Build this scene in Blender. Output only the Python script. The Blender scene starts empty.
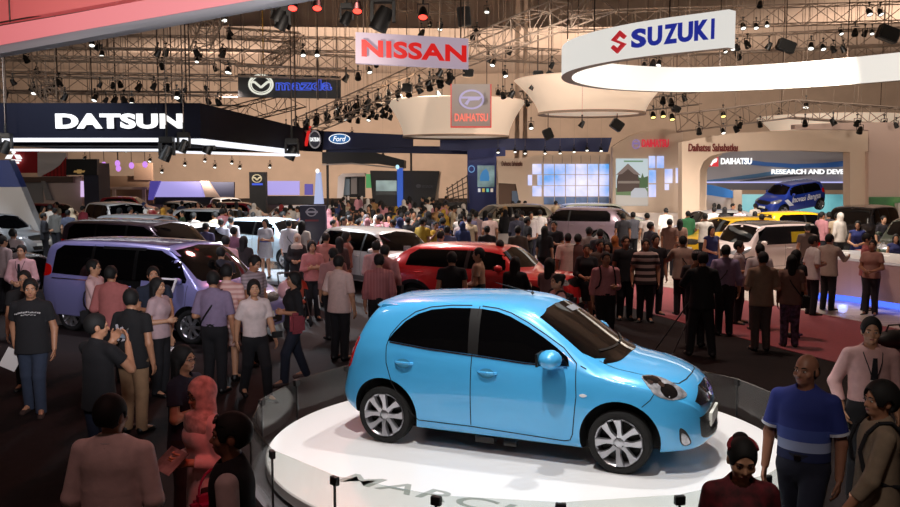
import bpy, bmesh, math, random
import numpy as np
from mathutils import Vector, Matrix, Euler
from mathutils.bvhtree import BVHTree

SC = bpy.context.scene
COL = SC.collection
PI = math.pi
R = math.radians

# ------------------------------------------------------------------ camera
CAM_H, FPX, HORIZ = 3.02, 900.0, 172.0
PITCH = math.atan((253.5 - HORIZ) / FPX)
cam_d = bpy.data.cameras.new('camera')
cam_d.sensor_width = 36.0
cam_d.lens = FPX / 900.0 * 36.0
cam_d.clip_end = 400
cam = bpy.data.objects.new('camera', cam_d)
COL.objects.link(cam)
cam.location = (0, 0, CAM_H)
cam.rotation_euler = (PI / 2 - PITCH, 0, 0)
SC.camera = cam

# ------------------------------------------------------------------ view, world
SC.view_settings.view_transform = 'Standard'
SC.view_settings.look = 'None'
SC.view_settings.exposure = 0.0
SC.view_settings.gamma = 1.0
SC.view_settings.use_curve_mapping = False
SC.cycles.use_denoising = True
SC.cycles.max_bounces = 6
SC.cycles.sample_clamp_indirect = 4.0
w = bpy.data.worlds.new('hall_air')
SC.world = w
w.use_nodes = True
w.node_tree.nodes['Background'].inputs[0].default_value = (1.0, 0.62, 0.5, 1)
w.node_tree.nodes['Background'].inputs[1].default_value = 0.035

# ------------------------------------------------------------------ hall lamps
def lamp(kind, name, loc, power, color=(1, 1, 1), target=None, size=0.3, angle=60, blend=0.5, sy=None):
    d = bpy.data.lights.new(name, kind)
    d.energy = power
    d.color = color
    if kind == 'SPOT':
        d.spot_size = R(angle); d.spot_blend = blend; d.shadow_soft_size = size
    elif kind == 'AREA':
        d.size = size
        if sy:
            d.shape = 'RECTANGLE'; d.size_y = sy
    else:
        d.shadow_soft_size = size
    o = bpy.data.objects.new(name, d)
    COL.objects.link(o)
    o.location = loc
    if target is not None:
        o.rotation_euler = (Vector(target) - Vector(loc)).to_track_quat('-Z', 'Y').to_euler()
    return o

WARM = (1.0, 0.78, 0.58)
COOL = (0.85, 0.92, 1.0)
RED = (1.0, 0.16, 0.12)
# spots over the turntable
lamp('SPOT', 'stage_spot_lamp', (-0.6, 5.6, 8.5), 2300, (1, .97, .94), (0.7, 9.0, .2), .12, 44, .35)
lamp('SPOT', 'stage_spot_lamp', (2.8, 11.2, 8.5), 1500, (1, .97, .94), (0.9, 9.2, .2), .12, 48, .35)
lamp('SPOT', 'stage_spot_lamp', (0.8, 8.6, 9.0), 1300, (1, .97, .94), (0.8, 9.1, .2), .12, 40, .3)
# red wash lamps by the entrance
lamp('SPOT', 'red_wash_lamp', (-1.5, 2.5, 7.0), 190, (1, .52, .47), (-3.2, 10, .8), .3, 95, .8)
lamp('SPOT', 'red_wash_lamp', (-2.5, 22, 8.5), 900, (1, .34, .30), (-2.0, 16, .8), .3, 95, .8)
lamp('SPOT', 'red_wash_lamp', (0.8, 3.0, 7.0), 600, (1, .10, .08), (-1.4, 6.9, .2), .2, 22, 1.0)
lamp('SPOT', 'aisle_wash_lamp', (-6.5, 9, 8), 210, (1, .68, .62), (-5, 12, .8), .4, 100, .8)
lamp('SPOT', 'aisle_wash_lamp', (0.6, 1.8, 6.5), 380, (1, .86, .77), (3.2, 7.0, 1.2), .3, 62, .8)
lamp('SPOT', 'band_fill_light', (-1.0, 3.0, 3.6), 2600, (.95, .95, 1), (-5, 11, 5.2), .3, 80, .8)  # unseen fill, added to brighten the overhead band and its grey edge
# booth lighting
def flood(name, loc, power, color, target, angle=110, size=.35):
    return lamp('SPOT', name, loc, power, color, target, size, angle, .6)
flood('carpet_wash_lamp', (4.5, 17, 8.5), 1000, (1, .75, .65), (4.5, 18, 0))
flood('booth_lamp', (9, 26, 8.5), 4200, (1, .88, .78), (9, 27, 0))
flood('booth_lamp', (13, 31, 7.2), 5600, (1, .86, .74), (12, 40, 2))
flood('booth_lamp', (4, 29, 7.2), 5600, (1, .87, .76), (4, 40, 1))
flood('arch_fill_light', (15.0, 42.0, 4.7), 420, (1, .95, .92), (15.2, 48, 2.2), 150)  # added fill that brightens the dark inside of the arch
flood('booth_lamp', (-6, 28, 4.9), 3600, COOL, (-6, 27, 0), 140)
flood('booth_lamp', (-14, 28, 6.5), 1700, COOL, (-15, 34, 1), 120)  # added flood to brighten the leaning fin and the cars near it
flood('booth_lamp', (-1.0, 27.0, 7.5), 2600, (1, .86, .82), (-1.5, 25, 0))
flood('booth_lamp', (-1, 46, 8.0), 10000, (1, .84, .66), (-1, 44, 0), 130)
flood('booth_lamp', (-12, 50, 7.5), 4500, (1, .84, .74), (-12, 52, 0), 130)
flood('van_fill_light', (-6.0, 13.5, 7.5), 900, (.86, .84, 1), (-5.6, 17, 1), 50)  # added light to brighten the lavender van
flood('van_fill_light', (-8.5, 20, 8.0), 1200, (.95, .88, .95), (-6, 19, 1), 70)  # second added light on the van
# unseen uplights added to brighten the tan ceiling, trusses and end wall
for ux, uy, up in ((-22, 80, 10500), (-8, 70, 11000), (12, 72, 10000), (32, 62, 10500)):
    flood('fill_uplight', (ux, uy, 4.2), up, (1, .87, .75), (ux, uy + 16, 14), 150)
for ux in (-20, -4, 12, 26):
    flood('fill_uplight', (ux, 20, 4.8), 3600, (1, .85, .72), (ux * 1.2, 54, 12), 80)

# ------------------------------------------------------------------ projection: pixel to place
def ray(px, py):
    u, v = (px - 450) / FPX, (py - 253.5) / FPX
    c, s = math.cos(PITCH), math.sin(PITCH)
    return Vector((u, c - v * s, -(v * c + s)))
def at(px, py, Y):
    r = ray(px, py)
    t = Y / r.y
    return Vector((r.x * t, Y, CAM_H + r.z * t))
def ground(px, py, z=0.0):
    r = ray(px, py)
    t = (z - CAM_H) / r.z
    return Vector((r.x * t, r.y * t, z))

# ------------------------------------------------------------------ materials
def lin(c):
    if isinstance(c, str):
        c = [int(c[i:i + 2], 16) for i in (0, 2, 4)]
    if max(c) > 1:
        c = [x / 255 for x in c]
    return tuple(x / 12.92 if x <= .04045 else ((x + .055) / 1.055) ** 2.4 for x in c) + (1,)

MATS = {}
def mat(name, col=(.5, .5, .5), rough=.6, metal=0, emit=None, es=1, coat=0, noise=0, nscale=30, trans=0, alpha=1, spec=.5, bump=0, objcol=False, sheen=0):
    if name in MATS:
        return MATS[name]
    m = bpy.data.materials.new(name)
    m.use_nodes = True
    nt = m.node_tree
    b = nt.nodes['Principled BSDF']
    c = lin(col)
    b.inputs['Base Color'].default_value = c
    b.inputs['Roughness'].default_value = rough
    b.inputs['Metallic'].default_value = metal
    b.inputs['Specular IOR Level'].default_value = spec
    if coat:
        b.inputs['Coat Weight'].default_value = coat
        b.inputs['Coat Roughness'].default_value = .04
    if sheen:
        b.inputs['Sheen Weight'].default_value = sheen
    if trans:
        b.inputs['Transmission Weight'].default_value = trans
    if alpha < 1:
        b.inputs['Alpha'].default_value = alpha
    if emit is not None:
        b.inputs['Emission Color'].default_value = lin(emit)
        b.inputs['Emission Strength'].default_value = es
    src = None
    if objcol:
        oi = nt.nodes.new('ShaderNodeObjectInfo')
        src = oi.outputs['Color']
        nt.links.new(src, b.inputs['Base Color'])
    if noise or bump:
        tc = nt.nodes.new('ShaderNodeTexCoord')
        nz = nt.nodes.new('ShaderNodeTexNoise')
        nz.inputs['Scale'].default_value = nscale
        nz.inputs['Detail'].default_value = 4
        nt.links.new(tc.outputs['Object'], nz.inputs['Vector'])
        if noise:
            mx = nt.nodes.new('ShaderNodeMix')
            mx.data_type = 'RGBA'
            mx.blend_type = 'MULTIPLY'
            mx.inputs[0].default_value = 1
            if src is None:
                mx.inputs[6].default_value = c
            else:
                nt.links.new(src, mx.inputs[6])
            rp = nt.nodes.new('ShaderNodeMapRange')
            rp.inputs['From Min'].default_value = .3
            rp.inputs['From Max'].default_value = .7
            rp.inputs['To Min'].default_value = 1 - noise
            rp.inputs['To Max'].default_value = 1
            nt.links.new(nz.outputs['Fac'], rp.inputs['Value'])
            nt.links.new(rp.outputs['Result'], mx.inputs[7])
            nt.links.new(mx.outputs[2], b.inputs['Base Color'])
        if bump:
            bp = nt.nodes.new('ShaderNodeBump')
            bp.inputs['Strength'].default_value = bump
            bp.inputs['Distance'].default_value = .01
            nt.links.new(nz.outputs['Fac'], bp.inputs['Height'])
            nt.links.new(bp.outputs['Normal'], b.inputs['Normal'])
    MATS[name] = m
    return m
def glow(name, col, es=1.0, base=None, sample=False):
    if base is None:
        base = tuple(int(col[i:i + 2], 16) / 255 * .5 for i in (0, 2, 4))
    m = mat(name, base, .6, emit=col, es=es)
    if not sample:
        m.cycles.emission_sampling = 'NONE'
    return m
def stripes(name, cols, axis='Z', period=.1, rough=.8, duty=.5):
    """two-colour woven stripes along an object axis"""
    if name in MATS:
        return MATS[name]
    m = mat(name, cols[0], rough)
    nt = m.node_tree
    b = nt.nodes['Principled BSDF']
    tc = nt.nodes.new('ShaderNodeTexCoord')
    sp = nt.nodes.new('ShaderNodeSeparateXYZ')
    nt.links.new(tc.outputs['Object'], sp.inputs[0])
    ml = nt.nodes.new('ShaderNodeMath'); ml.operation = 'DIVIDE'; ml.inputs[1].default_value = period
    nt.links.new(sp.outputs[axis], ml.inputs[0])
    fr = nt.nodes.new('ShaderNodeMath'); fr.operation = 'FRACT'
    nt.links.new(ml.outputs[0], fr.inputs[0])
    gt = nt.nodes.new('ShaderNodeMath'); gt.operation = 'GREATER_THAN'; gt.inputs[1].default_value = duty
    nt.links.new(fr.outputs[0], gt.inputs[0])
    mx = nt.nodes.new('ShaderNodeMix'); mx.data_type = 'RGBA'
    mx.inputs[6].default_value = lin(cols[0]); mx.inputs[7].default_value = lin(cols[1])
    nt.links.new(gt.outputs[0], mx.inputs[0])
    nt.links.new(mx.outputs[2], b.inputs['Base Color'])
    return m
def ramp_mat(name, axis, stops, rough=.8, emit=0, noise=None):
    """colour bands along an object axis (a printed or woven pattern): stops = [(coord, colour), ...], constant steps"""
    m = mat(name, stops[0][1], rough)
    nt = m.node_tree
    b = nt.nodes['Principled BSDF']
    tc = nt.nodes.new('ShaderNodeTexCoord')
    sp = nt.nodes.new('ShaderNodeSeparateXYZ')
    nt.links.new(tc.outputs['Object'], sp.inputs[0])
    lo, hi = stops[0][0], stops[-1][0]
    mr = nt.nodes.new('ShaderNodeMapRange')
    mr.inputs['From Min'].default_value = lo; mr.inputs['From Max'].default_value = hi
    nt.links.new(sp.outputs[axis], mr.inputs['Value'])
    cr = nt.nodes.new('ShaderNodeValToRGB')
    cr.color_ramp.interpolation = 'CONSTANT'
    els = cr.color_ramp.elements
    while len(els) < len(stops):
        els.new(1)
    for e, (p, c) in zip(els, stops):
        e.position = (p - lo) / (hi - lo); e.color = lin(c)
    nt.links.new(mr.outputs['Result'], cr.inputs[0])
    nt.links.new(cr.outputs[0], b.inputs['Base Color'])
    return m
def screen_mat(name, c1, c2, c3, scale=1.2, es=1.0):
    """lit picture screen: soft cloud-like picture that gives off its own light"""
    m = mat(name, (.02, .02, .02), .3)
    nt = m.node_tree
    b = nt.nodes['Principled BSDF']
    tc = nt.nodes.new('ShaderNodeTexCoord')
    nz = nt.nodes.new('ShaderNodeTexNoise')
    nz.inputs['Scale'].default_value = scale; nz.inputs['Detail'].default_value = 6
    nt.links.new(tc.outputs['Object'], nz.inputs['Vector'])
    cr = nt.nodes.new('ShaderNodeValToRGB')
    els = cr.color_ramp.elements
    els[0].position = .35; els[0].color = lin(c1)
    els[1].position = .68; els[1].color = lin(c3)
    e = els.new(.52); e.color = lin(c2)
    nt.links.new(nz.outputs['Fac'], cr.inputs[0])
    nt.links.new(cr.outputs[0], b.inputs['Emission Color'])
    b.inputs['Emission Strength'].default_value = es
    m.cycles.emission_sampling = 'NONE'
    return m

# ------------------------------------------------------------------ objects
def tag(o, label=None, cat=None, group=None, kind=None):
    if label: o['label'] = label
    if cat: o['category'] = cat
    if group: o['group'] = group
    if kind: o['kind'] = kind
    return o
def empty(name, loc=(0, 0, 0), rz=0.0, label=None, cat=None, group=None):
    o = bpy.data.objects.new(name, None)
    o.empty_display_size = .1
    COL.objects.link(o)
    o.location = loc
    o.rotation_euler = (0, 0, rz)
    return tag(o, label, cat, group)
def link_mesh(name, me, mats=None, parent=None, smooth=None):
    if mats is not None:
        for m in (mats if isinstance(mats, (list, tuple)) else [mats]):
            me.materials.append(m)
    if smooth is not None:
        me.shade_smooth()
        if smooth < 180:
            me.set_sharp_from_angle(angle=R(smooth))
    o = bpy.data.objects.new(name, me)
    COL.objects.link(o)
    if parent is not None:
        o.parent = parent
    return o
def copy_tree(o, parent=None):
    c = o.copy()
    COL.objects.link(c)
    if parent is not None:
        c.parent = parent
    for ch in o.children:
        copy_tree(ch, c)
    return c

class MB:
    """collects shapes for ONE mesh"""
    def __init__(s):
        s.v, s.f, s.m = [], [], []
    def add(s, vs, fs, mi=0):
        n = len(s.v)
        s.v += [tuple(v) for v in vs]
        for f in fs:
            s.f.append([i + n for i in f]); s.m.append(mi)
        return s
    def box(s, lo, hi, mi=0, M=None):
        x0, y0, z0 = lo; x1, y1, z1 = hi
        vs = [Vector(p) for p in ((x0, y0, z0), (x1, y0, z0), (x1, y1, z0), (x0, y1, z0), (x0, y0, z1), (x1, y0, z1), (x1, y1, z1), (x0, y1, z1))]
        if M is not None: vs = [M @ v for v in vs]
        return s.add(vs, [(0, 3, 2, 1), (4, 5, 6, 7), (0, 1, 5, 4), (1, 2, 6, 5), (2, 3, 7, 6), (3, 0, 4, 7)], mi)
    def cbox(s, c, d, mi=0, M=None):
        return s.box([c[i] - d[i] / 2 for i in range(3)], [c[i] + d[i] / 2 for i in range(3)], mi, M)
    def bar(s, a, b, r0, r1=None, n=8, mi=0, caps=True):
        a, b = Vector(a), Vector(b)
        r1 = r0 if r1 is None else r1
        q = (b - a).to_track_quat('Z', 'Y')
        vs = []
        for p, r in ((a, r0), (b, r1)):
            for i in range(n):
                t = 2 * PI * i / n
                vs.append(p + q @ Vector((r * math.cos(t), r * math.sin(t), 0)))
        fs = [(i, (i + 1) % n, n + (i + 1) % n, n + i) for i in range(n)]
        if caps:
            fs += [tuple(range(n - 1, -1, -1)), tuple(range(n, 2 * n))]
        return s.add(vs, fs, mi)
    def path(s, pts, r, n=8, mi=0):
        for a, b in zip(pts, pts[1:]):
            s.bar(a, b, r, r, n, mi)
        return s
    def lathe(s, prof, n=32, axis='Z', mi=0, M=None, closed=False, arc=(0, 2 * PI)):
        full = abs(arc[1] - arc[0] - 2 * PI) < 1e-6
        k = n if full else n + 1
        vs = []
        for i in range(k):
            t = arc[0] + (arc[1] - arc[0]) * i / n
            for r, z in prof:
                x, y = r * math.cos(t), r * math.sin(t)
                v = Vector((x, y, z)) if axis == 'Z' else Vector((x, z, y)) if axis == 'Y' else Vector((z, x, y))
                vs.append(M @ v if M is not None else v)
        m = len(prof)
        fs = []
        for i in range(n):
            j = (i + 1) % k
            for a in range(m if closed else m - 1):
                b = (a + 1) % m
                q = (i * m + a, j * m + a, j * m + b, i * m + b)
                fs.append(q if axis != 'Y' else q[::-1])
        return s.add(vs, fs, mi)
    def prism(s, poly, O, U, V, D, mi=0):
        """2-D polygon in frame (O, U, V) extruded by the vector D"""
        O, U, V, D = map(Vector, (O, U, V, D))
        n = len(poly)
        vs = [O + U * p[0] + V * p[1] for p in poly]
        vs += [v + D for v in vs]
        fs = [tuple(range(n)), tuple(range(2 * n - 1, n - 1, -1))]
        fs += [(i, n + i, n + (i + 1) % n, (i + 1) % n) for i in range(n)]
        return s.add(vs, fs, mi)
    def ellipsoid(s, c, rad, n=12, mi=0, M=None):
        c = Vector(c)
        vs, fs = [], []
        k = n // 2
        for i in range(k + 1):
            ph = PI * i / k
            for j in range(n):
                t = 2 * PI * j / n
                v = Vector((rad[0] * math.sin(ph) * math.cos(t), rad[1] * math.sin(ph) * math.sin(t), rad[2] * math.cos(ph)))
                if M is not None: v = M @ v
                vs.append(c + v)
        for i in range(k):
            for j in range(n):
                fs.append((i * n + j, (i + 1) * n + j, (i + 1) * n + (j + 1) % n, i * n + (j + 1) % n))
        return s.add(vs, fs, mi)
    def build(s, name, mats, parent=None, smooth=None, bevel=0, loc=None, rz=None, weld=False, fix=True):
        me = bpy.data.meshes.new(name)
        me.from_pydata(s.v, [], s.f)
        for p, i in zip(me.polygons, s.m):
            p.material_index = i
        if weld or bevel or fix:
            bm = bmesh.new(); bm.from_mesh(me)
            if weld: bmesh.ops.remove_doubles(bm, verts=bm.verts, dist=1e-5)
            if fix: bmesh.ops.recalc_face_normals(bm, faces=bm.faces)
            if bevel:
                es = [e for e in bm.edges if len(e.link_faces) == 2 and e.calc_face_angle(0) > R(40)]
                bmesh.ops.bevel(bm, geom=es, offset=bevel, segments=2, affect='EDGES', clamp_overlap=True)
            bm.to_mesh(me); bm.free()
        o = link_mesh(name, me, mats, parent, smooth)
        if loc is not None: o.location = loc
        if rz is not None: o.rotation_euler = (0, 0, rz)
        return o

TEXT_OBJS = []
def text_mesh(body, size=1.0, sx=1.0, extrude=.02, offset=0.0, shear=0.0, spacing=1.0):
    c = bpy.data.curves.new('letters', 'FONT')
    c.body = body; c.size = size; c.extrude = extrude; c.offset = offset; c.shear = shear; c.space_character = spacing
    c.align_x = 'CENTER'; c.align_y = 'CENTER'; c.resolution_u = 4
    o = bpy.data.objects.new('letters', c)
    COL.objects.link(o)
    dg = bpy.context.evaluated_depsgraph_get()
    me = bpy.data.meshes.new_from_object(o.evaluated_get(dg))
    bpy.data.objects.remove(o); bpy.data.curves.remove(c)
    co = np.empty(len(me.vertices) * 3); me.vertices.foreach_get('co', co)
    co = co.reshape(-1, 3)
    c0 = (co.max(0) + co.min(0)) / 2
    co[:, :2] -= c0[:2]
    co[:, 0] *= sx
    me.vertices.foreach_set('co', co.ravel())
    me.materials.clear()
    return me, co.max(0) - co.min(0)
def text(name, body, m, parent, O, U, V, width, height, depth=.03, offset=0.0, shear=0.0, spacing=1.0):
    """raised lettering of a given width and height on the plane (O, U, V), O = its centre"""
    me, d = text_mesh(body, 1.0, 1.0, .5, offset, shear, spacing)
    O, U, V = Vector(O), Vector(U).normalized(), Vector(V).normalized()
    N = U.cross(V)
    M = Matrix((U * (width / d[0]), V * (height / d[1]), N * depth)).transposed().to_4x4()
    M.translation = O
    me.transform(M)
    return link_mesh(name, me, m, parent)

# ------------------------------------------------------------------ cars
def pchip(pts):
    xs = np.array([p[0] for p in pts], float); ys = np.array([p[1] for p in pts], float)
    h = np.diff(xs); d = np.diff(ys) / h
    m = np.zeros(len(xs))
    for i in range(1, len(xs) - 1):
        if d[i - 1] * d[i] > 0:
            w1, w2 = 2 * h[i] + h[i - 1], h[i] + 2 * h[i - 1]
            m[i] = (w1 + w2) / (w1 / d[i - 1] + w2 / d[i])
    m[0], m[-1] = d[0], d[-1]
    def f(x):
        x = min(max(x, xs[0]), xs[-1])
        i = min(max(int(np.searchsorted(xs, x)) - 1, 0), len(xs) - 2)
        t = (x - xs[i]) / h[i]
        return float(ys[i] * (2 * t**3 - 3 * t**2 + 1) + h[i] * m[i] * (t**3 - 2 * t**2 + t) + ys[i + 1] * (-2 * t**3 + 3 * t**2) + h[i] * m[i + 1] * (t**3 - t**2))
    return f

M_GLASS = mat('tinted_car_glass', (.02, .02, .024), .05, spec=.35)
M_BLACK = mat('black_plastic', (.02, .02, .02), .45)
M_GAP = mat('panel_gap_black', (.01, .01, .012), .8)
M_TYRE = mat('tyre_rubber', (.045, .045, .045), .85, noise=.2, nscale=40)
M_RIM = mat('alloy_silver', (.72, .72, .74), .28, metal=.85)
M_CHROME = mat('chrome', (.85, .85, .87), .12, metal=1)
M_LAMP = mat('headlamp_reflector', (.8, .8, .82), .2, metal=.45, coat=1, noise=.7, nscale=14)
M_LENSD = mat('headlamp_dark_bezel', (.05, .05, .055), .15, coat=1)
M_TAIL = mat('tail_lamp_red', (.6, .02, .02), .15, emit=(.6, .03, .02), es=.25, coat=1)
M_PLATE = mat('number_plate_white', (.85, .85, .82), .4)
M_INT = mat('cabin_dark_fabric', (.05, .045, .045), .9)

def car_body_mesh(sp, level):
    T, B, W, Cr, Z0 = (pchip(sp[k]) for k in ('T', 'B', 'W', 'Cr', 'Z0'))
    Hr = max(p[1] for p in sp['T'])
    Rh = sp['R']
    rows = []
    for x in sp['X']:
        zt, w, z0, cr = T(x), W(x), Z0(x), Cr(x)
        cr = min(cr, (zt - z0) * .35)
        ze = zt - cr
        zb = min(B(x), ze - .015)
        zb = max(zb, z0 + .05)
        g = min(max((ze - zb) / (Hr - .06 - B(x)), 0), 1)
        wr = w * .9 * (1 - g) + min(Rh, w * .9) * g
        wb = w * .955
        hgt = zb - z0
        tuck = sp.get('tuck', .03)
        P = [(0, z0 + .02), (w * .78, z0 + .01), (w - tuck, z0), (w - tuck * .55, z0 + .16 * hgt), (w - tuck * .12, z0 + .42 * hgt), (w, z0 + .66 * hgt), (w * .985, z0 + .9 * hgt), (wb, zb),
             (wb + (wr - wb) * .12, zb + (ze - zb) * .22), (wb + (wr - wb) * .52, zb + (ze - zb) * .62), (wb + (wr - wb) * .88, zb + (ze - zb) * .9), (wr * .93, ze + cr * .3), (wr * .55, zt - cr * .22), (0, zt)]
        rows.append([(x, y, z) for y, z in P])
    n = len(rows[0])
    vs, fs = [], []
    ring = []
    for r in rows:
        ids = []
        for i, (x, y, z) in enumerate(r):
            vs.append((x, y, z)); ids.append(len(vs) - 1)
        for i in range(n - 2, 0, -1):
            x, y, z = r[i]
            vs.append((x, -y, z)); ids.append(len(vs) - 1)
        ring.append(ids)
    k = len(ring[0])
    for a, b in zip(ring, ring[1:]):
        for i in range(k):
            j = (i + 1) % k
            fs.append((a[i], b[i], b[j], a[j]))
    for ids, flip, bow in ((ring[0], False, -sp.get('bowr', .05)), (ring[-1], True, sp.get('bowf', .05))):
        L = ids[:n]
        Rr = [ids[0]] + ids[:n - 1:-1] + [ids[n - 1]]
        mids = []
        for i in range(n):
            if i in (0, n - 1):
                mids.append(L[i]); continue
            x, y, z = vs[L[i]]
            vs.append((x + bow, 0, z)); mids.append(len(vs) - 1)
        for i in range(n - 1):
            for A, Bq in ((L, mids), (mids, Rr)):
                q = [A[i], A[i + 1], Bq[i + 1], Bq[i]]
                q = list(dict.fromkeys(q))
                fs.append(q if flip else q[::-1])
    me = bpy.data.meshes.new('body')
    me.from_pydata(vs, [], fs)
    bm = bmesh.new(); bm.from_mesh(me)
    bmesh.ops.recalc_face_normals(bm, faces=bm.faces)
    bm.to_mesh(me); bm.free()
    o = bpy.data.objects.new('tmp', me)
    COL.objects.link(o)
    md = o.modifiers.new('s', 'SUBSURF'); md.levels = level; md.render_levels = level
    dg = bpy.context.evaluated_depsgraph_get()
    m2 = bpy.data.meshes.new_from_object(o.evaluated_get(dg))
    bpy.data.objects.remove(o)
    return m2

def cut_body(me, sp, ra, cuts=()):
    """wheel arches (and openings) cut out of the closed body; returns the mesh, cut faces on slot 1"""
    o = bpy.data.objects.new('tmp', me)
    COL.objects.link(o)
    me.materials.clear(); me.materials.append(None); me.materials.append(None)
    Wm = max(p[1] for p in sp['W'])
    mb = MB()
    for ax in sp['axles']:
        for s in (1, -1):
            mb.bar((ax, s * (Wm - .27), sp['rw'] + .02), (ax, s * (Wm + .4), sp['rw'] + .02), ra, n=40, mi=1)
    for lo, hi in cuts:
        mb.box(lo, hi, 1)
    ct = mb.build('tmpcut', None)
    ct.data.materials.append(None); ct.data.materials.append(None)
    md = o.modifiers.new('b', 'BOOLEAN'); md.operation = 'DIFFERENCE'; md.object = ct; md.solver = 'EXACT'
    dg = bpy.context.evaluated_depsgraph_get()
    m2 = bpy.data.meshes.new_from_object(o.evaluated_get(dg))
    bpy.data.objects.remove(o); bpy.data.objects.remove(ct)
    for p in m2.polygons:
        c = p.center
        for ax in sp['axles']:
            d = math.hypot(c.x - ax, c.z - sp['rw'] - .02)
            rad = Vector((c.x - ax, 0, c.z - sp['rw'] - .02)).normalized()
            if d < ra + .004 and abs(c.y) > Wm - .28 and (p.normal.dot(rad) < -.6 or abs(c.y) < Wm - .25):
                p.material_index = 1
        for lo, hi in cuts:
            if all(lo[i] - .001 <= c[i] <= hi[i] + .001 for i in range(3)) and min(abs(c[i] - q[i]) for q in (lo, hi) for i in range(3)) < .002:
                p.material_index = 1
    return m2

class Skin:
    """projects outlines on to a body surface"""
    def __init__(s, me):
        s.t = BVHTree.FromPolygons([v.co.copy() for v in me.vertices], [tuple(p.vertices) for p in me.polygons])
    FR = {'side': ((0, -3, 0), (1, 0, 0), (0, 0, 1), (0, 1, 0)), 'front': ((5, 0, 0), (0, 1, 0), (0, 0, 1), (-1, 0, 0)),
          'rear': ((-5, 0, 0), (0, -1, 0), (0, 0, 1), (1, 0, 0)), 'top': ((0, 0, 4), (1, 0, 0), (0, 1, 0), (0, 0, -1))}
    @staticmethod
    def corner(deg, elev=0):
        """frame that looks at the right-hand front corner, deg from straight ahead, elev from above"""
        a, e = R(deg), R(elev)
        D = Vector((-math.cos(a) * math.cos(e), math.sin(a) * math.cos(e), -math.sin(e)))
        U = Vector((math.sin(a), math.cos(a), 0))
        return (tuple(-5 * D), tuple(U), tuple(U.cross(-D) * -1 if U.cross(-D).z < 0 else U.cross(-D)), tuple(D))
    @staticmethod
    def uv(fr, pts):
        O, U, V, D = [Vector(q) for q in fr]
        return [((Vector(p) - O).dot(U), (Vector(p) - O).dot(V)) for p in pts]
    def frame(s, fr):
        if isinstance(fr, str):
            fr = s.FR[fr]
        return [Vector(q) for q in fr]
    def hit(s, fr, u, v, off):
        O, U, V, D = fr
        p = O + U * u + V * v
        h, nrm, i, d = s.t.ray_cast(p, D)
        if h is None:
            q = p + D * (-O.dot(D) if abs(O.dot(D)) > 0 else 3)
            h, nrm, i, d = s.t.find_nearest(q)
        if nrm.dot(D) > 0: nrm = -nrm
        return h + nrm * off, nrm
    def patch(s, name, poly, fr, m, parent, off=.003, res=.06, skirt=.01, mirror=False, smooth=True):
        fr = s.frame(fr)
        bm = bmesh.new()
        f = bm.faces.new([bm.verts.new((p[0], p[1], 0)) for p in poly])
        bmesh.ops.triangulate(bm, faces=[f])
        us = [p[0] for p in poly]; vs_ = [p[1] for p in poly]
        for lo, hi, ax in ((min(us), max(us), 0), (min(vs_), max(vs_), 1)):
            k = max(1, int((hi - lo) / res))
            for i in range(1, k):
                c = lo + (hi - lo) * i / k
                co = [0, 0, 0]; co[ax] = c
                no = [0, 0, 0]; no[ax] = 1
                bmesh.ops.bisect_plane(bm, geom=bm.verts[:] + bm.edges[:] + bm.faces[:], dist=1e-5, plane_co=co, plane_no=no)
        bmesh.ops.remove_doubles(bm, verts=bm.verts, dist=1e-5)
        nr = {}
        for v in bm.verts:
            v.co, n_ = s.hit(fr, v.co.x, v.co.y, off)
            nr[v] = n_
        if skirt:
            be = [e for e in bm.edges if len(e.link_faces) == 1]
            r = bmesh.ops.extrude_edge_only(bm, edges=be)
            ext = [g for g in r['geom'] if isinstance(g, bmesh.types.BMVert)]
            old = {}
            for v in ext:
                for e in v.link_edges:
                    w_ = e.other_vert(v)
                    if w_ in nr and (w_.co - v.co).length < 1e-7:
                        old[v] = w_
            for v in ext:
                if v in old: v.co = v.co - nr[old[v]] * skirt
        D = fr[3]
        bm.normal_update()
        sgn = sum(f.normal.dot(D) * f.calc_area() for f in bm.faces)
        if sgn > 0: bmesh.ops.reverse_faces(bm, faces=bm.faces)
        me = bpy.data.meshes.new(name)
        bm.to_mesh(me); bm.free()
        return s.out(name, me, m, parent, mirror, smooth)
    def out(s, name, me, m, parent, mirror, smooth=True):
        o = link_mesh(name, me, m, parent, 45 if smooth else None)
        if not mirror:
            return o
        m2 = me.copy()
        m2.transform(Matrix.Diagonal((1, -1, 1, 1)))
        m2.flip_normals()
        o2 = bpy.data.objects.new(name, m2)
        COL.objects.link(o2); o2.parent = parent
        return o, o2
    def line(s, name, pts, fr, wd, m, parent, off=.002, res=.03, closed=False, mirror=False):
        fr = s.frame(fr)
        P = [Vector((p[0], p[1])) for p in pts]
        if closed: P.append(P[0])
        Q = [P[0]]
        for a, b in zip(P, P[1:]):
            k = max(1, int((b - a).length / res))
            Q += [a + (b - a) * (i / k) for i in range(1, k + 1)]
        vs, fs = [], []
        for i, q in enumerate(Q):
            a, b = Q[max(i - 1, 0)], Q[min(i + 1, len(Q) - 1)]
            t = (b - a)
            if t.length < 1e-9: t = Vector((1, 0))
            t.normalize()
            nn = Vector((-t.y, t.x)) * wd / 2
            for q2 in (q + nn, q - nn):
                vs.append(s.hit(fr, q2.x, q2.y, off)[0])
            if i: fs.append((2 * i - 2, 2 * i - 1, 2 * i + 1, 2 * i))
        me = bpy.data.meshes.new(name)
        me.from_pydata(vs, [], fs)
        return s.out(name, me, m, parent, mirror)

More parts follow.
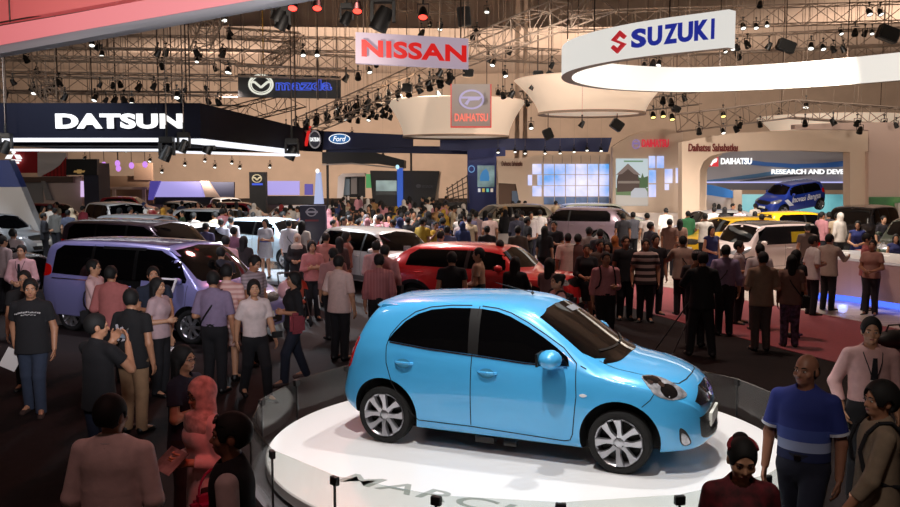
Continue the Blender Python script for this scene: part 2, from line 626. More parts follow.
def smooth_poly(pts, n=6):
    """closed Catmull-Rom through the points"""
    out = []
    k = len(pts)
    for i in range(k):
        p0, p1, p2, p3 = (Vector(pts[(i + d) % k]) for d in (-1, 0, 1, 2))
        for j in range(n):
            t = j / n
            out.append(tuple(.5 * ((2 * p1) + (p2 - p0) * t + (2 * p0 - 5 * p1 + 4 * p2 - p3) * t * t + (3 * p1 - p0 - 3 * p2 + p3) * t**3)))
    return out

WHEELS = {}
def wheel_meshes(rw, tw, rr, style):
    key = (rw, tw, rr, style)
    if key in WHEELS: return WHEELS[key]
    h = tw / 2
    t = MB()
    t.lathe([(rr, -h * .82), (rr + .01, -h * .92), (rw - .03, -h), (rw - .008, -h * .9), (rw, -h * .6), (rw, h * .6), (rw - .008, h * .9), (rw - .03, h), (rr + .01, h * .92), (rr, h * .82)], 40, 'Y')
    tyre = t.build('tyre', M_TYRE, smooth=40)
    r = MB()
    r.lathe([(rr * .9, h * .6), (rr * .92, -h * .6), (rr * .97, -h * .86), (rr * 1.02, -h * .94), (rr * 1.02, -h * .8)], 40, 'Y', 0)
    r.lathe([(.001, h * .1), (rr * .6, h * .1), (rr * .93, h * .2)], 32, 'Y', 1)
    r.lathe([(.001, -h * .80), (.022, -h * .80), (.05, -h * .74), (rr * .33, -h * .66), (rr * .33, -h * .3)], 24, 'Y', 0)
    ns = 8 if style == 'petal' else style
    for i in range(ns):
        a0 = 2 * PI * i / ns
        d = (.10 if i % 2 else -.10) if style == 'petal' else 0
        prof = []
        for q in range(6):
            f = q / 5
            rad = rr * (.22 + .76 * f)
            a = a0 + d * (1 - 1.9 * f)
            wd = rr * (.085 + .075 * abs(f - .35) ** 1.3 * 2) * (1.15 if style == 'petal' else 1.1)
            y = -h * (.70 + .20 * f)
            prof.append((rad, a, wd, y))
        vs, fs = [], []
        for rad, a, wd, y in prof:
            c, s_ = math.cos(a), math.sin(a)
            for dx, dy in ((-wd, 0), (-wd * .8, -.012), (wd * .8, -.012), (wd, 0), (wd, .03), (-wd, .03)):
                vs.append((rad * c - dx * s_, y + dy, rad * s_ + dx * c))
        for q in range(5):
            for e in range(6):
                fs.append((q * 6 + e, q * 6 + (e + 1) % 6, q * 6 + 6 + (e + 1) % 6, q * 6 + 6 + e))
        r.add(vs, fs, 0)
    for i in range(4):
        a = PI / 4 + i * PI / 2
        c = Vector((rr * .24 * math.cos(a), -h * .70, rr * .24 * math.sin(a)))
        r.bar(c, c + Vector((0, -.012, 0)), .011, n=8, mi=1)
    rim = r.build('rim', [M_RIM, M_BLACK], smooth=35)
    ms = (tyre.data, rim.data)
    bpy.data.objects.remove(tyre); bpy.data.objects.remove(rim)
    WHEELS[key] = ms
    return ms

BODIES = {}
def make_car(label, sp, paint, loc, rz, level=2, cat='car', group=None, name='car', tilt=None, z=0.0):
    root = empty(name, (loc[0], loc[1], z), rz, label, cat, group)
    key = (id(sp), level)
    if key not in BODIES:
        raw = car_body_mesh(sp, level)
        sk = Skin(raw)
        BODIES[key] = (cut_body(raw, sp, sp['ra'], sp.get('cuts', ())), sk)
    me, sk = BODIES[key]
    me = me.copy()
    me.materials[0] = paint; me.materials[1] = M_GAP
    body = link_mesh('body', me, None, root, 40)
    Wm = max(p[1] for p in sp['W'])
    tyre, rim = wheel_meshes(sp['rw'], sp.get('tw', .18), sp['rr'], sp.get('spokes', 5))
    for ax in sp['axles']:
        for s in (-1, 1):
            wh = link_mesh('wheel', tyre, None, root)
            wh.location = (ax, s * (Wm - sp.get('inset', .02) - sp.get('tw', .18) / 2), sp['rw'])
            if s > 0: wh.rotation_euler = (0, 0, PI)
            rm = link_mesh('rim', rim, None, wh)
    d = sp
    for p in d['glass']:
        sk.patch('side_window', p, 'side', M_GLASS, root, .004, .08, mirror=True)
    for p in d.get('pillar', ()):
        sk.patch('window_pillar', p, 'side', M_BLACK, root, .003, .08, mirror=True)
    sk.patch('windshield', d['ws'], 'front', M_GLASS, root, .004, .09)
    sk.patch('rear_window', d['rws'], 'rear', M_GLASS, root, .004, .09)
    for ln in d.get('seams', ()):
        sk.line('door_seam', ln, 'side', .009, M_GAP, root, mirror=True)
    for fr, p in d['lamps']:
        sk.patch('headlight', p, fr, M_LAMP, root, .006, .03, mirror=True)
    for fr, p in d['tails']:
        sk.patch('tail_light', p, fr, M_TAIL, root, .006, .04, mirror=True)
    for nm, fr, p, m in d.get('front', ()):
        sk.patch(nm, p, fr, m, root, .004, .05)
    for nm, fr, p, m in d.get('sides', ()):
        sk.patch(nm, p, fr, m if m is not None else paint, root, .005, .05, mirror=True)
    for (x, z_) in d.get('handles', ()):
        for s in (-1, 1):
            h_, n_ = sk.hit(sk.frame('side'), x, z_, 0)
            y = abs(h_.y) * s
            mb = MB()
            pts = [(x - .095, y, z_), (x - .07, y + s * .03, z_ + .004), (x, y + s * .04, z_ + .006), (x + .07, y + s * .03, z_ + .004), (x + .095, y, z_)]
            for a, b in zip(pts, pts[1:]):
                mb.bar(a, b, .014, .014, 8)
            mb.build('door_handle', d.get('handle_mat') or paint, root, 60)
    mx, my, mz = d['mirror']
    for s in (-1, 1):
        mb = MB()
        k = d.get('ms', 1)
        mb.ellipsoid((mx, s * (my + .10 * k), mz), (.085 * k, .105 * k, .068 * k), 16, 0, Matrix.Rotation(-s * .25, 3, 'Z'))
        mb.cbox((mx - .02, s * (my + .02), mz - .05), (.09, .12, .03), 1)
        mb.cbox((mx - .075 * k, s * (my + .10 * k), mz), (.02, .15 * k, .09 * k), 1)
        mb.build('side_mirror', [paint, M_BLACK], root, 60)
    root['w'] = Wm
    del root['w']
    return root, sk
HP = .22

# ------------------------------------------------------------------ the hall
M_CARPET = mat('dark_carpet', '1e1616', .8, noise=.4, nscale=8, spec=.15)
M_TAN = mat('ceiling_cloth_tan', 'c6a994', .9, noise=.12, nscale=.6)
M_WALLTAN = mat('hall_wall_tan', 'cdb29c', .9, noise=.15, nscale=.5)
def ceil_z(x, y): return 13.2 + 1.5 * abs(math.sin(PI * (y + 9) / 15.0)) + .012 * abs(x)
def struct(o): return tag(o, kind='structure')
mb = MB(); mb.box((-62, -9, -.2), (66, 108, 0)); struct(mb.build('floor', M_CARPET))
# cloth-lined ceiling hanging in long shallow bays
mb = MB()
NX, NY = 26, 96
vs, fs = [], []
for j in range(NY + 1):
    y = -9 + 117 * j / NY
    for i in range(NX + 1):
        x = -62 + 128 * i / NX
        bay = abs(math.sin(PI * (y + 9) / 15.0))
        vs.append((x, y, 13.2 + 1.5 * bay + .004 * abs(x) * 3))
for j in range(NY):
    for i in range(NX):
        a = j * (NX + 1) + i
        fs.append((a, a + 1, a + NX + 2, a + NX + 1))
n0 = len(vs)
vs += [(-62, -9, 15.6), (66, -9, 15.6), (66, 108, 15.6), (-62, 108, 15.6)]
fs.append((n0, n0 + 1, n0 + 2, n0 + 3))
mb.add(vs, fs)
struct(mb.build('ceiling', M_TAN, smooth=60, fix=False))
mb = MB(); mb.box((-62, 104, 0), (66, 104.4, 15)); struct(mb.build('wall_back', M_WALLTAN))
mb = MB(); mb.box((-62.4, -9, 0), (-62, 104, 15)); struct(mb.build('wall_left', M_WALLTAN))
mb = MB(); mb.box((66, -9, 0), (66.4, 104, 15)); struct(mb.build('wall_right', M_WALLTAN))

def slab(name, pix, z0, z1, m):
    pts = [ground(px, py, 0) for px, py in pix]
    mb = MB(); mb.prism([(p.x, p.y) for p in pts], (0, 0, z0), (1, 0, 0), (0, 1, 0), (0, 0, z1 - z0))
    return mb.build(name, m)
M_RED = mat('red_carpet', '96232f', .95, noise=.25, nscale=14, sheen=.3)
tag(slab('carpet', [(600, 299), (690, 325), (786, 350), (900, 379), (1010, 405), (1010, 352), (900, 330), (803, 311), (740, 300), (668, 288), (612, 280)], 0, .012, M_RED),
    'wide red carpet strip running across the floor before the right-hand stands', 'carpet')
# pale boarded stand floor
M_WOOD = mat('pale_floor_boards', 'cdbfb2', .35, coat=.2)
nt = M_WOOD.node_tree
tc = nt.nodes.new('ShaderNodeTexCoord'); bk = nt.nodes.new('ShaderNodeTexBrick')
bk.inputs['Color1'].default_value = lin('c8b8aa'); bk.inputs['Color2'].default_value = lin('d8ccc0'); bk.inputs['Mortar'].default_value = lin('8d8078')
bk.inputs['Scale'].default_value = 1; bk.inputs['Mortar Size'].default_value = .012; bk.inputs['Brick Width'].default_value = 2.4; bk.inputs['Row Height'].default_value = .22
nt.links.new(tc.outputs['Object'], bk.inputs['Vector']); nt.links.new(bk.outputs['Color'], nt.nodes['Principled BSDF'].inputs['Base Color'])
tag(slab('stand_floor', [(612, 280), (668, 288), (740, 300), (803, 311), (900, 330), (1010, 352), (1250, 330), (1150, 252), (1000, 233), (560, 231), (470, 233), (452, 243), (520, 262), (560, 268)], 0, .02, M_WOOD),
    'pale boarded raised floor of the white car stands', 'platform', kind='structure')
M_GLOSSW = mat('glossy_white_floor', 'c9d2da', .15, coat=.6)
tag(slab('stand_floor', [(188, 262), (330, 262), (352, 268), (347, 288), (316, 287), (250, 283), (180, 270)], 0, .08, M_GLOSSW),
    'glossy white floor under the pale blue car', 'platform', kind='structure')
M_VIOLET = glow('violet_floor_glow', '8f86ff', .9)  # violet glow on the floor, put into an emissive sheet
mb = MB()
p, q = ground(538, 262, .02), ground(596, 266, .02)
mb.box((p.x, p.y, .02), (q.x, p.y + .9, .03))
tag(mb.build('floor_glow', M_VIOLET), 'violet glow on the pale floor before the lilac crossover, laid as a glowing sheet', 'light')

# ------------------------------------------------------------------ turntable with glass ring
PC = Vector((.79, 9.17, 0)); PR = 2.66
M_PLAT = mat('turntable_white', (.86, .86, .86), .28, coat=.2)
M_PLATS = mat('turntable_skirt_grey', (.42, .42, .44), .4)
tt = empty('turntable', PC, 0, 'round white display turntable under the sky blue hatchback', 'platform')
mb = MB(); mb.lathe([(0, .12), (PR, .12), (PR, HP - .012), (PR - .012, HP), (0, HP)], 128); mb.build('deck', M_PLAT, tt, 40)
mb = MB(); mb.lathe([(0, .0), (PR + .16, .0), (PR + .16, .055), (PR + .02, .075), (0, .075)], 128); mb.build('skirt', M_PLATS, tt, 40)
mb = MB(); mb.lathe([(PR - .05, .075), (PR - .02, .12), (PR - .3, .12), (PR - .3, .075)], 96, closed=True); mb.build('drive_ring', M_BLACK, tt, 40)
# flat grey letters inlaid in the deck
M_DECKTXT = mat('deck_letter_grey', (.58, .60, .58), .35)
lt = text('floor_letters', 'MARCH', M_DECKTXT, tt, (-.91, -1.56, HP + .001), (.876, -.482, 0), (.482, .876, 0), 1.95, .24, .004, offset=.008, shear=.12, spacing=1.1)

def glass_mat(name, tint, alpha, rough=.03):
    if name in MATS: return MATS[name]
    m = bpy.data.materials.new(name); m.use_nodes = True
    nt = m.node_tree; nt.nodes.clear()
    out = nt.nodes.new('ShaderNodeOutputMaterial')
    tr = nt.nodes.new('ShaderNodeBsdfTransparent'); tr.inputs[0].default_value = lin(tint)
    gl = nt.nodes.new('ShaderNodeBsdfGlossy'); gl.inputs['Roughness'].default_value = rough
    lw = nt.nodes.new('ShaderNodeLayerWeight'); lw.inputs[0].default_value = .5
    pw = nt.nodes.new('ShaderNodeMath'); pw.operation = 'POWER'; pw.inputs[1].default_value = 4
    ad = nt.nodes.new('ShaderNodeMath'); ad.operation = 'MULTIPLY_ADD'; ad.inputs[1].default_value = .6; ad.inputs[2].default_value = alpha
    mx = nt.nodes.new('ShaderNodeMixShader')
    nt.links.new(lw.outputs['Facing'], pw.inputs[0]); nt.links.new(pw.outputs[0], ad.inputs[0]); nt.links.new(ad.outputs[0], mx.inputs[0])
    nt.links.new(tr.outputs[0], mx.inputs[1]); nt.links.new(gl.outputs[0], mx.inputs[2]); nt.links.new(mx.outputs[0], out.inputs[0])
    MATS[name] = m
    return m
M_PANE = glass_mat('barrier_glass', (.93, .94, .93), .03, 0.0)
NG, GR_R, GZ = 19, 2.80, .62
M_CLIP = mat('clip_black', (.025, .02, .02), .5)
M_POST = mat('glass_joint_dark', (.12, .12, .12), .3)
for i in range(NG):
    a0 = R(-89.6) + 2 * PI * i / NG
    a1 = a0 + 2 * PI / NG
    p0 = Vector((math.cos(a0), math.sin(a0), 0)) * GR_R
    p1 = Vector((math.cos(a1), math.sin(a1), 0)) * GR_R
    am = (a0 + a1) / 2
    g = empty('glass_barrier_panel', PC + (p0 + p1) / 2, am + PI / 2, None, 'barrier', 'low clear panels ringing the turntable')
    side = 'clear low glass panel of the faceted barrier ringing the white turntable'
    tag(g, side)
    L = (p1 - p0).length - .014
    mb = MB(); mb.box((-L / 2, -.006, .01), (L / 2, .006, GZ)); mb.build('pane', M_PANE, g)
    mb = MB(); mb.box((L / 2 - .002, -.009, .01), (L / 2 + .012, .009, GZ - .01)); mb.build('joint', M_POST, g)
    mb = MB(); mb.box((L / 2 - .035, -.022, GZ - .075), (L / 2 + .045, .022, GZ - .005)); mb.build('clip', M_CLIP, g, None, .005)
    mb = MB(); mb.box((-L / 2, -.02, 0), (L / 2, .02, .03)); mb.build('base_rail', M_CLIP, g)

# ------------------------------------------------------------------ stands, signs and fascias
M_NAVY = mat('fascia_navy', '070918', .8, spec=.15)
M_NAVY2 = mat('stand_navy', '14235e', .5)
M_BLK = mat('stand_black', '0e0d10', .45)
M_CREAM = mat('stand_cream', 'ccb8a5', .75, noise=.05, nscale=2)
M_WHITEP = mat('stand_white_panel', 'd6cdc8', .6)
M_GREYP = mat('stand_grey_panel', '8c8784', .6)
M_PINKW = mat('stand_blush_panel', 'c9b0a4', .7)
M_REDP = mat('stand_red_panel', 'a5171d', .5)
M_STEEL = mat('truss_aluminium', '9c8a7b', .5, metal=.1)
M_STEELD = mat('truss_dark', '4a3c33', .5, metal=.3)
G_WHITE = glow('lit_white_letters', 'ffffff', 1.1)
G_STRIP = glow('lit_white_strip', 'f4f6ff', 1.15)
G_RED = glow('lit_red_letters', 'e01c18', .8)
G_BLUE = glow('lit_blue_letters', '3a58d8', .9)
G_LBLUE = glow('lit_pale_blue_edge', '8fa8ff', .9)

def px_panel(name, pix, Y, thick, m, parent=None, bevel=0):
    """upright slab whose front outline is given in the picture, standing at depth Y"""
    P = [at(x, y, Y) for x, y in pix]
    mb = MB(); mb.prism([(p.x, p.z) for p in P], (0, Y, 0), (1, 0, 0), (0, 0, 1), (0, thick, 0))
    return mb.build(name, m, parent, None, bevel)
def px_box(name, x0, y0, x1, y1, Y, thick, m, parent=None):
    return px_panel(name, [(x0, y0), (x1, y0), (x1, y1), (x0, y1)], Y, thick, m, parent)
def to_floor(name, x0, x1, ytop, Y, thick, m, parent=None, zb=0.0):
    a, b = at(x0, ytop, Y), at(x1, ytop, Y)
    mb = MB(); mb.box((a.x, Y, zb), (b.x, Y + thick, a.z))
    return mb.build(name, m, parent)
def px_text(name, body, m, parent, x0, y0, x1, y1, Y, depth=.05, offset=.02, **k):
    a, b = at(x0, y1, Y), at(x1, y0, Y)
    return text(name, body, m, parent, ((a.x + b.x) / 2, Y - depth, (a.z + b.z) / 2), (1, 0, 0), (0, 0, 1), b.x - a.x, b.z - a.z, depth, offset, **k)
def ring_mesh(c, rx, rz, t, Y, depth, n=36):
    mb = MB()
    vs, fs = [], []
    for i in range(n):
        a = 2 * PI * i / n
        for k, (f, y) in enumerate(((1, 0), (1 - t, 0), (1 - t, depth), (1, depth))):
            vs.append((c[0] + rx * f * math.cos(a), Y + y, c[1] + rz * f * math.sin(a)))
    for i in range(n):
        j = (i + 1) % n
        for k in range(4):
            fs.append((i * 4 + k, j * 4 + k, j * 4 + (k + 1) % 4, i * 4 + (k + 1) % 4))
    return mb.add(vs, fs)
def px_ring(name, m, parent, cx, cy, rx, ry, t, Y, depth=.05):
    c = at(cx, cy, Y); s = Y / FPX
    return ring_mesh((c.x, c.z), rx * s, ry * s, t, Y - depth, depth).build(name, m, parent)
def disc(name, m, parent, cx, cy, rx, ry, Y, depth=.04, n=32):
    c = at(cx, cy, Y); s = Y / FPX
    mb = MB()
    mb.prism([(c.x + rx * s * math.cos(2 * PI * i / n), c.z + ry * s * math.sin(2 * PI * i / n)) for i in range(n)], (0, Y - depth, 0), (1, 0, 0), (0, 0, 1), (0, depth, 0))
    return mb.build(name, m, parent)
def thing(name, label, cat, loc=(0, 0, 0), group=None):
    return empty(name, loc, 0, label, cat, group)
def rebase(root):
    """move the Empty to the middle of the foot of what it holds"""
    lo, hi = Vector((1e9,) * 3), Vector((-1e9,) * 3)
    for ch in root.children_recursive:
        if ch.type != 'MESH': continue
        for v in ch.data.vertices:
            for i in range(3):
                lo[i] = min(lo[i], v.co[i]); hi[i] = max(hi[i], v.co[i])
    d = Vector(((lo.x + hi.x) / 2, (lo.y + hi.y) / 2, lo.z))
    for ch in root.children_recursive:
        if ch.type == 'MESH' and ch.parent == root: ch.data.transform(Matrix.Translation(-d))
    for ch in root.children:
        for c2 in ch.children:
            if c2.type == 'MESH': c2.data.transform(Matrix.Translation(-d))
    root.location = d
def wires(name_root, pts, top=13.5):
    for p in pts:
        mb = MB(); mb.bar(p, (p[0], p[1], ceil_z(p[0], p[1]) + .02), .02, n=5); mb.build('hanging_wire', M_STEELD, name_root)

# --- dark navy canopy stand on the left with white light strips
t = thing('stand_canopy', 'long navy overhead fascia with big white letters and white light strips', 'canopy')
zt, zb = at(180, 103, 32).z, at(180, 138, 32).z
xl, xr_ = -17.5, at(200, 110, 32).x
xe = at(306, 130, 51).x
mb = MB(); mb.prism([(xl, 32), (xr_, 32), (xe, 51), (xe - .3, 51.1), (xr_ - .3, 32.3), (xl, 32.3)], (0, 0, zb), (1, 0, 0), (0, 1, 0), (0, 0, zt - zb))
mb.build('fascia', M_NAVY, t)
mb = MB(); mb.prism([(xl, 32.3), (xr_ - .3, 32.3), (xe - .3, 51), (xl, 51)], (0, 0, zb + .25), (1, 0, 0), (0, 1, 0), (0, 0, .3)); mb.build('soffit', M_NAVY, t)
px_text('letters', 'DATSUN', G_WHITE, t, 57, 113.6, 183, 128.8, 32, .08, .05, spacing=1.08)
mb = MB(); mb.prism([(xl + .3, 31.95), (xr_ - .45, 31.95), (xr_ - .5, 32.3), (xl + .3, 32.3)], (0, 0, zb - .13), (1, 0, 0), (0, 1, 0), (0, 0, .13)); mb.build('light_strip', G_STRIP, t)
mb = MB(); mb.prism([(xr_ - .38, 32.1), (xr_ + .02, 32.1), (xe - .2, 49), (xe - .9, 49)], (0, 0, zb - .20), (1, 0, 0), (0, 1, 0), (0, 0, .18)); mb.build('light_strip', G_STRIP, t)
za = at(100, 154, 38).z
mb = MB(); mb.prism([(at(10, 150, 37).x, 37), (at(158, 155, 37).x, 37), (at(158, 155, 37).x, 37.6), (at(10, 150, 37).x, 37.4)], (0, 0, za + .1), (1, 0, 0), (0, 1, 0), (0, 0, .09)); mb.build('light_strip', G_STRIP, t)
mb = MB(); mb.prism([(at(174, 155, 37).x, 37.2), (at(300, 150, 44).x, 44), (at(296, 150, 46).x, 46), (at(174, 155, 37).x, 37.8)], (0, 0, za + .02), (1, 0, 0), (0, 1, 0), (0, 0, .10)); mb.build('light_strip', G_STRIP, t)
mb = MB(); mb.prism([(xl, 34.5), (xr_ - .8, 34.5), (xe - 1.2, 47), (xl, 47)], (0, 0, za + .28), (1, 0, 0), (0, 1, 0), (0, 0, .9)); mb.build('inner_box', M_NAVY, t)
for px, Y in ((8, 33), (60, 46), (160, 46), (296, 48)):
    mb = MB(); p = at(px, 150, Y); mb.bar((p.x, Y, zt), (p.x, Y, ceil_z(p.x, Y) + .02), .04, n=6); mb.build('hanger', M_STEELD, t)
rebase(t)
# round crest and red slash at its far end
t = thing('round_sign', 'round crest sign with a red slash at the far end of the navy fascia', 'sign')
px_panel('red_slash', [(308, 126), (311, 126), (307, 146), (304, 146)], 50.6, .15, G_RED, t)
px_panel('back_panel', [(307, 128), (324, 131), (322, 152), (303, 151)], 50.9, .2, M_NAVY, t)
disc('disc', mat('crest_dark', '2a2c40', .4), t, 315, 139.5, 5.6, 8.4, 50.8, .06)
px_ring('rim', mat('crest_rim', 'c9c9d6', .3, metal=.4), t, 315, 139.5, 6, 9, .16, 50.7, .12)
px_text('crest_letters', 'DATSUN', G_WHITE, t, 310.5, 137.5, 319.5, 141.5, 50.7, .06, .02)
rebase(t)
# leaning blue and white fin
t = thing('stand_fin', 'leaning fin wall, blue above and white below, at the left edge', 'wall fin')
px_panel('blue_half', [(-30, 160), (9, 160), (21, 187), (-30, 187)], 36, .5, mat('fin_blue', '1c3a86', .5), t)
px_panel('white_half', [(-30, 187.2), (21, 187.2), (44, 241), (-30, 241)], 36, .5, mat('fin_white', 'c3c4c6', .5), t)
rebase(t)

# --- red lit overhead bands of the nearest stand, upper left
t = thing('overhead_band', 'huge red-lit curved overhead band with a grey lower edge, upper left', 'canopy')
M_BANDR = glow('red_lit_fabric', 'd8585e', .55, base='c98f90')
M_BANDG = mat('band_grey', '9a9698', .7)
def strip3(name, A, B, m, Y0, Y1, thick):
    """slab between two rows of picture points, running from depth Y0 to Y1"""
    vs, fs = [], []
    n = len(A)
    for i in range(n):
        Y = Y0 + (Y1 - Y0) * i / (n - 1)
        a, b = at(*A[i], Y), at(*B[i], Y)
        vs += [a, b, b + Vector((0, thick, 0)), a + Vector((0, thick, 0))]
    for i in range(n - 1):
        for k in range(4):
            fs.append((i * 4 + k, i * 4 + 4 + k, i * 4 + 4 + (k + 1) % 4, i * 4 + (k + 1) % 4))
    fs += [(0, 1, 2, 3), tuple(n * 4 - 4 + k for k in (3, 2, 1, 0))]
    mb = MB(); mb.add(vs, fs)
    return mb.build(name, m, t, 60)
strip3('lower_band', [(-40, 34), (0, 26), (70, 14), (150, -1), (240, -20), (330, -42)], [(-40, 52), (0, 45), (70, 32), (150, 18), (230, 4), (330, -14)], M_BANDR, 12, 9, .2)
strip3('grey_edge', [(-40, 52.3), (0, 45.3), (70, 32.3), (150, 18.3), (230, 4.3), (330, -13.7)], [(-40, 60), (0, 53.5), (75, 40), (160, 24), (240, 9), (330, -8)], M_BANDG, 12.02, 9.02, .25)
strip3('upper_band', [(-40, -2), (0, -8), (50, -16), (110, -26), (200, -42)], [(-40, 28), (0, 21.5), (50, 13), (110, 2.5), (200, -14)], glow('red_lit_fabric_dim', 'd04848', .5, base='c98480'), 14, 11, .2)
for px, py in ((10, 22), (60, 14), (110, 4), (160, -6)):
    mb = MB(); p = at(px, py, 13); mb.bar(p, (p.x, p.y, ceil_z(p.x, p.y) + .02), .012, n=5); mb.build('hanger', M_STEELD, t)
mb = MB(); mb.bar(at(-20, 26, 13.2), at(150, -4, 12), .012, n=5); mb.build('cable', M_STEELD, t)
rebase(t)

# --- hanging letter signs
def hang_sign(name, label, pix, Y, m, thick=.25):
    t = thing(name, label, 'sign')
    px_panel('panel', pix, Y, thick, m, t)
    P = [at(x, y, Y) for x, y in pix[:2]]
    wires(t, [(P[0].x + .2, Y + thick / 2, P[0].z), (P[1].x - .2, Y + thick / 2, P[1].z)])
    return t
t = hang_sign('hanging_sign', 'pale lilac hanging sign with bold red letters', [(355.5, 32), (468.5, 38.5), (468.5, 68.5), (355.5, 63)], 24, glow('sign_lilac_lit', 'b9a7b6', .75))
a = R(0)
O = (at(362, 50, 24) + at(466.5, 52, 24)) / 2
U = (at(466.5, 53.2, 24) - at(362, 47.2, 24))
text('letters', 'NISSAN', G_RED, t, O - Vector((0, .09, .01)), U, (0, 0, 1), U.length, at(0, 40.5, 24).z - at(0, 57.3, 24).z, .09, .035, spacing=1.05)
rebase(t)
t = hang_sign('hanging_sign', 'black hanging sign with a winged ring emblem and blue outlined letters', [(238, 73.5), (340.5, 76), (340.5, 98.5), (238, 97)], 50, M_BLK)
px_ring('emblem', glow('emblem_white_outline', 'e6e6d8', .9), t, 261, 84.5, 12.5, 10.2, .16, 49.97, .06)
px_ring('emblem', MATS['emblem_white_outline'], t, 261, 84.5, 10, 8, .1, 49.97, .06)
mb = MB()
pts = [at(x, y, 49.9) for x, y in ((250.5, 82), (254.5, 82), (261, 87.5), (267.5, 82), (271.5, 82))]
mb.path(pts, .07, 6); mb.build('emblem_wing', MATS['emblem_white_outline'], t)
px_text('letters', 'mazda', G_BLUE, t, 276, 79.5, 332, 90.5, 49.97, .06, .05, spacing=1.05)
px_text('letter_core', 'mazda', M_BLK, t, 276.8, 80.3, 331.2, 89.7, 49.9, .02, -.012, spacing=1.05)
px_box('letter_stop', 329, 87, 332, 90, 49.97, -.05, G_LBLUE, t)
rebase(t)
t = hang_sign('hanging_sign', 'square grey hanging sign with red edge, oval emblem and pale red letters', [(450.5, 84), (491.5, 84), (491.5, 127.5), (450.5, 127.5)], 40, mat('sign_grey', '8d8581', .6))
for (x0, y0, x1, y1) in ((450.5, 84, 451.6, 127.5), (490.4, 84, 491.5, 127.5), (450.5, 126.2, 491.5, 127.5)):
    px_box('red_edge', x0, y0, x1, y1, 39.96, .3, glow('edge_red', 'd24038', .8), t)
px_ring('emblem', glow('emblem_lilac', 'b3a8cf', .75), t, 471.5, 99.5, 12.5, 9.6, .17, 39.97, .06)
px_panel('emblem_flag', [(460.5, 96.5), (482.5, 96.5), (479, 100), (470, 100.5), (467.5, 105), (464.5, 103.5), (468.5, 98.5), (461.5, 98.5)], 39.9, .08, MATS['emblem_lilac'], t)
px_text('letters', 'DAIHATSU', glow('lit_pale_red_letters', 'f07a68', .95), t, 454.5, 113.5, 488, 121.5, 39.97, .05, .03)
rebase(t)

# --- white spiral ring sign, upper right
t = thing('ring_sign', 'great white glowing ring sign with an orange-red emblem and blue letters', 'sign')
M_RING = glow('ring_white_lit', 'f2efe8', .8, base='77746f')
zr = at(575, 79, 30).z
cps = [Vector(q) for q in ((17.5, 26.5), (15.6, 29.8), (12.8, 33.2), (9.4, 34.9), (6.3, 34.0), (4.45, 31.8), (3.75, 29.3), (3.95, 26.9), (5.05, 24.6), (6.95, 22.6))]
def spline(P, n=8):
    out = []
    P = [P[0] * 2 - P[1]] + P + [P[-1] * 2 - P[-2]]
    for i in range(1, len(P) - 2):
        for j in range(n):
            t_ = j / n
            a, b, c, d = P[i - 1:i + 3]
            out.append(.5 * ((2 * b) + (c - a) * t_ + (2 * a - 5 * b + 4 * c - d) * t_**2 + (3 * b - a - 3 * c + d) * t_**3))
    return out + [P[-2]]
SP = spline(cps)
vs, fs = [], []
BH = .92
for i, p in enumerate(SP):
    a, b = SP[max(i - 1, 0)], SP[min(i + 1, len(SP) - 1)]
    tg = (b - a).normalized(); nn = Vector((-tg.y, tg.x))
    th = .17
    o_, i_ = p + nn * th, p - nn * th
    vs += [(o_.x, o_.y, zr), (o_.x, o_.y, zr + BH), (i_.x, i_.y, zr + BH), (i_.x, i_.y, zr)]
for i in range(len(SP) - 1):
    for k in range(4):
        fs.append((i * 4 + k, i * 4 + 4 + k, i * 4 + 4 + (k + 1) % 4, i * 4 + (k + 1) % 4))
fs += [(0, 1, 2, 3), tuple(len(vs) - 4 + k for k in (3, 2, 1, 0))]
mb = MB(); mb.add(vs, fs); mb.m = [1 if (j % 4 == 3 and j < 4 * (len(SP) - 1)) else 0 for j in range(len(mb.m))]
mb.build('band', [M_RING, mat('ring_rim_grey', '8a8078', .6)], t, 35)
# letters follow the near end of the band
e1, e0 = SP[-1], SP[-17]
def on_band(f):
    """point on the outer face, f = fraction along the last stretch"""
    k = f * 16; i = min(int(k), 15); q = SP[-17 + i].lerp(SP[-16 + i], k - i)
    tg = (SP[-16 + i] - SP[-17 + i]).normalized()
    return q, tg
fr_px = [(k / 200, 450 + FPX * on_band(k / 200)[0].x / on_band(k / 200)[0].y) for k in range(201)]
def f_at(px): return min(fr_px, key=lambda q: abs(q[1] - px))[0]
wid = {'S': 14, 'U': 14, 'Z': 13, 'K': 14.5, 'I': 3.6}
pxl = 633.0
for ch in 'SUZUKI':
    q, tg = on_band(f_at(pxl + wid[ch] / 2))
    wd = (on_band(f_at(pxl + wid[ch]))[0] - on_band(f_at(pxl))[0]).length
    pxl += wid[ch] + 1.4
    nn = Vector((-tg.y, tg.x))
    if nn.dot(Vector((0, -1))) < 0: nn = -nn
    o_ = q + nn * .175
    me, d = text_mesh(ch, 1, 1, .5, .045)
    U = Vector((tg.x, tg.y, 0)); V = Vector((0, 0, 1)); N = U.cross(V)
    M = Matrix((U * (wd / d[0]), V * (.50 / d[1]), N * .05)).transposed().to_4x4(); M.translation = (o_.x, o_.y, zr + BH * .54)
    me.transform(M)
    link_mesh('letter', me, glow('lit_navy_letters', '24309c', .75), t)
q, tg = on_band(f_at(621)); nn = Vector((-tg.y, tg.x)); nn = nn if nn.y < 0 else -nn
o_ = q + nn * .176
mb = MB()
Sx = [(-.5, .14), (.08, .52), (.5, .22), (.34, .10), (.06, .28), (-.16, .12), (.5, -.14), (-.08, -.52), (-.5, -.22), (-.34, -.10), (-.06, -.28), (.16, -.12)]
mb.prism([(x * .60, y * .58) for x, y in Sx], (o_.x, o_.y, zr + BH * .52), (tg.x, tg.y, 0), (0, 0, 1), (nn.x * .05, nn.y * .05, 0))
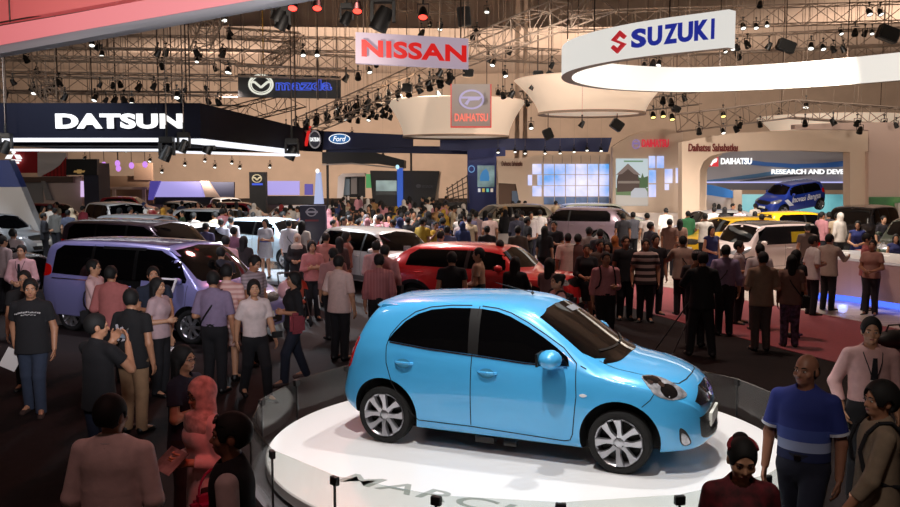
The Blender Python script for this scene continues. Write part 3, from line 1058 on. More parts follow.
mb.build('emblem', glow('emblem_red', 'c0282e', .8), t)
wires(t, [(p.x, p.y, zr + BH) for p in SP[4::9]])
rebase(t)

# --- white flared funnel canopies
def funnel(label, cx, ytop, hw, cyb, hwb, hb, Y):
    t = thing('funnel_canopy', label, 'canopy')
    c = at(cx, cyb, Y); zt_ = at(cx, ytop, Y).z + .25
    r0, r1 = hwb * Y / FPX, hw * Y / FPX
    mb = MB()
    prof = []
    for i in range(9):
        f = i / 8
        prof.append((r0 + (r1 - r0) * (f ** 1.35), c.z + (zt_ - c.z) * (f ** .85)))
    prof += [(r1 - .1, zt_ + .04), (r0 * .6, zt_ + .05)]
    mb.lathe(prof, 48, M=Matrix.Translation((c.x, Y, 0)))
    mb.build('skin', mat('funnel_cloth_glow', 'e2cdb8', .8, emit='e6cdb4', es=.5), t, 50)  # emission put into the cloth to make the canopy look luminous
    mb = MB(); mb.lathe([(r0 * .9, c.z + .03), (r0 + .05, c.z - .03), (r0 + .05, c.z + .08), (r0 * .9, c.z + .1)], 48, M=Matrix.Translation((c.x, Y, 0)), closed=True)
    mb.build('lower_rim', mat('funnel_rim', 'b39c8a', .6), t, 40)
    mb = MB(); mb.lathe([(0, c.z + .05), (r0 * .9, c.z + .05)], 48, M=Matrix.Translation((c.x, Y, 0)))
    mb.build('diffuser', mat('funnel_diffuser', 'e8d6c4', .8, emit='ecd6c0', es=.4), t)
    wires(t, [(c.x - r1 * .7, Y, zt_), (c.x + r1 * .7, Y, zt_)])
    rebase(t)
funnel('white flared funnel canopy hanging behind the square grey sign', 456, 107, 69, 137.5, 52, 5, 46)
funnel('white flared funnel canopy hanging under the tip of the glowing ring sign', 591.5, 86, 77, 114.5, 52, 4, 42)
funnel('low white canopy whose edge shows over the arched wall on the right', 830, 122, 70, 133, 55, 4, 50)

# --- far left stands
t = thing('red_stand', 'far red and white stand with three diamonds at the left', 'stand')
px_box('red_panel', 13, 151, 37.5, 173, 62, .3, M_REDP, t)
px_panel('diamond', [(13.3, 150.2), (15.3, 152.3), (13.3, 154.4), (11.3, 152.3)], 61.8, .1, G_WHITE, t)
px_panel('diamond', [(13.8, 154.4), (19.3, 154.8), (21.9, 158.8), (16.3, 158.8)], 61.8, .1, G_WHITE, t)
px_panel('diamond', [(12.8, 154.4), (7.3, 154.8), (4.7, 158.8), (10.3, 158.8)], 61.8, .1, G_WHITE, t)
px_text('letters', 'MITSUBISHI', G_WHITE, t, 11.6, 159.4, 21.4, 161.3, 61.9, .05, .03)
px_text('letters', 'MOTORS', G_WHITE, t, 13.3, 161.8, 19.4, 163.7, 61.9, .05, .03)
px_box('white_panel', 37.5, 152.5, 66, 176.5, 61.9, .3, M_WHITEP, t)
px_panel('red_sweep', [(41, 176.3), (52, 170.5), (60, 165), (66, 157), (66, 176.3)], 61.7, .1, stripes('red_ribs', ('a81f1f', '7c1414'), 'X', .25), t)
to_floor('grey_wall', 14, 42, 177, 62.2, .4, M_GREYP, t)
to_floor('blush_wall', 41, 81, 176, 62.3, .4, M_PINKW, t)
px_box('dark_beam', 18, 177, 73, 182.5, 61.6, .3, mat('beam_brown', '5f4a40', .7), t)
px_panel('grey_leg', [(41, 181), (45, 181), (52, 200), (46, 200)], 61.5, .3, M_GREYP, t)
px_box('lit_strip', 80.5, 181, 84.5, 197, 61.9, .2, glow('lilac_lit_strip', 'd6b8e6', 1.0), t)
rebase(t)
t = thing('stand_tower', 'dark slate tower with a gold cross emblem at the far left', 'tower')
to_floor('tower', 83, 98, 163, 60, 2.0, mat('slate_dark', '2a2a3c', .6), t)
px_box('fascia', 66, 159, 97, 175, 59.5, .4, M_BLK, t)
px_panel('cross', [(74, 170.5), (77, 170.5), (77, 169.5), (81, 169.5), (81, 170.5), (84.5, 170.5), (83.5, 172.5), (80.8, 172.5), (80.8, 173.5), (77, 173.5), (77, 172.5), (73.5, 172.5)], 59.4, .1, glow('cross_gold', 'b08a52', .5), t)
px_text('letters', 'TEST', G_WHITE, t, 66, 170.5, 71.5, 173, 59.4, .05) if False else None
rebase(t)
# far stages with violet light
t = thing('far_stage', 'far violet-lit stage behind the crowd left of the black totem', 'stage')
px_panel('violet_back', [(160, 181.5), (200, 181.5), (204, 197), (152, 197)], 84, .4, glow('violet_screen', 'a59be0', .9), t)
px_panel('left_wing', [(150, 181), (160, 181), (152, 200), (148, 200)], 83.6, .4, glow('violet_dim', '5a4fb0', .6), t)
px_panel('right_wing', [(200, 181), (208, 181), (219, 197), (206, 197)], 83.6, .4, M_PINKW, t)
px_box('dark_panel', 208, 182, 234, 199, 84.5, .4, mat('stage_dark_blue', '20223c', .6), t)
to_floor('base', 155, 232, 197, 84.8, .6, M_BLK, t)
rebase(t)
t = thing('far_stage', 'far violet-lit stage behind the crowd right of the black totem', 'stage')
px_box('violet_back', 266, 181, 299, 195, 84, .4, MATS['violet_screen'], t)
px_box('violet_panel', 304.5, 184, 312.5, 195, 84, .4, MATS['violet_dim'], t)
to_floor('base', 250, 316, 196, 84.8, .6, M_BLK, t)
rebase(t)
t = thing('far_stand', 'low beige far stand with a flat roof above the white van', 'stand')
to_floor('back', 97, 152, 176, 86, .4, mat('far_stand_brown', 'a07f66', .8), t)
px_box('roof', 108, 187, 147, 189.5, 85, .5, M_PINKW, t)
for px in (112, 142): to_floor('leg', px, px + 3, 189, 85, .3, M_PINKW, t)
px_box('frieze', 134, 163, 152, 180, 85.4, .3, mat('frieze_tan', 'b8937a', .8), t)
rebase(t)
for i, px in enumerate((90.2, 104, 117.5, 118.4, 131.5, 145)):
    p = at(px, (164, 165, 163.4, 168.4, 165.5, 164.5)[i], 66 + (i == 3))
    t = thing('stage_lamp_globe', 'round violet glowing stage lamp in the row at the far left', 'lamp', p, 'violet stage lamps in a row')
    mb = MB(); mb.ellipsoid((0, 0, 0), (.19, .19, .24), 12); mb.build('globe', glow('violet_globe', 'cf8dee', 1.1), t, 80)
    mb = MB(); mb.bar((0, 0, .22), (0, 0, ceil_z(p.x, p.y) + .5 - p.z), .025, n=5); mb.build('hanging_rod', M_STEELD, t)
# totems
t = thing('totem', 'tall black totem with a winged emblem above a blue line', 'totem')
to_floor('slab', 249, 265.5, 172, 52, .5, M_BLK, t)
px_ring('emblem', glow('emblem_gold_white', 'c8b894', .8), t, 257, 178.5, 5, 4.2, .2, 51.98, .06)
mb = MB(); mb.path([at(x, y, 51.9) for x, y in ((253, 177.6), (255, 177.8), (257, 180), (259, 177.8), (261, 177.6))], .05, 6); mb.build('emblem_wing', MATS['emblem_gold_white'], t)
px_box('blue_line', 252, 183.2, 262.5, 185.2, 51.95, .06, G_BLUE, t)
rebase(t)
t = thing('totem', 'navy totem with a silver ring badge near the pale blue car', 'totem')
px_panel('slab', [(299.5, 205.5), (325, 205.5), (327, 250), (301.5, 250)], 24.5, .25, mat('totem_navy', '1d1b38', .4), t)
px_ring('badge_ring', mat('badge_silver', 'b8b6c2', .3, metal=.3), t, 311.5, 212, 5.2, 4.4, .22, 24.48, .05)
px_box('badge_bar', 305.5, 211, 317.5, 213, 24.45, .06, MATS['badge_silver'], t)
px_box('red_line', 305, 219.6, 318.5, 221.4, 24.48, .02, mat('totem_red_line', '7c2030', .5), t)
to_floor('foot', 301, 327, 249, 24.5, .6, M_BLK, t)
rebase(t)

# --- navy far stand with the blue oval
t = thing('far_stand', 'far navy fascia stand carrying a blue oval sign', 'stand')
px_panel('fascia', [(322, 131), (413, 135), (413, 147), (322, 150)], 60, .5, M_NAVY2, t)
px_panel('lower_band', [(328, 145), (505, 147), (505, 155), (400, 153), (328, 152.5)], 60.6, .5, mat('band_navy', '1a2a66', .5), t)
disc('oval_rim', G_WHITE, t, 339.5, 138.8, 10.6, 5, 59.96, .05)
disc('oval', glow('oval_blue', '2f6fae', .8), t, 339.5, 138.8, 9.8, 4.3, 59.9, .05)
px_text('oval_script', 'Ford', G_WHITE, t, 333, 136.3, 346, 141.3, 59.84, .04, .01, shear=.3)
px_panel('dark_canopy', [(322, 152), (375, 152.5), (404, 160), (404, 168), (375, 163.5), (322, 163.5)], 59.5, 3, mat('canopy_dark', '191a20', .5), t)
px_panel('light_edge', [(322, 164.2), (352, 162.8), (404, 168), (404, 169.2), (352, 164.2), (322, 165.4)], 59.3, .3, mat('canopy_edge', 'b0a8a4', .5), t)
for px in (326, 410): to_floor('support_post', px, px + 2, 150, 60.7, .3, M_BLK, t)
rebase(t)
t = thing('far_portal', 'white rounded far portal with black screens inside', 'stand')
px_panel('frame', [(337, 198), (338, 177), (342, 173.5), (365, 173), (365, 176), (345, 177), (343, 198)], 58, .6, M_WHITEP, t)
px_box('dark_room', 343, 176.5, 365, 197.5, 58.4, .3, M_BLK, t)
px_box('screen', 343.5, 179, 349.5, 195, 58.2, .15, mat('screen_grey', '57626a', .3, emit='57626a', es=.4), t)
px_box('screen_frame', 351, 177, 357, 194, 58.2, .15, M_GREYP, t)
for px in (344, 347.5, 361): to_floor('leg', px, px + 1.6, 196, 58.2, .2, M_WHITEP, t)
rebase(t)
t = thing('light_column', 'tapering pale blue lit column with a bright lamp on top', 'column')
px_panel('column', [(314, 204), (316, 172), (320, 172), (323, 204)], 57, .5, glow('column_pale_blue', 'a9b6e0', .8), t)
disc('lamp', G_WHITE, t, 317.6, 171, 1.9, 2.3, 56.9, .1)
rebase(t)
t = thing('black_stand', 'black far stand with a grey-green picture screen and blue lit column', 'stand')
px_panel('back', [(370, 170.5), (399, 171), (399, 206), (373, 206)], 54, .5, M_BLK, t)
px_box('screen', 376, 180.5, 396.5, 194, 53.9, .08, screen_mat('screen_greygreen', '0c2226', '9fb4b0', 'b9cfcc', .25, .8), t)
px_box('screen_foot', 376, 191, 396.5, 195, 53.86, .06, mat('screen_dark_teal', '0e2226', .3), t)
px_box('green_panel', 366, 174, 373, 188, 54.2, .2, glow('green_lit', '5aa866', .7), t)
to_floor('blue_column', 397, 402.5, 168, 53.5, .6, glow('blue_lit_column', '3a63c8', .75), t)
disc('lamp', glow('cyan_lamp', 'bfeeff', 1.1), t, 397.5, 167, 1.8, 2.2, 53.4, .1)
px_panel('right_wall', [(403, 170.5), (439.5, 171), (433, 208), (403, 208)], 54.3, .5, mat('stand_charcoal', '1a191b', .5), t)
disc('small_emblem', mat('emblem_dim', '5b5b60', .5), t, 418.5, 186, 2.6, 1.9, 54.25, .05)
px_text('small_letters', 'HYUNDAI', mat('letters_dim', '53535a', .5), t, 422, 185, 433, 188, 54.25, .05, .02)
rebase(t)
t = thing('pillar_beam', 'tan slanting stand leg at the end of the black far stand', 'post')
px_panel('leg', [(437, 172), (441, 172), (438, 200), (432, 200)], 55, .5, M_CREAM, t); rebase(t)

# --- blue stand with a poster screen
t = thing('blue_stand', 'deep blue stand wall with a car poster screen and round badge', 'stand')
to_floor('wall', 467.5, 496.5, 150, 50, .5, mat('stand_blue', '1d2f7a', .5), t)
px_panel('upper_wall', [(440, 139), (612, 137.5), (608, 152), (505, 150), (467, 151), (440, 150)], 53, .5, mat('band_navy2', '26356e', .5), t)
px_panel('front_box', [(467.5, 150), (505.5, 147), (505.5, 156), (467.5, 158)], 49.8, .4, MATS['stand_blue'], t)
px_box('poster', 477.5, 165.5, 494.5, 187, 49.9, .08, screen_mat('poster_street', '20302e', '8aa6a8', 'c8d4d0', .6, .75), t)
px_panel('poster_car', [(480, 181), (480, 176), (482.5, 171), (486, 168.5), (488.5, 172), (489.5, 178), (489, 181)], 49.8, .05, glow('poster_car_blue', '3e7fb4', .8), t)
for i, c in enumerate(('e8e8ee', 'd0b85a', '6ec8c0', 'e0d0c0')):
    px_box('swatch', 478 + i * 4.2, 188.5, 480.5 + i * 4.2, 192, 49.9, .05, glow('swatch%d' % i, c, .7), t)
px_ring('badge', glow('badge_blue', '6f9fd8', .8), t, 471.5, 169, 3.3, 3.6, .25, 49.96, .05)
rebase(t)
for i, (x0, x1) in enumerate(((515, 519.5), (523, 527.5))):
    t = thing('hall_column', ('slim tan hall column, left one of the close pair above the cream stand', 'slim tan hall column, right one of the close pair above the cream stand')[i], 'column')
    to_floor('shaft', x0, x1, 132, 57, .3, M_WALLTAN, t)
    mb = MB(); p = at(x0, 132, 57); q = at(x1, 132, 57); mb.box((p.x + .02, 57.02, p.z), (q.x - .02, 57.28, 14)); mb.build('upper_shaft', M_WALLTAN, t); rebase(t)
t = thing('lattice_tower', 'small dark lattice of crossed bars at the back left of the blue stand', 'lattice')
mb = MB()
for i in range(5):
    mb.bar(at(447 + i * 5, 187 - i * 3, 49), at(449 + i * 5, 203, 49), .03, n=5)
    mb.bar(at(446, 190 + i * 3.2, 49), at(467, 176 + i * 6, 49), .03, n=5)
mb.build('bars', M_STEELD, t)
to_floor('foot', 446, 467, 202, 49, .2, M_BLK, t); rebase(t)

# --- cream stand with the sky video wall
t = thing('screen_stand', 'cream stand whose wall of screens shows a cloudy blue sky', 'stand')
px_panel('wall', [(497, 222), (497, 158.5), (520, 158), (545, 154.5), (580, 153.5), (610, 154), (610, 222)], 45, .5, M_CREAM, t)
px_box('dark_doorway', 499, 183, 522, 206, 44.9, .12, mat('doorway_brown', '5b463a', .8), t)
px_panel('inner_arch', [(498, 171), (518, 172), (522, 182), (523, 206), (520, 206), (516, 184), (498, 183)], 44.8, .3, M_CREAM, t)
px_box('inner_screen', 512, 191, 521, 205, 44.85, .05, mat('inner_screen', '3a4450', .3, emit='4a5566', es=.5), t)
px_text('script', 'Daihatsu Sahabatku', mat('script_brown', '5e2e22', .6), t, 501.5, 161, 522.5, 166, 45, .05, .02, shear=.1)
M_SKY = screen_mat('screen_sky', '5c9ee6', 'd3d2fa', 'fbf7ff', .5, 1.1)
cols_ = [(544, 554), (555, 565), (566, 575), (576, 587), (588, 598), (599.5, 609)]
for j, (y0, y1) in enumerate(((164, 174.3), (175, 185.3), (186, 196.3))):
    for x0, x1 in cols_:
        px_box('screen_tile', x0, y0, x1, y1, 44.95, .08, M_SKY, t)
for x0, x1 in cols_:
    px_box('screen_tile', x0, 197, x1, 204.5, 44.95, .08, screen_mat('screen_coast', '2a3340', '5b6f92', '8fa4cc', .5, .8), t)
for x0, y0, x1, y1 in ((532.5, 164, 541.5, 174.3), (528, 175, 532, 185.3), (537.5, 175, 542, 185.3), (532.5, 186, 541.5, 196.3)):
    px_box('screen_tile', x0, y0, x1, y1, 44.95, .08, M_SKY, t)
mb = MB()
for i in range(8):
    px = 543.4 + i * 9.4 if i < 7 else 609.6
    a_, b_ = at(px, 155.5, 44.98), at(px, 163.5, 44.98)
    mb.bar(a_, b_, .012, n=4)
mb.build('panel_joint', M_GREYP, t)
to_floor('base', 497, 610, 221.5, 45.02, .46, M_CREAM, t)
rebase(t)
# --- cream stand with the house picture
t = thing('picture_stand', 'cream curved-top stand with red letters and a wooden house picture', 'stand')
px_panel('wall', [(612.5, 222), (612.5, 147), (620, 141.5), (632, 135), (645, 131), (660, 129), (683, 130), (683, 222)], 44, .5, M_CREAM, t)
px_text('letters', 'DAIHATSU', glow('lit_crimson_letters', 'c8283c', .9), t, 641.5, 139.3, 668.5, 147.2, 44, .06, .03)
px_ring('emblem', glow('emblem_violet', '8d78b0', .8), t, 636, 144.2, 3.9, 4.8, .25, 43.97, .06)
px_box('emblem_flag', 633.5, 142.5, 638.5, 144.3, 43.95, .05, MATS['emblem_violet'], t)
px_box('picture', 616, 158.5, 648, 205.5, 43.95, .05, glow('picture_sky', 'c3d2d8', .8), t)
P1 = 43.9
px_box('picture_road', 616, 194, 648, 205.3, P1, .03, glow('picture_road', 'c2b8ae', .75), t)
px_panel('picture_grass', [(616, 188), (630, 186.5), (648, 188), (648, 196), (616, 195)], P1 - .01, .03, glow('picture_grass', '6f8a5e', .6), t)
px_panel('picture_house', [(617, 192), (617, 180), (619, 172), (628, 164.5), (637, 172), (640, 180), (640, 191)], P1 - .03, .03, glow('picture_house', '54423c', .6), t)
px_panel('picture_roof', [(616, 175), (628, 163.5), (641, 175.5), (634, 174), (628, 169), (622, 174)], P1 - .05, .03, glow('picture_roof', '8b7a74', .6), t)
px_box('picture_gallery', 618, 181, 639.5, 183.4, P1 - .05, .03, glow('picture_gallery', '93847a', .6), t)
px_panel('picture_palm', [(639, 190), (640, 181), (637.5, 177), (641, 178), (642.5, 173), (644, 177.5), (648, 176), (648, 187)], P1 - .04, .03, glow('picture_palm', '4f6e4a', .6), t)
px_panel('picture_car', [(631, 197.5), (631, 192), (635, 188), (645, 188), (647.5, 192), (647.5, 197.5)], P1 - .06, .03, glow('picture_car', 'b9bcc4', .8), t)
px_box('picture_heading', 624, 160.5, 643, 162, P1, .03, glow('picture_heading', '6f9a72', .7), t)
for x0, y0, x1, y1 in ((649, 156, 655.3, 168), (657, 156, 664, 168), (649, 170, 656, 183), (665, 169, 672.5, 183), (649, 184.5, 656, 197), (665, 184, 669, 190), (676, 168, 682, 183)):
    px_box('screen_tile', x0, y0, x1, y1, 43.95, .08, M_SKY, t)
to_floor('base', 612, 684, 213, 43.4, .3, M_WHITEP, t)
rebase(t)

# --- arched cream stand with the tilted blue car
t = thing('arch_stand', 'wide cream arched stand with brown script over a grey and blue interior', 'stand')
Y = 40
out = [(682, 232), (682, 142), (700, 138), (730, 133.5), (770, 131), (820, 129.5), (868, 131), (868, 232), (850, 232), (850, 152), (800, 150.5), (755, 150.5), (735, 151.5), (722, 153), (711, 156), (704, 161), (700, 170), (699, 232)]
px_panel('arch', out, Y, .7, M_CREAM, t)
px_text('script', 'Daihatsu Sahabatku', mat('script_dark_red', '6b1f1c', .6), t, 688, 143.5, 737.5, 151.5, Y, .05, .02, shear=.05)
px_panel('jamb_curve', [(699, 232), (700, 171), (704, 161.5), (711, 156.5), (722, 153.5), (722, 154.5), (713, 160), (707, 170), (706, 232)], Y + .75, 2.5, M_CREAM, t)
px_panel('back_wall', [(690, 183), (690, 146), (862, 146), (862, 183)], Y + 8.5, .3, mat('graphic_grey', '9c999d', .5), t)
YB = Y + 8.4
M_RIB = mat('ribbon_blue', '2f5a98', .45, emit='2f5a98', es=.15)
def sweep(name, top, bot, y, m):
    px_panel(name, top + bot[::-1], y, .05, m, t)
sweep('ribbon', [(742, 159), (765, 162), (795, 164), (825, 163), (852, 160)], [(742, 164), (765, 166), (795, 168), (825, 167.5), (852, 166)], YB, M_RIB)
sweep('ribbon', [(700, 181), (725, 178), (755, 174), (780, 170), (800, 167.5)], [(700, 182.5), (725, 180.5), (755, 178), (780, 174), (800, 170)], YB - .02, mat('ribbon_teal', '486f92', .45))
sweep('ribbon', [(740, 181), (770, 177), (800, 173.5), (830, 171), (852, 170)], [(740, 182), (770, 179), (800, 175.5), (830, 172.5), (852, 171.5)], YB - .03, mat('ribbon_dark', '4a4a52', .45))
px_box('red_square', 708.5, 155.5, 718.5, 166.5, Y + 3.4, .1, glow('logo_red', 'd22430', .9), t)
px_panel('square_flag', [(710, 158.5), (717.5, 158.5), (716.5, 162), (713.5, 163), (711.5, 165.8), (710.5, 165), (713, 160.5), (710, 160)], Y + 3.35, .05, G_WHITE, t)
px_text('letters', 'DAIHATSU', G_WHITE, t, 720.5, 158, 751.5, 164.3, Y + 3.4, .05, .03)
px_text('letters', 'RESEARCH AND DEVELOPMENT', G_WHITE, t, 771, 169.2, 877, 174.2, Y + 8.3, .05, .035)
px_box('light_line', 700, 181.6, 852, 183, YB - .1, .15, glow('line_violet_white', 'b8b8f0', 1.0), t)
px_panel('ceiling_inside', [(690, 183), (862, 183), (862, 190), (690, 190)], Y + 8.2, .3, mat('graphic_grey2', '77737a', .5), t)
sweep('ribbon', [(700, 184), (712, 185), (725, 188), (733, 191)], [(700, 194), (712, 195.5), (725, 197.5), (733, 198)], Y + 3.2, mat('ribbon_bright', '2f6fb4', .45, emit='2f6fb4', es=.3))
px_box('inner_column', 733, 190, 742, 232, Y + 3.3, .6, M_CREAM, t)
px_box('blush_wall', 699, 190, 733, 232, Y + 3.6, .3, M_WHITEP, t)
px_box('cyan_wall', 742, 194, 862, 232, Y + 8.2, .3, M_WHITEP, t)
M_CYAN = screen_mat('screen_cyan', '5f9fa8', '84d0d6', 'a8e2e4', .35, .8)
for x0, x1 in ((742.5, 768), (770, 800), (801, 828), (829, 852)):
    px_box('lit_panel', x0, 194.5, x1, 214, Y + 8.1, .1, M_CYAN, t)
rebase(t)
t = thing('stand_wall', 'plain pale wall with a green landscape screen at the right edge', 'wall panel')
px_panel('wall', [(868.5, 232), (868.5, 151.5), (960, 150), (960, 232)], Y - .3, .6, M_PINKW, t)
px_box('screen', 869.5, 197, 960, 226, Y - .4, .08, screen_mat('screen_green', '16321c', '41703a', '8a9a58', .5, .6), t)
px_box('side_panel', 898, 203, 960, 232, Y - .9, .3, M_WHITEP, t)
rebase(t)
t = thing('header_beam', 'long cream header band running over the arched stand', 'beam')
px_panel('beam', [(795, 124.5), (850, 122.5), (960, 122), (960, 151), (868.6, 151.4), (868.6, 130), (795, 129)], Y + .9, .5, M_PINKW, t); rebase(t)

# --- reception counter on the right with blue light at its foot
t = thing('reception_counter', 'long white reception counter with a glowing blue plinth', 'counter')
P = [ground(807, 298), ground(850, 303), ground(905, 312), ground(1010, 330)]
Q = [Vector((p.x + 1.2, p.y + 2.0, 0)) for p in P][::-1]
Q[-1] = Vector((P[0].x + .6, P[0].y + 1.5, 0))
Z1 = .98
pol = [(p.x, p.y) for p in P + Q]
cx = sum(p[0] for p in pol) / len(pol); cy = sum(p[1] for p in pol) / len(pol)
def grow(k): return [(cx + (x - cx) * k, cy + (y - cy) * k) for x, y in pol]
mb = MB(); mb.prism(pol, (0, 0, .16), (1, 0, 0), (0, 1, 0), (0, 0, Z1 - .16)); mb.build('body', mat('counter_front', 'c9aaa4', .4, coat=.3), t)
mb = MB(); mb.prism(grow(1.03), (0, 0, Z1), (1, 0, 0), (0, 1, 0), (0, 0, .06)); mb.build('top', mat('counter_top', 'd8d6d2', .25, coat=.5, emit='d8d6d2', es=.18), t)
mb = MB(); mb.prism(grow(.985), (0, 0, .03), (1, 0, 0), (0, 1, 0), (0, 0, .13)); mb.build('lit_plinth', glow('plinth_blue', '4a6cff', 1.6), t)
rebase(t)
d = bpy.data.lights.new('plinth_light', 'POINT'); d.energy = 3; d.color = (.25, .35, 1); d.shadow_soft_size = .1
o = bpy.data.objects.new('plinth_light', d); COL.objects.link(o); o.location = (P[1].x - .3, P[1].y - .3, .12)

# ------------------------------------------------------------------ lighting trusses and lanterns
def truss(label, a, b, w=.5, m=None, n=None, r=.035, group=None):
    a, b = Vector(a), Vector(b)
    t = empty('lighting_truss', a, 0, label, 'truss', group)
    d = b - a; L = d.length
    q = d.to_track_quat('X', 'Z')
    n = n or max(4, int(L / (w * 1.3)))
    mb = MB()
    cs = [Vector((0, sy * w / 2, sz * w / 2)) for sy in (1, -1) for sz in (1, -1)]
    for c in cs:
        mb.bar(q @ c, q @ (c + Vector((L, 0, 0))), r, n=5)
    for i in range(n):
        x0, x1 = L * i / n, L * (i + 1) / n
        for k, (c0, c1) in enumerate(((cs[0], cs[1]), (cs[1], cs[3]), (cs[3], cs[2]), (cs[2], cs[0]))):
            p, e = (c0, c1) if (i + k) % 2 else (c1, c0)
            mb.bar(q @ (p + Vector((x0, 0, 0))), q @ (e + Vector((x1, 0, 0))), r * .6, n=4, caps=False)
            mb.bar(q @ (c0 + Vector((x0, 0, 0))), q @ (c1 + Vector((x0, 0, 0))), r * .6, n=4, caps=False)
    mb.build('lattice', m or M_STEEL, t)
    for f in (.08, .5, .92):
        mb = MB(); p = d * f
        mb.bar(p, (p.x, p.y, ceil_z(a.x + p.x, a.y + p.y) + .02 - a.z), .018, n=4); mb.build('hanging_wire', M_STEEL, t)
    return t
TR = [
    ((-20, 41), (355, 45), 52, .75, 'thin horizontal lighting truss high over the navy fascia, top row'),
    ((-20, 53), (215, 57), 48, .7, 'horizontal lighting truss over the navy fascia, second row'),
    ((-20, 66), (235, 70), 46, 1.0, 'deep horizontal lighting truss over the navy fascia, third row'),
    ((-20, 82), (235, 86), 50, 1.1, 'deep horizontal lighting truss over the navy fascia, fourth row'),
    ((-20, 97), (240, 99), 56, .8, 'lowest horizontal lighting truss just above the navy fascia'),
    ((222, 56), (356, 64), 52, .8, 'lighting truss behind the black sign with the winged emblem'),
    ((236, 71), (342, 74), 49.5, .55, 'short truss carrying the black sign with the winged emblem'),
    ((225, 33), (300, 38), 55, .6, 'short high truss left of the lilac sign'),
    ((470, 52), (560, 57), 56, .8, 'short truss left of the tip of the glowing ring sign'),
    ((560, 22), (905, 12), 50, 1.0, 'long high lighting truss above the blue ring-sign letters'),
    ((728, 44), (905, 36), 46, .8, 'lighting truss with hanging lanterns right of the ring sign letters'),
    ((640, 64), (905, 52), 54, .8, 'long lighting truss seen just over the glowing ring band'),
    ((678, 123), (792, 109), 42, .8, 'left half of the pale truss over the arched stand'),
    ((792, 109), (915, 118), 42, .8, 'right half of the pale truss over the arched stand'),
    ((385, 5), (470, 9), 60, .7, 'short truss at the top edge above the lilac sign'),
    ((500, 100), (532, 96), 60, .8, 'short dark truss between the two funnel canopies'),
    ((640, 105), (700, 98), 60, .8, 'short truss right of the ring-tip funnel canopy'),
]
for a, b, Y, w_, lab in TR:
    truss(lab, at(*a, Y), at(*b, Y), w_, M_STEEL)
truss('long slanting truss rising from the navy fascia towards the lilac sign', at(300, 128, 52), at(455, 62, 40), .9, M_STEEL)
truss('long slanting truss rising from the lilac sign to the top edge', at(455, 57, 40), at(606, -4, 31), .9, M_STEEL)
truss('dark truss slanting down under the black sign', at(225, 118, 56), at(300, 98, 54), 1.0, M_STEELD)
truss('truss dropping from the top edge above the navy fascia', at(212, 12, 36), at(198, 42, 38), .8, M_STEEL)
truss('short slanting truss by the left wall of lanterns', at(36, 78, 44), at(58, 100, 40), .7, M_STEEL)
truss('slanting truss above the black sign', at(300, 40, 56), at(268, 66, 50), .6, M_STEEL)
# thin drops
for i, (px, y0, Y, c) in enumerate(((190, 0, 44, 0), (186.5, 20, 44, 0), (318, 0, 47, 0), (264, 5, 52, 1), (172, 40, 50, 0), (92, 40, 46, 0), (221, 15, 46, 0))):
    t = empty('drop_pole', at(px, 100, Y), 0, 'thin pole hanging straight down from the roof among the left trusses' if not c else 'thin yellow pole hanging near the black sign', 'pole', None if c else 'thin poles among the left trusses')
    mb = MB(); mb.bar((0, 0, 0), (0, 0, ceil_z(t.location.x, t.location.y) + .02 - t.location.z), .035, n=6); mb.build('tube', mat('pole_yellow', 'b08a30', .6) if c else M_STEELD, t)

# lanterns: one of each kind, then copies
M_CAN = mat('lantern_black', (.018, .017, .017), .5)
G_LENS = glow('lantern_lens_white', 'fffdf2', 2.2)
G_LENSR = glow('lantern_lens_red', 'ff4a3a', 2.6, base='ff2020')
G_LENSY = glow('lantern_lens_amber', 'ffe28a', 2.0)
def make_lantern(lens, scale=1.0):
    t = empty('stage_lantern')
    mb = MB(); mb.lathe([(.0, .22), (.09, .20), (.13, .08), (.15, -.06), (.17, -.20), (.15, -.20), (.13, -.06), (0, -.04)], 14, M=Matrix.Rotation(R(-32), 4, 'X')); mb.build('can', M_CAN, t, 40)
    mb = MB()
    for s in (-1, 1): mb.cbox((s * .18, 0, .13), (.02, .05, .30))
    mb.cbox((0, 0, .28), (.38, .05, .03)); mb.bar((0, 0, .28), (0, 0, .48), .03, n=6); mb.cbox((0, 0, .5), (.10, .10, .08))
    mb.build('yoke', M_CAN, t)
    if lens is not None:
        mb = MB(); mb.lathe([(0, -.17), (.14, -.17)], 14, M=Matrix.Rotation(R(-32), 4, 'X')); mb.build('lens', lens, t)
    return t
protos = {}
def lantern(kind, loc, s, label, group, rz=0):
    if kind not in protos:
        t = protos[kind] = make_lantern({'d': None, 'w': G_LENS, 'r': G_LENSR, 'y': G_LENSY}[kind])
    else:
        t = copy_tree(protos[kind])
        for ch in list(t.children):
            if ch.name.startswith('hanging_rod'): bpy.data.objects.remove(ch)
    t.location = loc; t.scale = (s, s, s); t.rotation_euler = (0, 0, rz)
    L = (ceil_z(loc[0], loc[1]) + .02 - loc[2]) / s
    mb = MB(); mb.bar((0, 0, .5), (0, 0, L), .008, n=4); mb.build('hanging_rod', M_STEEL, t)
    tag(t, label, 'stage light', group)
random.seed(5)
dark = [(26, 59), (37, 72), (13, 82), (33, 88), (41, 93), (54, 85), (59, 83), (65, 97), (6, 95), (106, 100), (115, 100), (120, 84), (124, 100), (139, 87), (100, 85), (113, 85), (154, 86), (167, 87), (162, 66), (158, 53), (166, 53), (182, 97), (185, 90), (215, 68), (223, 54), (208, 101), (218, 102), (206, 88), (229, 36), (230, 33), (289, 26), (222, 54), (346, 78), (358, 76), (376, 64), (433, 78), (440, 73), (420, 88), (439, 94), (430, 24), (422, 33), (196, 52), (200, 56), (98, 47), (46, 96), (49, 90), (180, 99), (183, 104)]
lit = [(92, 43), (102, 54), (95, 98), (132, 101), (177, 95), (197, 60), (228, 70), (303, 53), (317, 53), (229, 71), (369, 70), (440, 27), (224, 18), (34, 91), (179, 96)]
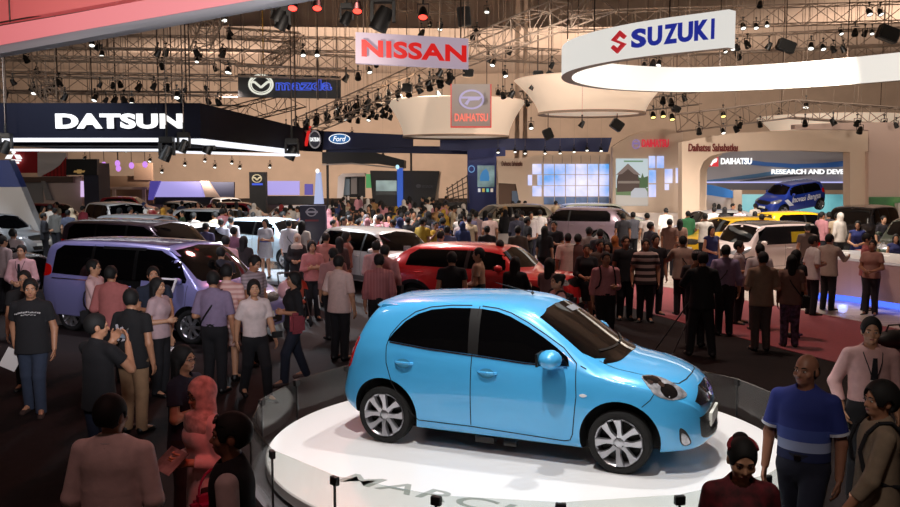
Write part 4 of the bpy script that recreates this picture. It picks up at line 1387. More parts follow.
darkr = [(473, 36), (477, 32), (441, 26), (510, 51), (489, 59), (532, 87), (552, 65), (498, 92), (503, 95), (512, 94), (644, 65), (653, 63), (582, 124), (527, 103), (663, 100), (760, 4), (737, 47), (747, 44), (769, 46), (833, 49), (843, 49), (865, 33), (855, 32), (738, 56), (671, 102), (684, 98), (760, 124), (805, 123), (833, 122), (857, 123), (884, 124), (896, 125), (699, 131), (736, 129), (860, 130), (740, 125)]
litr = [(487, 10), (493, 63), (505, 74), (659, 63), (531, 126), (743, 26), (756, 26), (767, 24), (725, 50), (733, 47), (811, 46), (823, 47), (841, 32), (872, 32), (869, 12), (880, 12), (806, 105), (723, 131)]
LG = {'dl': 'black unlit stage lantern hanging on the trusses above the navy fascia and lilac sign', 'wl': 'black stage lantern with a bright white lens above the navy fascia and black sign',
      'dr': 'black unlit stage lantern hanging on the trusses in the right half of the roof', 'wr': 'black stage lantern with a bright white lens on the trusses around the ring sign'}
for k, lst in (('dl', dark), ('wl', lit), ('dr', darkr), ('wr', litr)):
    for px, py in lst:
        Y = random.uniform(38, 50) if k[1] == 'l' else random.uniform(36, 46)
        p = at(px, py, Y); p.z = p.z
        lantern(k[0], p, random.uniform(.62, .9) * (Y / 42), LG[k], {'dl': 'unlit lanterns of the left trusses', 'wl': 'lit lanterns of the left trusses', 'dr': 'unlit lanterns of the right trusses', 'wr': 'lit lanterns of the right trusses'}[k], random.uniform(-2, 2) if k[0] == 'd' else random.uniform(-.5, .5))
for i in range(34):
    f = (i % 17) / 16
    p = at(286 + 164 * f, 122 - 54 * f + (5 if i > 16 else 1), 51.5 - 11 * f)
    lantern('d', p + Vector((0, 0, -.3)), .95, 'black stage lantern clamped under the long slanting truss behind the lilac sign', 'lanterns under the slanting truss', random.uniform(-2, 2))
for i in range(26):
    px, py = 336 + (i % 13) * 4.6 + random.uniform(-1, 1), 108 + (i // 13) * 9 + random.uniform(-3, 4)
    lantern('d' if i % 5 else 'w', at(px, py, 58), .9, 'small lantern in the far cluster left of the white funnel canopy', 'lantern cluster beside the funnel canopy', random.uniform(-2, 2))
for px, py, k in ((293, 4, 'r'), (317.5, 4, 'r'), (357.5, 7, 'r'), (423, 13, 'r')):
    lantern(k, at(px, py, 22), .75, 'stage lantern with a red glowing lens at the top edge above the lilac sign', 'red glowing lanterns at the top edge')
for px, py in ((653, 115), (663, 114), (672, 117), (779, 117), (723, 114)):
    lantern('y', at(px, py, 52), 1.0, 'amber glowing lantern near the pale truss over the arched stand', 'amber lanterns on the right')
for px, py in ((498, 151), (515, 150.5), (525, 152), (545, 152), (560, 152), (574, 150.5), (587, 149), (601, 149.5)):
    lantern('w', at(px, py, 46.5), .55, 'small white lamp on the top edge of the sky screen wall', 'small lamps above the screen wall')
for px, py in ((205, 160), (232, 162), (150, 160), (126, 150), (85, 158), (240, 167), (270, 166), (215, 166), (185, 164), (162, 171), (352, 133), (435, 133), (410, 131), (383, 155), (33, 158)):
    lantern('w', at(px, py, 70), .8, 'tiny far white lamp under the roof beyond the navy canopy', 'tiny far white lamps')
# heavier moving heads in a cluster on the navy canopy and top centre
def big_head(px, py, Y, s, label):
    t = empty('moving_head_light', at(px, py, Y), 0, label, 'stage light')
    mb = MB(); mb.cbox((0, 0, .35), (.4, .3, .18)); mb.bar((0, 0, .44), (0, 0, .8), .04, n=6); mb.build('base', M_CAN, t, None, .02)
    mb = MB()
    for q in (-1, 1): mb.cbox((q * .2, 0, .1), (.06, .14, .4))
    mb.build('yoke', M_CAN, t)
    mb = MB(); mb.lathe([(0, .2), (.12, .18), (.16, 0), (.17, -.26), (0, -.24)], 16, M=Matrix.Rotation(R(25), 4, 'Y')); mb.build('head', M_CAN, t, 40)
    p = t.location
    mb = MB(); mb.bar((0, 0, .7), (0, 0, (ceil_z(p.x, p.y) + .02 - p.z) / s), .02, n=5); mb.build('hanging_rod', M_STEELD, t)
    t.scale = (s, s, s)
    return t
for px, py, Y, s, lab in ((280, 12, 26, 1.1, 'moving head light in the dark cluster left of the red lanterns'), (283, 21, 26, 1.0, 'moving head light under the dark cluster left of the red lanterns'),
                          (383, 17, 27, 1.6, 'large black moving head light right above the lilac sign'), (167, 152, 31.6, 1.2, 'black moving head light hanging across the white strips of the navy canopy'),
                          (184, 145, 31.6, 1.0, 'black moving head light at the corner of the navy canopy'), (209, 147, 34, 1.0, 'black moving head light on the side strip of the navy canopy'), (292, 152, 44, 1.5, 'black moving head light at the far end of the side strip'), (6, 146, 31.5, 1.0, 'black moving head light at the left end of the white strips'), (347, 17, 27, .9, 'dark red-tinted moving head light between two red lanterns')):
    big_head(px, py, Y, s, lab)
# loudspeakers
for px, py, w_, h_, tilt, lab in ((464, 17, 13, 19, -.1, 'tall black loudspeaker hanging at the top edge right of the lilac sign'), (538, 76, 10, 10, 0, 'black loudspeaker left of the ring tip, left one of two'), (551, 77, 12, 9, .5, 'tilted black loudspeaker left of the ring tip, right one of two'),
                                 (786, 46, 17, 11, .35, 'tilted black loudspeaker hanging among lanterns right of the ring letters'), (888, 34, 20, 14, .35, 'large tilted black loudspeaker near the right edge'), (617, 125, 12, 10, .6, 'black loudspeaker below the ring-tip funnel canopy'), (676, 109, 8, 6, .5, 'small black loudspeaker left of the pale truss'),
                                 (468, 73, 11, 8, .1, 'black box lantern under the right end of the lilac sign'), (407, 88, 10, 8, .1, 'black loudspeaker under the slanting truss behind the lilac sign'), (548, 134, 9, 11, -.4, 'black loudspeaker in front of the navy upper band')):
    Y = 42; p = at(px, py, Y); s = Y / FPX
    t = empty('loudspeaker', p, 0, lab, 'loudspeaker')
    mb = MB(); M = Matrix.Rotation(tilt, 4, 'Y'); mb.cbox((0, 0, 0), (w_ * s, .45, h_ * s), 0, M); mb.build('cabinet', M_CAN, t, None, .04)
    mb = MB(); mb.cbox((0, -.235, 0), (w_ * s * .86, .02, h_ * s * .86), 0, M); mb.build('grille', mat('speaker_grille', (.03, .03, .03), .8, bump=.5, nscale=60), t)
    mb = MB(); mb.bar((0, 0, h_ * s * .4), (0, 0, ceil_z(p.x, p.y) + .02 - p.z), .02, n=5); mb.build('hanging_wire', M_STEELD, t)

# ------------------------------------------------------------------ car shapes (x forward, metres)
def rng(a, b, n): return [a + (b - a) * i / (n - 1) for i in range(n)]
HATCH = dict(
    T=[(-1.84, .40), (-1.83, .55), (-1.80, .645), (-1.745, .73), (-1.70, .88), (-1.645, 1.05), (-1.54, 1.25), (-1.43, 1.42), (-1.33, 1.47), (-1.0, 1.505), (-.5, 1.535), (-.1, 1.54), (.2, 1.51), (.34, 1.462), (.75, 1.225), (1.05, 1.035), (1.16, .99), (1.4, .955), (1.6, .91), (1.76, .85), (1.86, .78), (1.925, .66), (1.955, .50), (1.965, .38)],
    B=[(-1.84, 1.0), (-1.6, 1.03), (-1.2, 1.035), (-.4, .985), (.5, .925), (.9, .90), (1.4, .86), (1.97, .7)],
    W=[(-1.84, .54), (-1.80, .62), (-1.70, .715), (-1.5, .80), (-1.2, .838), (0, .835), (1.2, .838), (1.45, .81), (1.65, .745), (1.8, .64), (1.9, .50), (1.955, .36), (1.97, .30)],
    Cr=[(-1.84, .1), (-1.6, .10), (-1.35, .07), (-.9, .055), (.2, .06), (.5, .085), (.9, .125), (1.1, .11), (1.4, .10), (1.75, .14), (1.97, .1)],
    Z0=[(-1.84, .38), (-1.7, .30), (-1.5, .22), (-1.2, .18), (1.2, .18), (1.6, .21), (1.9, .23), (1.97, .28)],
    R=.60, X=[-1.84, -1.83, -1.80, -1.755, -1.70, -1.64, -1.55, -1.45, -1.36, -1.2, -.9, -.5, -.1, .15, .30, .40, .6, .8, .95, 1.07, 1.16, 1.3, 1.5, 1.65, 1.77, 1.86, 1.92, 1.953, 1.965],
    axles=(1.225, -1.225), rw=.2955, rr=.222, ra=.375, tw=.175, spokes='petal', tuck=.05,
    glass=[[(-1.185, 1.075), (-1.13, 1.155), (-1.02, 1.275), (-.90, 1.35), (-.755, 1.40), (-.55, 1.428), (-.335, 1.437), (-.295, 1.012), (-.7, 1.032)],
           [(-.215, 1.437), (-.05, 1.422), (.10, 1.382), (.30, 1.297), (.47, 1.205), (.60, 1.125), (.715, 1.045), (.735, .968), (.30, .975), (-.19, 1.006)]],
    pillar=[[(-.335, 1.437), (-.215, 1.437), (-.19, 1.006), (-.295, 1.012)]],
    ws=[(-.57, 1.385), (-.3, 1.435), (0, 1.447), (.3, 1.435), (.57, 1.385), (.655, 1.085), (.61, 1.03), (.4, 1.005), (0, 1.005), (-.4, 1.005), (-.61, 1.03), (-.655, 1.085)],
    rws=[(-.5, 1.38), (.5, 1.38), (.62, 1.12), (.5, 1.08), (-.5, 1.08), (-.62, 1.12)],
    lamps=[], tails=[], ms=1.35, mirror=(.59, .79, 1.05), handles=[],
)
CF = Skin.corner(48, 32)
HATCH['lamps'] = [(CF, smooth_poly(Skin.uv(CF, [(1.395, -.60, .905), (1.425, -.68, .855), (1.53, -.755, .775), (1.69, -.69, .72), (1.79, -.515, .742), (1.65, -.485, .834), (1.487, -.50, .893)]), 5))]
RF = (( -5 * math.cos(R(60)), -5 * math.sin(R(60)), 0), (math.sin(R(60)), -math.cos(R(60)), 0), (0, 0, 1), (math.cos(R(60)), math.sin(R(60)), 0))
HATCH['tails'] = [(RF, smooth_poly(Skin.uv(RF, [(-1.56, -.76, 1.07), (-1.60, -.76, .93), (-1.64, -.74, .80), (-1.69, -.70, .74), (-1.74, -.60, .78), (-1.70, -.62, .95), (-1.62, -.68, 1.06)]), 4))]
PF = Skin.corner(0, 20)
GR = mat('grille_mesh_black', (.02, .02, .022), .4, bump=.6, nscale=120)
HATCH['front'] = [
    ('lower_grille', 'front', smooth_poly([(-.47, .515), (-.40, .53), (.40, .53), (.47, .515), (.46, .40), (.41, .325), (.2, .30), (-.2, .30), (-.41, .325), (-.46, .40)], 3), GR),
    ('upper_grille', PF, Skin.uv(PF, [(1.86, -.47, .675), (1.87, -.30, .735), (1.87, -.20, .775), (1.87, .20, .775), (1.87, .30, .735), (1.86, .47, .675), (1.9, .40, .625), (1.93, .15, .60), (1.93, -.15, .60), (1.9, -.40, .625)]), GR)]
FF = Skin.corner(35, 0)
HATCH['sides'] = []
HATCH['seams'] = [
    [(-.245, 1.46), (-.25, 1.0), (-.255, .30)],
    [(-.33, 1.462), (-.55, 1.452), (-.77, 1.425), (-.93, 1.37), (-1.06, 1.27), (-1.16, 1.14), (-1.195, 1.02), (-1.185, .85), (-1.12, .65), (-1.01, .47), (-.90, .34), (-.83, .285), (-.25, .285), (.70, .252), (.76, .27), (.785, .33), (.82, .70), (.80, 1.0), (.66, 1.13), (.47, 1.24), (.28, 1.34), (.10, 1.415), (-.05, 1.45), (-.22, 1.462)],
    [(.84, .98), (.90, .955)]]
HATCH['handles'] = [(-.075, .845), (-.98, .868)]

def hero_extras(root, sk, paint):
    # roof spoiler
    mb = MB()
    prof = []
    for i in range(13):
        y = -.60 + 1.2 * i / 12
        k = 1 - (abs(y) / .60) ** 4
        xr = -1.36 - .13 * max(k, 0) ** .5
        prof.append((y, xr, k))
    vs, fs = [], []
    for y, xr, k in prof:
        e = .035 * (abs(y) / .6) ** 2
        vs += [(-1.15, y, 1.486 - e * 1.8), (-1.34, y, 1.474 - e * 1.6), (xr, y, 1.42 - e), (xr + .02, y, 1.365 - e), (-1.36, y, 1.33 - e), (-1.2, y, 1.40 - e)]
    for i in range(12):
        for j in range(6):
            fs.append((i * 6 + j, i * 6 + (j + 1) % 6, i * 6 + 6 + (j + 1) % 6, i * 6 + 6 + j))
    fs += [tuple(range(6)), tuple(range(77, 71, -1))]
    mb.add(vs, fs)
    mb.build('roof_spoiler', paint, root, 50)
    # fog lamps
    fog = smooth_poly(Skin.uv(FF, [(1.755, -.668, .455), (1.79, -.62, .43), (1.835, -.565, .335), (1.835, -.563, .295), (1.79, -.612, .285), (1.757, -.65, .335)]), 4)
    sk.patch('fog_light_bezel', fog, FF, M_BLACK, root, .006, .03, mirror=True)
    c = [sum(q[i] for q in fog) / len(fog) for i in (0, 1)]
    inner = [(c[0] + (q[0] - c[0]) * .72, c[1] - .012 + (q[1] - c[1]) * .68) for q in fog]
    sk.patch('fog_light', inner, FF, M_LAMP, root, .010, .03, mirror=True)
    # headlamp insides
    hp_ = HATCH['lamps'][0][1]
    hc = [sum(q[i] for q in hp_) / len(hp_) for i in (0, 1)]
    dark = Skin.uv(CF, [(1.60, -.715, .765), (1.67, -.69, .73), (1.71, -.60, .745), (1.67, -.54, .80), (1.60, -.56, .83), (1.55, -.64, .80)])
    sk.patch('headlight_bezel', smooth_poly(dark, 4), CF, M_LENSD, root, .0085, .03, mirror=True)
    dark2 = Skin.uv(CF, [(1.41, -.60, .90), (1.425, -.66, .87), (1.52, -.64, .845), (1.56, -.56, .855), (1.49, -.52, .885)])
    sk.patch('headlight_bezel', smooth_poly(dark2, 4), CF, M_LENSD, root, .0085, .03, mirror=True)
    pr = Skin.uv(CF, [(1.47, -.66, .855)])[0]
    for cx, cy, r_ in ((pr[0], pr[1], .03), (pr[0] + .10, pr[1] - .035, .032)):
        sk.patch('headlight_projector', [(cx + r_ * math.cos(t * PI / 8), cy + r_ * math.sin(t * PI / 8)) for t in range(16)], CF, M_CHROME, root, .012, .02, mirror=True)
    # V bars and badge of the upper grille
    for s in (-1, 1):
        bar = Skin.uv(PF, [(1.87, s * .20, .775), (1.87, s * .15, .775), (1.93, s * .05, .61), (1.93, s * .10, .60)])
        sk.patch('grille_bar', bar if s > 0 else bar[::-1], PF, M_CHROME, root, .012, .03)
    h_, n_ = sk.hit(sk.frame(PF), *Skin.uv(PF, [(1.9, 0, .69)])[0], .02)
    M = n_.to_track_quat('Z', 'Y').to_matrix().to_4x4(); M.translation = h_
    mb = MB()
    mb.lathe([(.052, -.006), (.066, -.006), (.066, .008), (.052, .008)], 28, closed=True, M=M)
    mb.box((-.075, -.013, -.004), (.075, .013, .011), 0, M)
    mb.build('badge', M_CHROME, root, 40)
    # number plate, slats, lower chin
    mb = MB(); mb.box((1.955, -.225, .385), (1.985, .225, .515)); mb.build('license_plate', M_PLATE, root, None, .004)
    for z in (.36, .56 - .12):
        sk.line('grille_slat', [(-.40, z), (.40, z)], 'front', .012, M_BLACK, root, off=.012)
    # bonnet and bumper gaps
    sk.line('bonnet_seam', [(.98, -.60), (1.2, -.575), (1.42, -.56), (1.50, -.53)], 'top', .009, M_GAP, root, mirror=True)
    sk.line('bonnet_seam', [(1.64, -.49), (1.70, -.43), (1.742, -.25), (1.755, 0), (1.742, .25), (1.70, .43), (1.64, .49)], 'top', .01, M_GAP, root)
    sk.line('bumper_seam', [(1.53, .775), (1.50, .72), (1.43, .655)], 'side', .007, M_GAP, root, mirror=True)
    sk.patch('side_repeater', smooth_poly([(.85, .716), (.885, .733), (.925, .716), (.885, .70)], 4), 'side', mat('repeater_clear', (.85, .85, .85), .2, coat=1), root, .008, .02, mirror=True)
    # painted shade of the handle recesses, and bright strips
    for (x, z) in HATCH['handles']:
        sk.patch('handle_recess_shade', [(x - .01 + .085 * math.cos(t * PI / 10), z - .008 + .048 * math.sin(t * PI / 10)) for t in range(20)], 'side', HANDLE_SHADE, root, .0015, .03, mirror=True)
    sk.line('window_trim', [(-1.16, 1.062), (-.7, 1.02), (-.2, .994), (.30, .963), (.72, .956)], 'side', .014, M_CHROME, root, off=.008, mirror=True)
    # aerial and wipers
    mb = MB(); mb.bar((.12, 0, 1.53), (.10, 0, 1.555), .018, .012); mb.bar((.11, 0, 1.545), (-.30, 0, 1.63), .005, .003)
    mb.build('antenna', M_BLACK, root)
    for y0, y1 in ((-.45, .05), (.12, .58)):
        pts = [(1.06 - .18 * (abs(y) / .7) ** 2 - .055, y) for y in rng(y0, y1, 6)]
        sk.line('wiper', pts, 'top', .022, M_BLACK, root, off=.018)
    sk.patch('cowl', smooth_poly([(1.13, -.35), (1.145, 0), (1.13, .35), (1.05, .56), (1.02, .60), (1.01, .5), (1.06, .3), (1.075, 0), (1.06, -.3), (1.01, -.5), (1.02, -.60), (1.05, -.56)], 3), 'top', M_GLASS, root, .005, .05)
    # dashboard sticker strip at the top of the windscreen
    sk.patch('windshield_sticker', [(.10, 1.40), (.10, 1.36), (.40, 1.345), (.40, 1.385)], 'front', mat('sticker_pale', (.5, .5, .52), .4), root, .008, .05)
    # underside
    mb = MB()
    mb.box((-1.2, -.62, .16), (1.4, .62, .24)); mb.box((-.25, -.70, .10), (-.05, -.60, .16), 1); mb.bar((.05, -.66, .12), (.18, -.66, .12), .035, mi=1)
    mb.build('underbody', [M_GAP, mat('jack_pad_grey', (.16, .15, .14), .6)], root)
    sk.patch('fuel_flap', [(-1.42, .80), (-1.24, .80), (-1.24, .96), (-1.42, .96)], 'side', paint, root, .002, .05) if False else None

HANDLE_SHADE = mat('handle_shade_blue', '3d86a8', .35, coat=.6)  # darker body blue, stands in for shade behind the handles
PAINT_BLUE = mat('paint_sky_blue', '46a9e2', .32, metal=.1, coat=1)
HP = .22
HERO_C, HERO_YAW = (0.7617, 9.3823), R(-23.43)
hero, hero_skin = make_car('sky blue five-door hatchback parked on the round white turntable', HATCH, PAINT_BLUE, HERO_C, HERO_YAW, 3, 'car', None, 'hatchback_car', z=HP)
hero_extras(hero, hero_skin, PAINT_BLUE)

def gen(L, H, W, wb, fo, rw, belt, hood, cowl, wst, slant=.12, wins=2, tailb=0, rr=None, spokes=5, z0=.2, hf=None, Rk=.70, nose=.5, arch=.06):
    """a car shape from a few sizes; cowl and wst are measured back from the front axle"""
    xf = wb / 2; xn = xf + fo; xt = xn - L
    h2 = W / 2
    hf = hf or hood - .12
    xc, xw = xf - cowl, xf - wst
    xb = xt + .10 + slant
    T = [(xt, .42), (xt + .012, .58), (xt + .05, .74), (xt + .09, belt), (xt + .09 + slant * .45, (belt + H) / 2), (xb, H - .10), (xb + .14, H - .045), (xb + .6, H - .012), ((xb + xw) / 2 + .2, H), (xw, H - .045), ((xw + xc) / 2, (H + hood) / 2 + .035), (xc, hood + .02), (xc + .12, hood - .01), (xn - .32, hf + .03), (xn - .13, hf - .06), (xn - .04, hf - .22), (xn - .012, .52), (xn, .40)]
    B = [(xt, belt + .06), (xb, belt + .05), (0, belt), (xf, belt - .05), (xn, belt - .15)]
    Wd = [(xt, h2 * .74), (xt + .05, h2 * .85), (xt + .15, h2 * .93), (xt + .5, h2 * .99), (-xf, h2), (xf, h2), (xn - .45, h2 * .95), (xn - .25, h2 * .87), (xn - .10, h2 * .75), (xn - .03, h2 * .62), (xn, h2 * .5)]
    Cr = [(xt, .05), (xb, .06), (0, .055), (xw, .06), ((xw + xc) / 2, .09), (xc, .11), (xn - .3, .10), (xn, .1)]
    Z0 = [(xt, .36), (xt + .3, z0 + .08), (-xf, z0), (xf, z0), (xn - .15, z0 + .03), (xn, z0 + .08)]
    X = [xt, xt + .01, xt + .045, xt + .09, xt + .09 + slant * .45, xb, xb + .1, xb + .3, -xf, -xf * .4, 0, xw - .15, xw, xw + .08, (xw + xc) / 2, xc - .06, xc + .03, xc + .12, xf, xn - .42, xn - .26, xn - .13, xn - .05, xn - .015, xn]
    X = sorted(X)
    X = [X[0]] + [b for a, b in zip(X, X[1:]) if b - a > .004]
    zl, zu = belt + .035, H - .125
    xr0 = xt + .30 + slant * .6
    xa = xc - .34
    sp = dict(T=T, B=B, W=Wd, Cr=Cr, Z0=Z0, X=X, R=h2 * Rk, axles=(xf, -xf), rw=rw, rr=rr or rw * .68, ra=rw + arch, tw=.2, spokes=spokes, tuck=.05)
    cuts = [xr0 + (xw - .05 - xr0) * (i + 1) / wins for i in range(wins - 1)]
    cuts = [xr0] + ([-.1] if wins == 2 else [-.9, .15]) + [xa]
    gl = []
    for i in range(len(cuts) - 1):
        a, b = cuts[i] + .04, cuts[i + 1] - .04
        if i == 0:
            p = [(a, zl + .02), (a + .05, zu - .12), (a + .22, zu - .01), (b, zu), (b, zl)]
        elif i == len(cuts) - 2:
            p = [(a, zl), (a, zu), (xw - .12, zu - .02), ((xw + xa) / 2 + .06, (zu + zl) / 2 + .1), (xa + .02, zl + .06), (xa + .01, zl)]
        else:
            p = [(a, zl), (a, zu), (b, zu), (b, zl)]
        gl.append(p)
    sp['glass'] = gl
    sp['pillar'] = [[(c - .045, zl), (c - .045, zu), (c + .045, zu), (c + .045, zl)] for c in cuts[1:-1]]
    yr = h2 * Rk
    sp['ws'] = [(-yr + .02, zu - .02), (0, H - .075), (yr - .02, zu - .02), (h2 * .78, hood + .12), (h2 * .72, hood + .07), (0, hood + .03), (-h2 * .72, hood + .07), (-h2 * .78, hood + .12)]
    sp['rws'] = [(-yr + .02, zu), (yr - .02, zu), (h2 * .8, belt + .1), (h2 * .7, belt + .05), (-h2 * .7, belt + .05), (-h2 * .8, belt + .1)]
    C2 = Skin.corner(45, 5)
    zl_ = hf - .09
    sp['lamps'] = [(C2, smooth_poly(Skin.uv(C2, [(xn - .55, -h2 * .97, zl_ + .10), (xn - .30, -h2 * .85, zl_ + .09), (xn - .12, -h2 * .62, zl_ + .02), (xn - .13, -h2 * .62, zl_ - .07), (xn - .28, -h2 * .85, zl_ - .07), (xn - .46, -h2 * .95, zl_ - .01)]), 3))]
    rf = ((-3.5, -3.5, 0), (math.sin(R(45)), -math.cos(R(45)), 0), (0, 0, 1), (math.sin(R(45)), math.cos(R(45)), 0))
    t0 = belt - .22 + tailb
    sp['tails'] = [(rf, smooth_poly(Skin.uv(rf, [(xt + .30, -h2 * .96, t0 + .22), (xt + .34, -h2 * .97, t0 + .06), (xt + .16, -h2 * .9, t0), (xt + .09, -h2 * .72, t0 + .04), (xt + .09, -h2 * .70, t0 + .2), (xt + .15, -h2 * .9, t0 + .26)]), 3))]
    sp['front'] = [('grille', 'front', smooth_poly([(-h2 * .5, zl_ + .02), (h2 * .5, zl_ + .02), (h2 * .42, zl_ - .13), (-h2 * .42, zl_ - .13)], 2), GR),
                   ('lower_grille', 'front', [(-h2 * .5, .46), (h2 * .5, .46), (h2 * .44, .33), (-h2 * .44, .33)], GR),
                   ('license_plate', 'front', [(-.21, .55), (.21, .55), (.21, .43), (-.21, .43)], M_PLATE)]
    sp['seams'] = [[(c, H - .1), (c, belt), (c, z0 + .12)] for c in cuts[1:-1]] + [[(xr0 + .25, z0 + .12), (xa, z0 + .12), (xa + .06, belt)]]
    sp['handles'] = [(c - .14, belt - .10) for c in cuts[1:-1]] + [(cuts[0] + .35, belt - .08)]
    sp['mirror'] = (xa - .08, h2 * .95, belt + .08)
    return sp

JUKE = gen(4.13, 1.57, 1.765, 2.53, .82, .335, 1.06, 1.08, .20, .78, .42, 2, 0, hf=1.0, Rk=.66, arch=.09)
MPV = gen(4.42, 1.58, 1.70, 2.60, .85, .31, .98, 1.0, .12, .78, .20, 3, .15, hf=.88)
VAN = gen(4.69, 1.86, 1.73, 2.86, .95, .32, 1.10, 1.10, -.22, .62, .10, 3, .2, hf=.95, Rk=.80, spokes=7)
SUV = gen(4.65, 1.65, 1.84, 2.70, .92, .36, 1.06, 1.06, .28, .95, .42, 2, .05, hf=.95, Rk=.68, arch=.08, spokes=6)
CITY = gen(3.60, 1.53, 1.60, 2.45, .70, .285, .96, .98, .12, .72, .14, 2, .12, hf=.86)
BOX = gen(3.40, 1.80, 1.58, 2.35, .62, .285, 1.02, 1.02, -.12, .38, .05, 2, .2, hf=.92, Rk=.86)
BIGSUV = gen(4.7, 1.82, 1.83, 2.75, .88, .37, 1.12, 1.12, .20, .80, .15, 3, .1, hf=1.02, Rk=.76, arch=.07, spokes=6)

# ------------------------------------------------------------------ the other cars
FOOT = [(PC.x, PC.y, 3.2)]
def paint(name, c, metal=.25, rough=.32): return mat('paint_' + name, c, rough, metal=metal, coat=1)
def put(label, sp, pt, px, Y, yaw, level=2, cat='car', name='car', z=0.0, x=None):
    X = x if x is not None else (px - 450) / FPX * Y * (1.0)
    FOOT.append((X, Y, 2.1))
    return make_car(label, sp, pt, (X, Y), R(yaw), level, cat, None, name, z=z)
P_RED = paint('red', 'd3262a', .1)
P_WHITE = paint('white', 'e4e2e0', .0)
P_LAV = paint('lavender', '8f8fc8', .35)
P_SILVER = paint('silver', 'a9acb0', .5)
P_DARK = paint('black', '1b1a1e', .2)
juke, sk = put('red crossover with dark arches parked right behind the sky blue hatchback', JUKE, P_RED, 0, 18.6, -25, 3, name='crossover_car', x=.75)
for ax in JUKE['axles']:
    sk.line('arch_cladding', [(ax + .445 * math.cos(t), .355 + .445 * math.sin(t)) for t in rng(R(-5), R(185), 24)], 'side', .075, M_BLACK, juke, off=.006, mirror=True)
sk.line('sill_cladding', [(-.83, .30), (.83, .30)], 'side', .09, M_BLACK, juke, off=.006, mirror=True)
van, sk = put('lavender people carrier with an open sliding door, on the left', dict(VAN, cuts=[(( -.62, -1.0, .42), (.32, -.60, 1.68))]), P_LAV, 0, 17.1, -27, 3, 'van', 'people_carrier', x=-5.5)
van.scale = (1.05, 1.05, .94)
sk.patch('roof_panel', [(-2.1, -.55), (.7, -.55), (.7, .55), (-2.1, .55)], 'top', paint('plum', '6f5c78', .3), van, .014, .06)
sk.patch('sliding_door', [(-1.75, .34), (-1.75, 1.04), (-.66, 1.04), (-.66, .34)], 'side', P_LAV, van, .06, .08, .05)
sk.line('door_track', [(-1.9, 1.06), (-.62, 1.06)], 'side', .02, M_CHROME, van, off=.008)
sk.line('roof_rail', [(-.66, 1.715), (.36, 1.715)], 'side', .05, M_BLACK, van, off=.02)
mb = MB(); mb.box((-.35, -.62, .5), (.05, -.2, .62)); mb.box((-.45, -.62, .6), (-.33, -.2, 1.15)); mb.build('seat', M_INT, van, None, .03)
put('plum dark-roofed people carrier hidden behind the lavender people carrier', VAN, paint('plum_dark', '4a3c48', .3), 0, 22.4, -28, 2, 'van', 'people_carrier', x=-7.6)
put('black tall wagon at the left edge behind the man in a printed black tee', BIGSUV, P_DARK, 0, 20.6, 70, 2, 'car', 'wagon_car', x=-11.4)
lv, sk = put('white people carrier behind the red crossover in the middle', MPV, P_WHITE, 0, 23.5, -50, 2, 'car', 'people_carrier', x=-1.75)
sk.line('sill_cladding', [(-1.0, .33), (1.0, .33)], 'side', .12, mat('cladding_grey', '6e6c6c', .6), lv, off=.006, mirror=True)
put('pale blue hatchback on the glossy white floor beside the navy totem', CITY, paint('pale_blue', 'b9d0de', .2), 272, 28.4, -33, 2, name='hatchback_car', z=.08)
put('silver people carrier behind the lavender van, nose to the right', MPV, P_SILVER, 150, 31, -28, 2, name='people_carrier')
put('white hatchback with a dark windscreen between silver and pale blue cars', CITY, paint('white_warm', 'dcd6d0', .1), 203, 26.6, -62, 2, name='hatchback_car')
put('silver people carrier at the left edge below the leaning fin', MPV, P_SILVER, 0, 32, -18, 2, name='people_carrier', x=-16.3)
put('white tall people carrier beyond the plum-roofed van', BIGSUV, P_WHITE, 121, 36.5, -52, 2, 'van', 'people_carrier')
put('silver car parked behind the pale blue hatchback, roof just showing', MPV, paint('silver_pale', 'c2c4c8', .4), 222, 36, -25, 2, name='people_carrier')
put('white car beyond the pale blue hatchback near the navy totem', CITY, P_WHITE, 290, 41, 190, 2, name='hatchback_car')
put('small white far off-roader left of the black totem', CITY, P_WHITE, 228, 54, -60, 1, name='far_car')
put('small white far car with a red neighbour, left of the far off-roader', CITY, P_WHITE, 186, 47, -50, 1, name='far_car')
put('dark red far car among the crowd under the black totem', CITY, paint('dark_red', '6e1420', .2), 239, 45.5, -10, 1, name='far_car')
put('red far car behind the slate tower', CITY, paint('dark_red', '6e1420', .2), 52, 44, -15, 1, name='far_car')
put('dark red far car beyond the white tall people carrier', CITY, MATS['paint_dark_red'], 128, 56, 0, 1, name='far_car')
put('olive-grey crossover facing left before the blue stand', SUV, paint('olive_grey', '6e695c', .4), 502, 39.5, 205, 2, name='crossover_car')
cc, sk = put('lilac silver crossover facing left before the sky screens', SUV, paint('lilac_silver', '75656f', .5), 574, 35.8, 152, 2, name='crossover_car', z=.02)
put('pale green-white car behind the lilac crossover', MPV, paint('pale_green', 'b5bcae', .3), 603, 42.8, 8, 2)
put('yellow hatchback left of the black-topped white van', CITY, paint('yellow', 'd9ab12', .1), 733, 30.6, 205, 2, name='hatchback_car')
put('yellow hatchback behind the black-topped white van, under the blue show car', CITY, paint('yellow', 'd9ab12', .1), 797, 35, 14, 2, name='hatchback_car')
put('silver hatchback behind the left yellow hatchback', CITY, P_SILVER, 712, 36.2, 200, 2, name='hatchback_car')
BOXL = gen(3.45, 1.56, 1.56, 2.35, .60, .28, .92, .95, -.05, .42, .05, 2, .1, hf=.85, Rk=.86)
bv, sk = put('white box van with a black roof and black upper body, right of centre', BOXL, paint('blush_white', 'd6c4c0', .0), 764, 26.4, 206, 2, 'van', 'box_van', z=.02)
sk.patch('black_roof', [(-1.55, -.60), (.75, -.60), (.75, .60), (-1.55, .60)], 'top', P_DARK, bv, .014, .06)
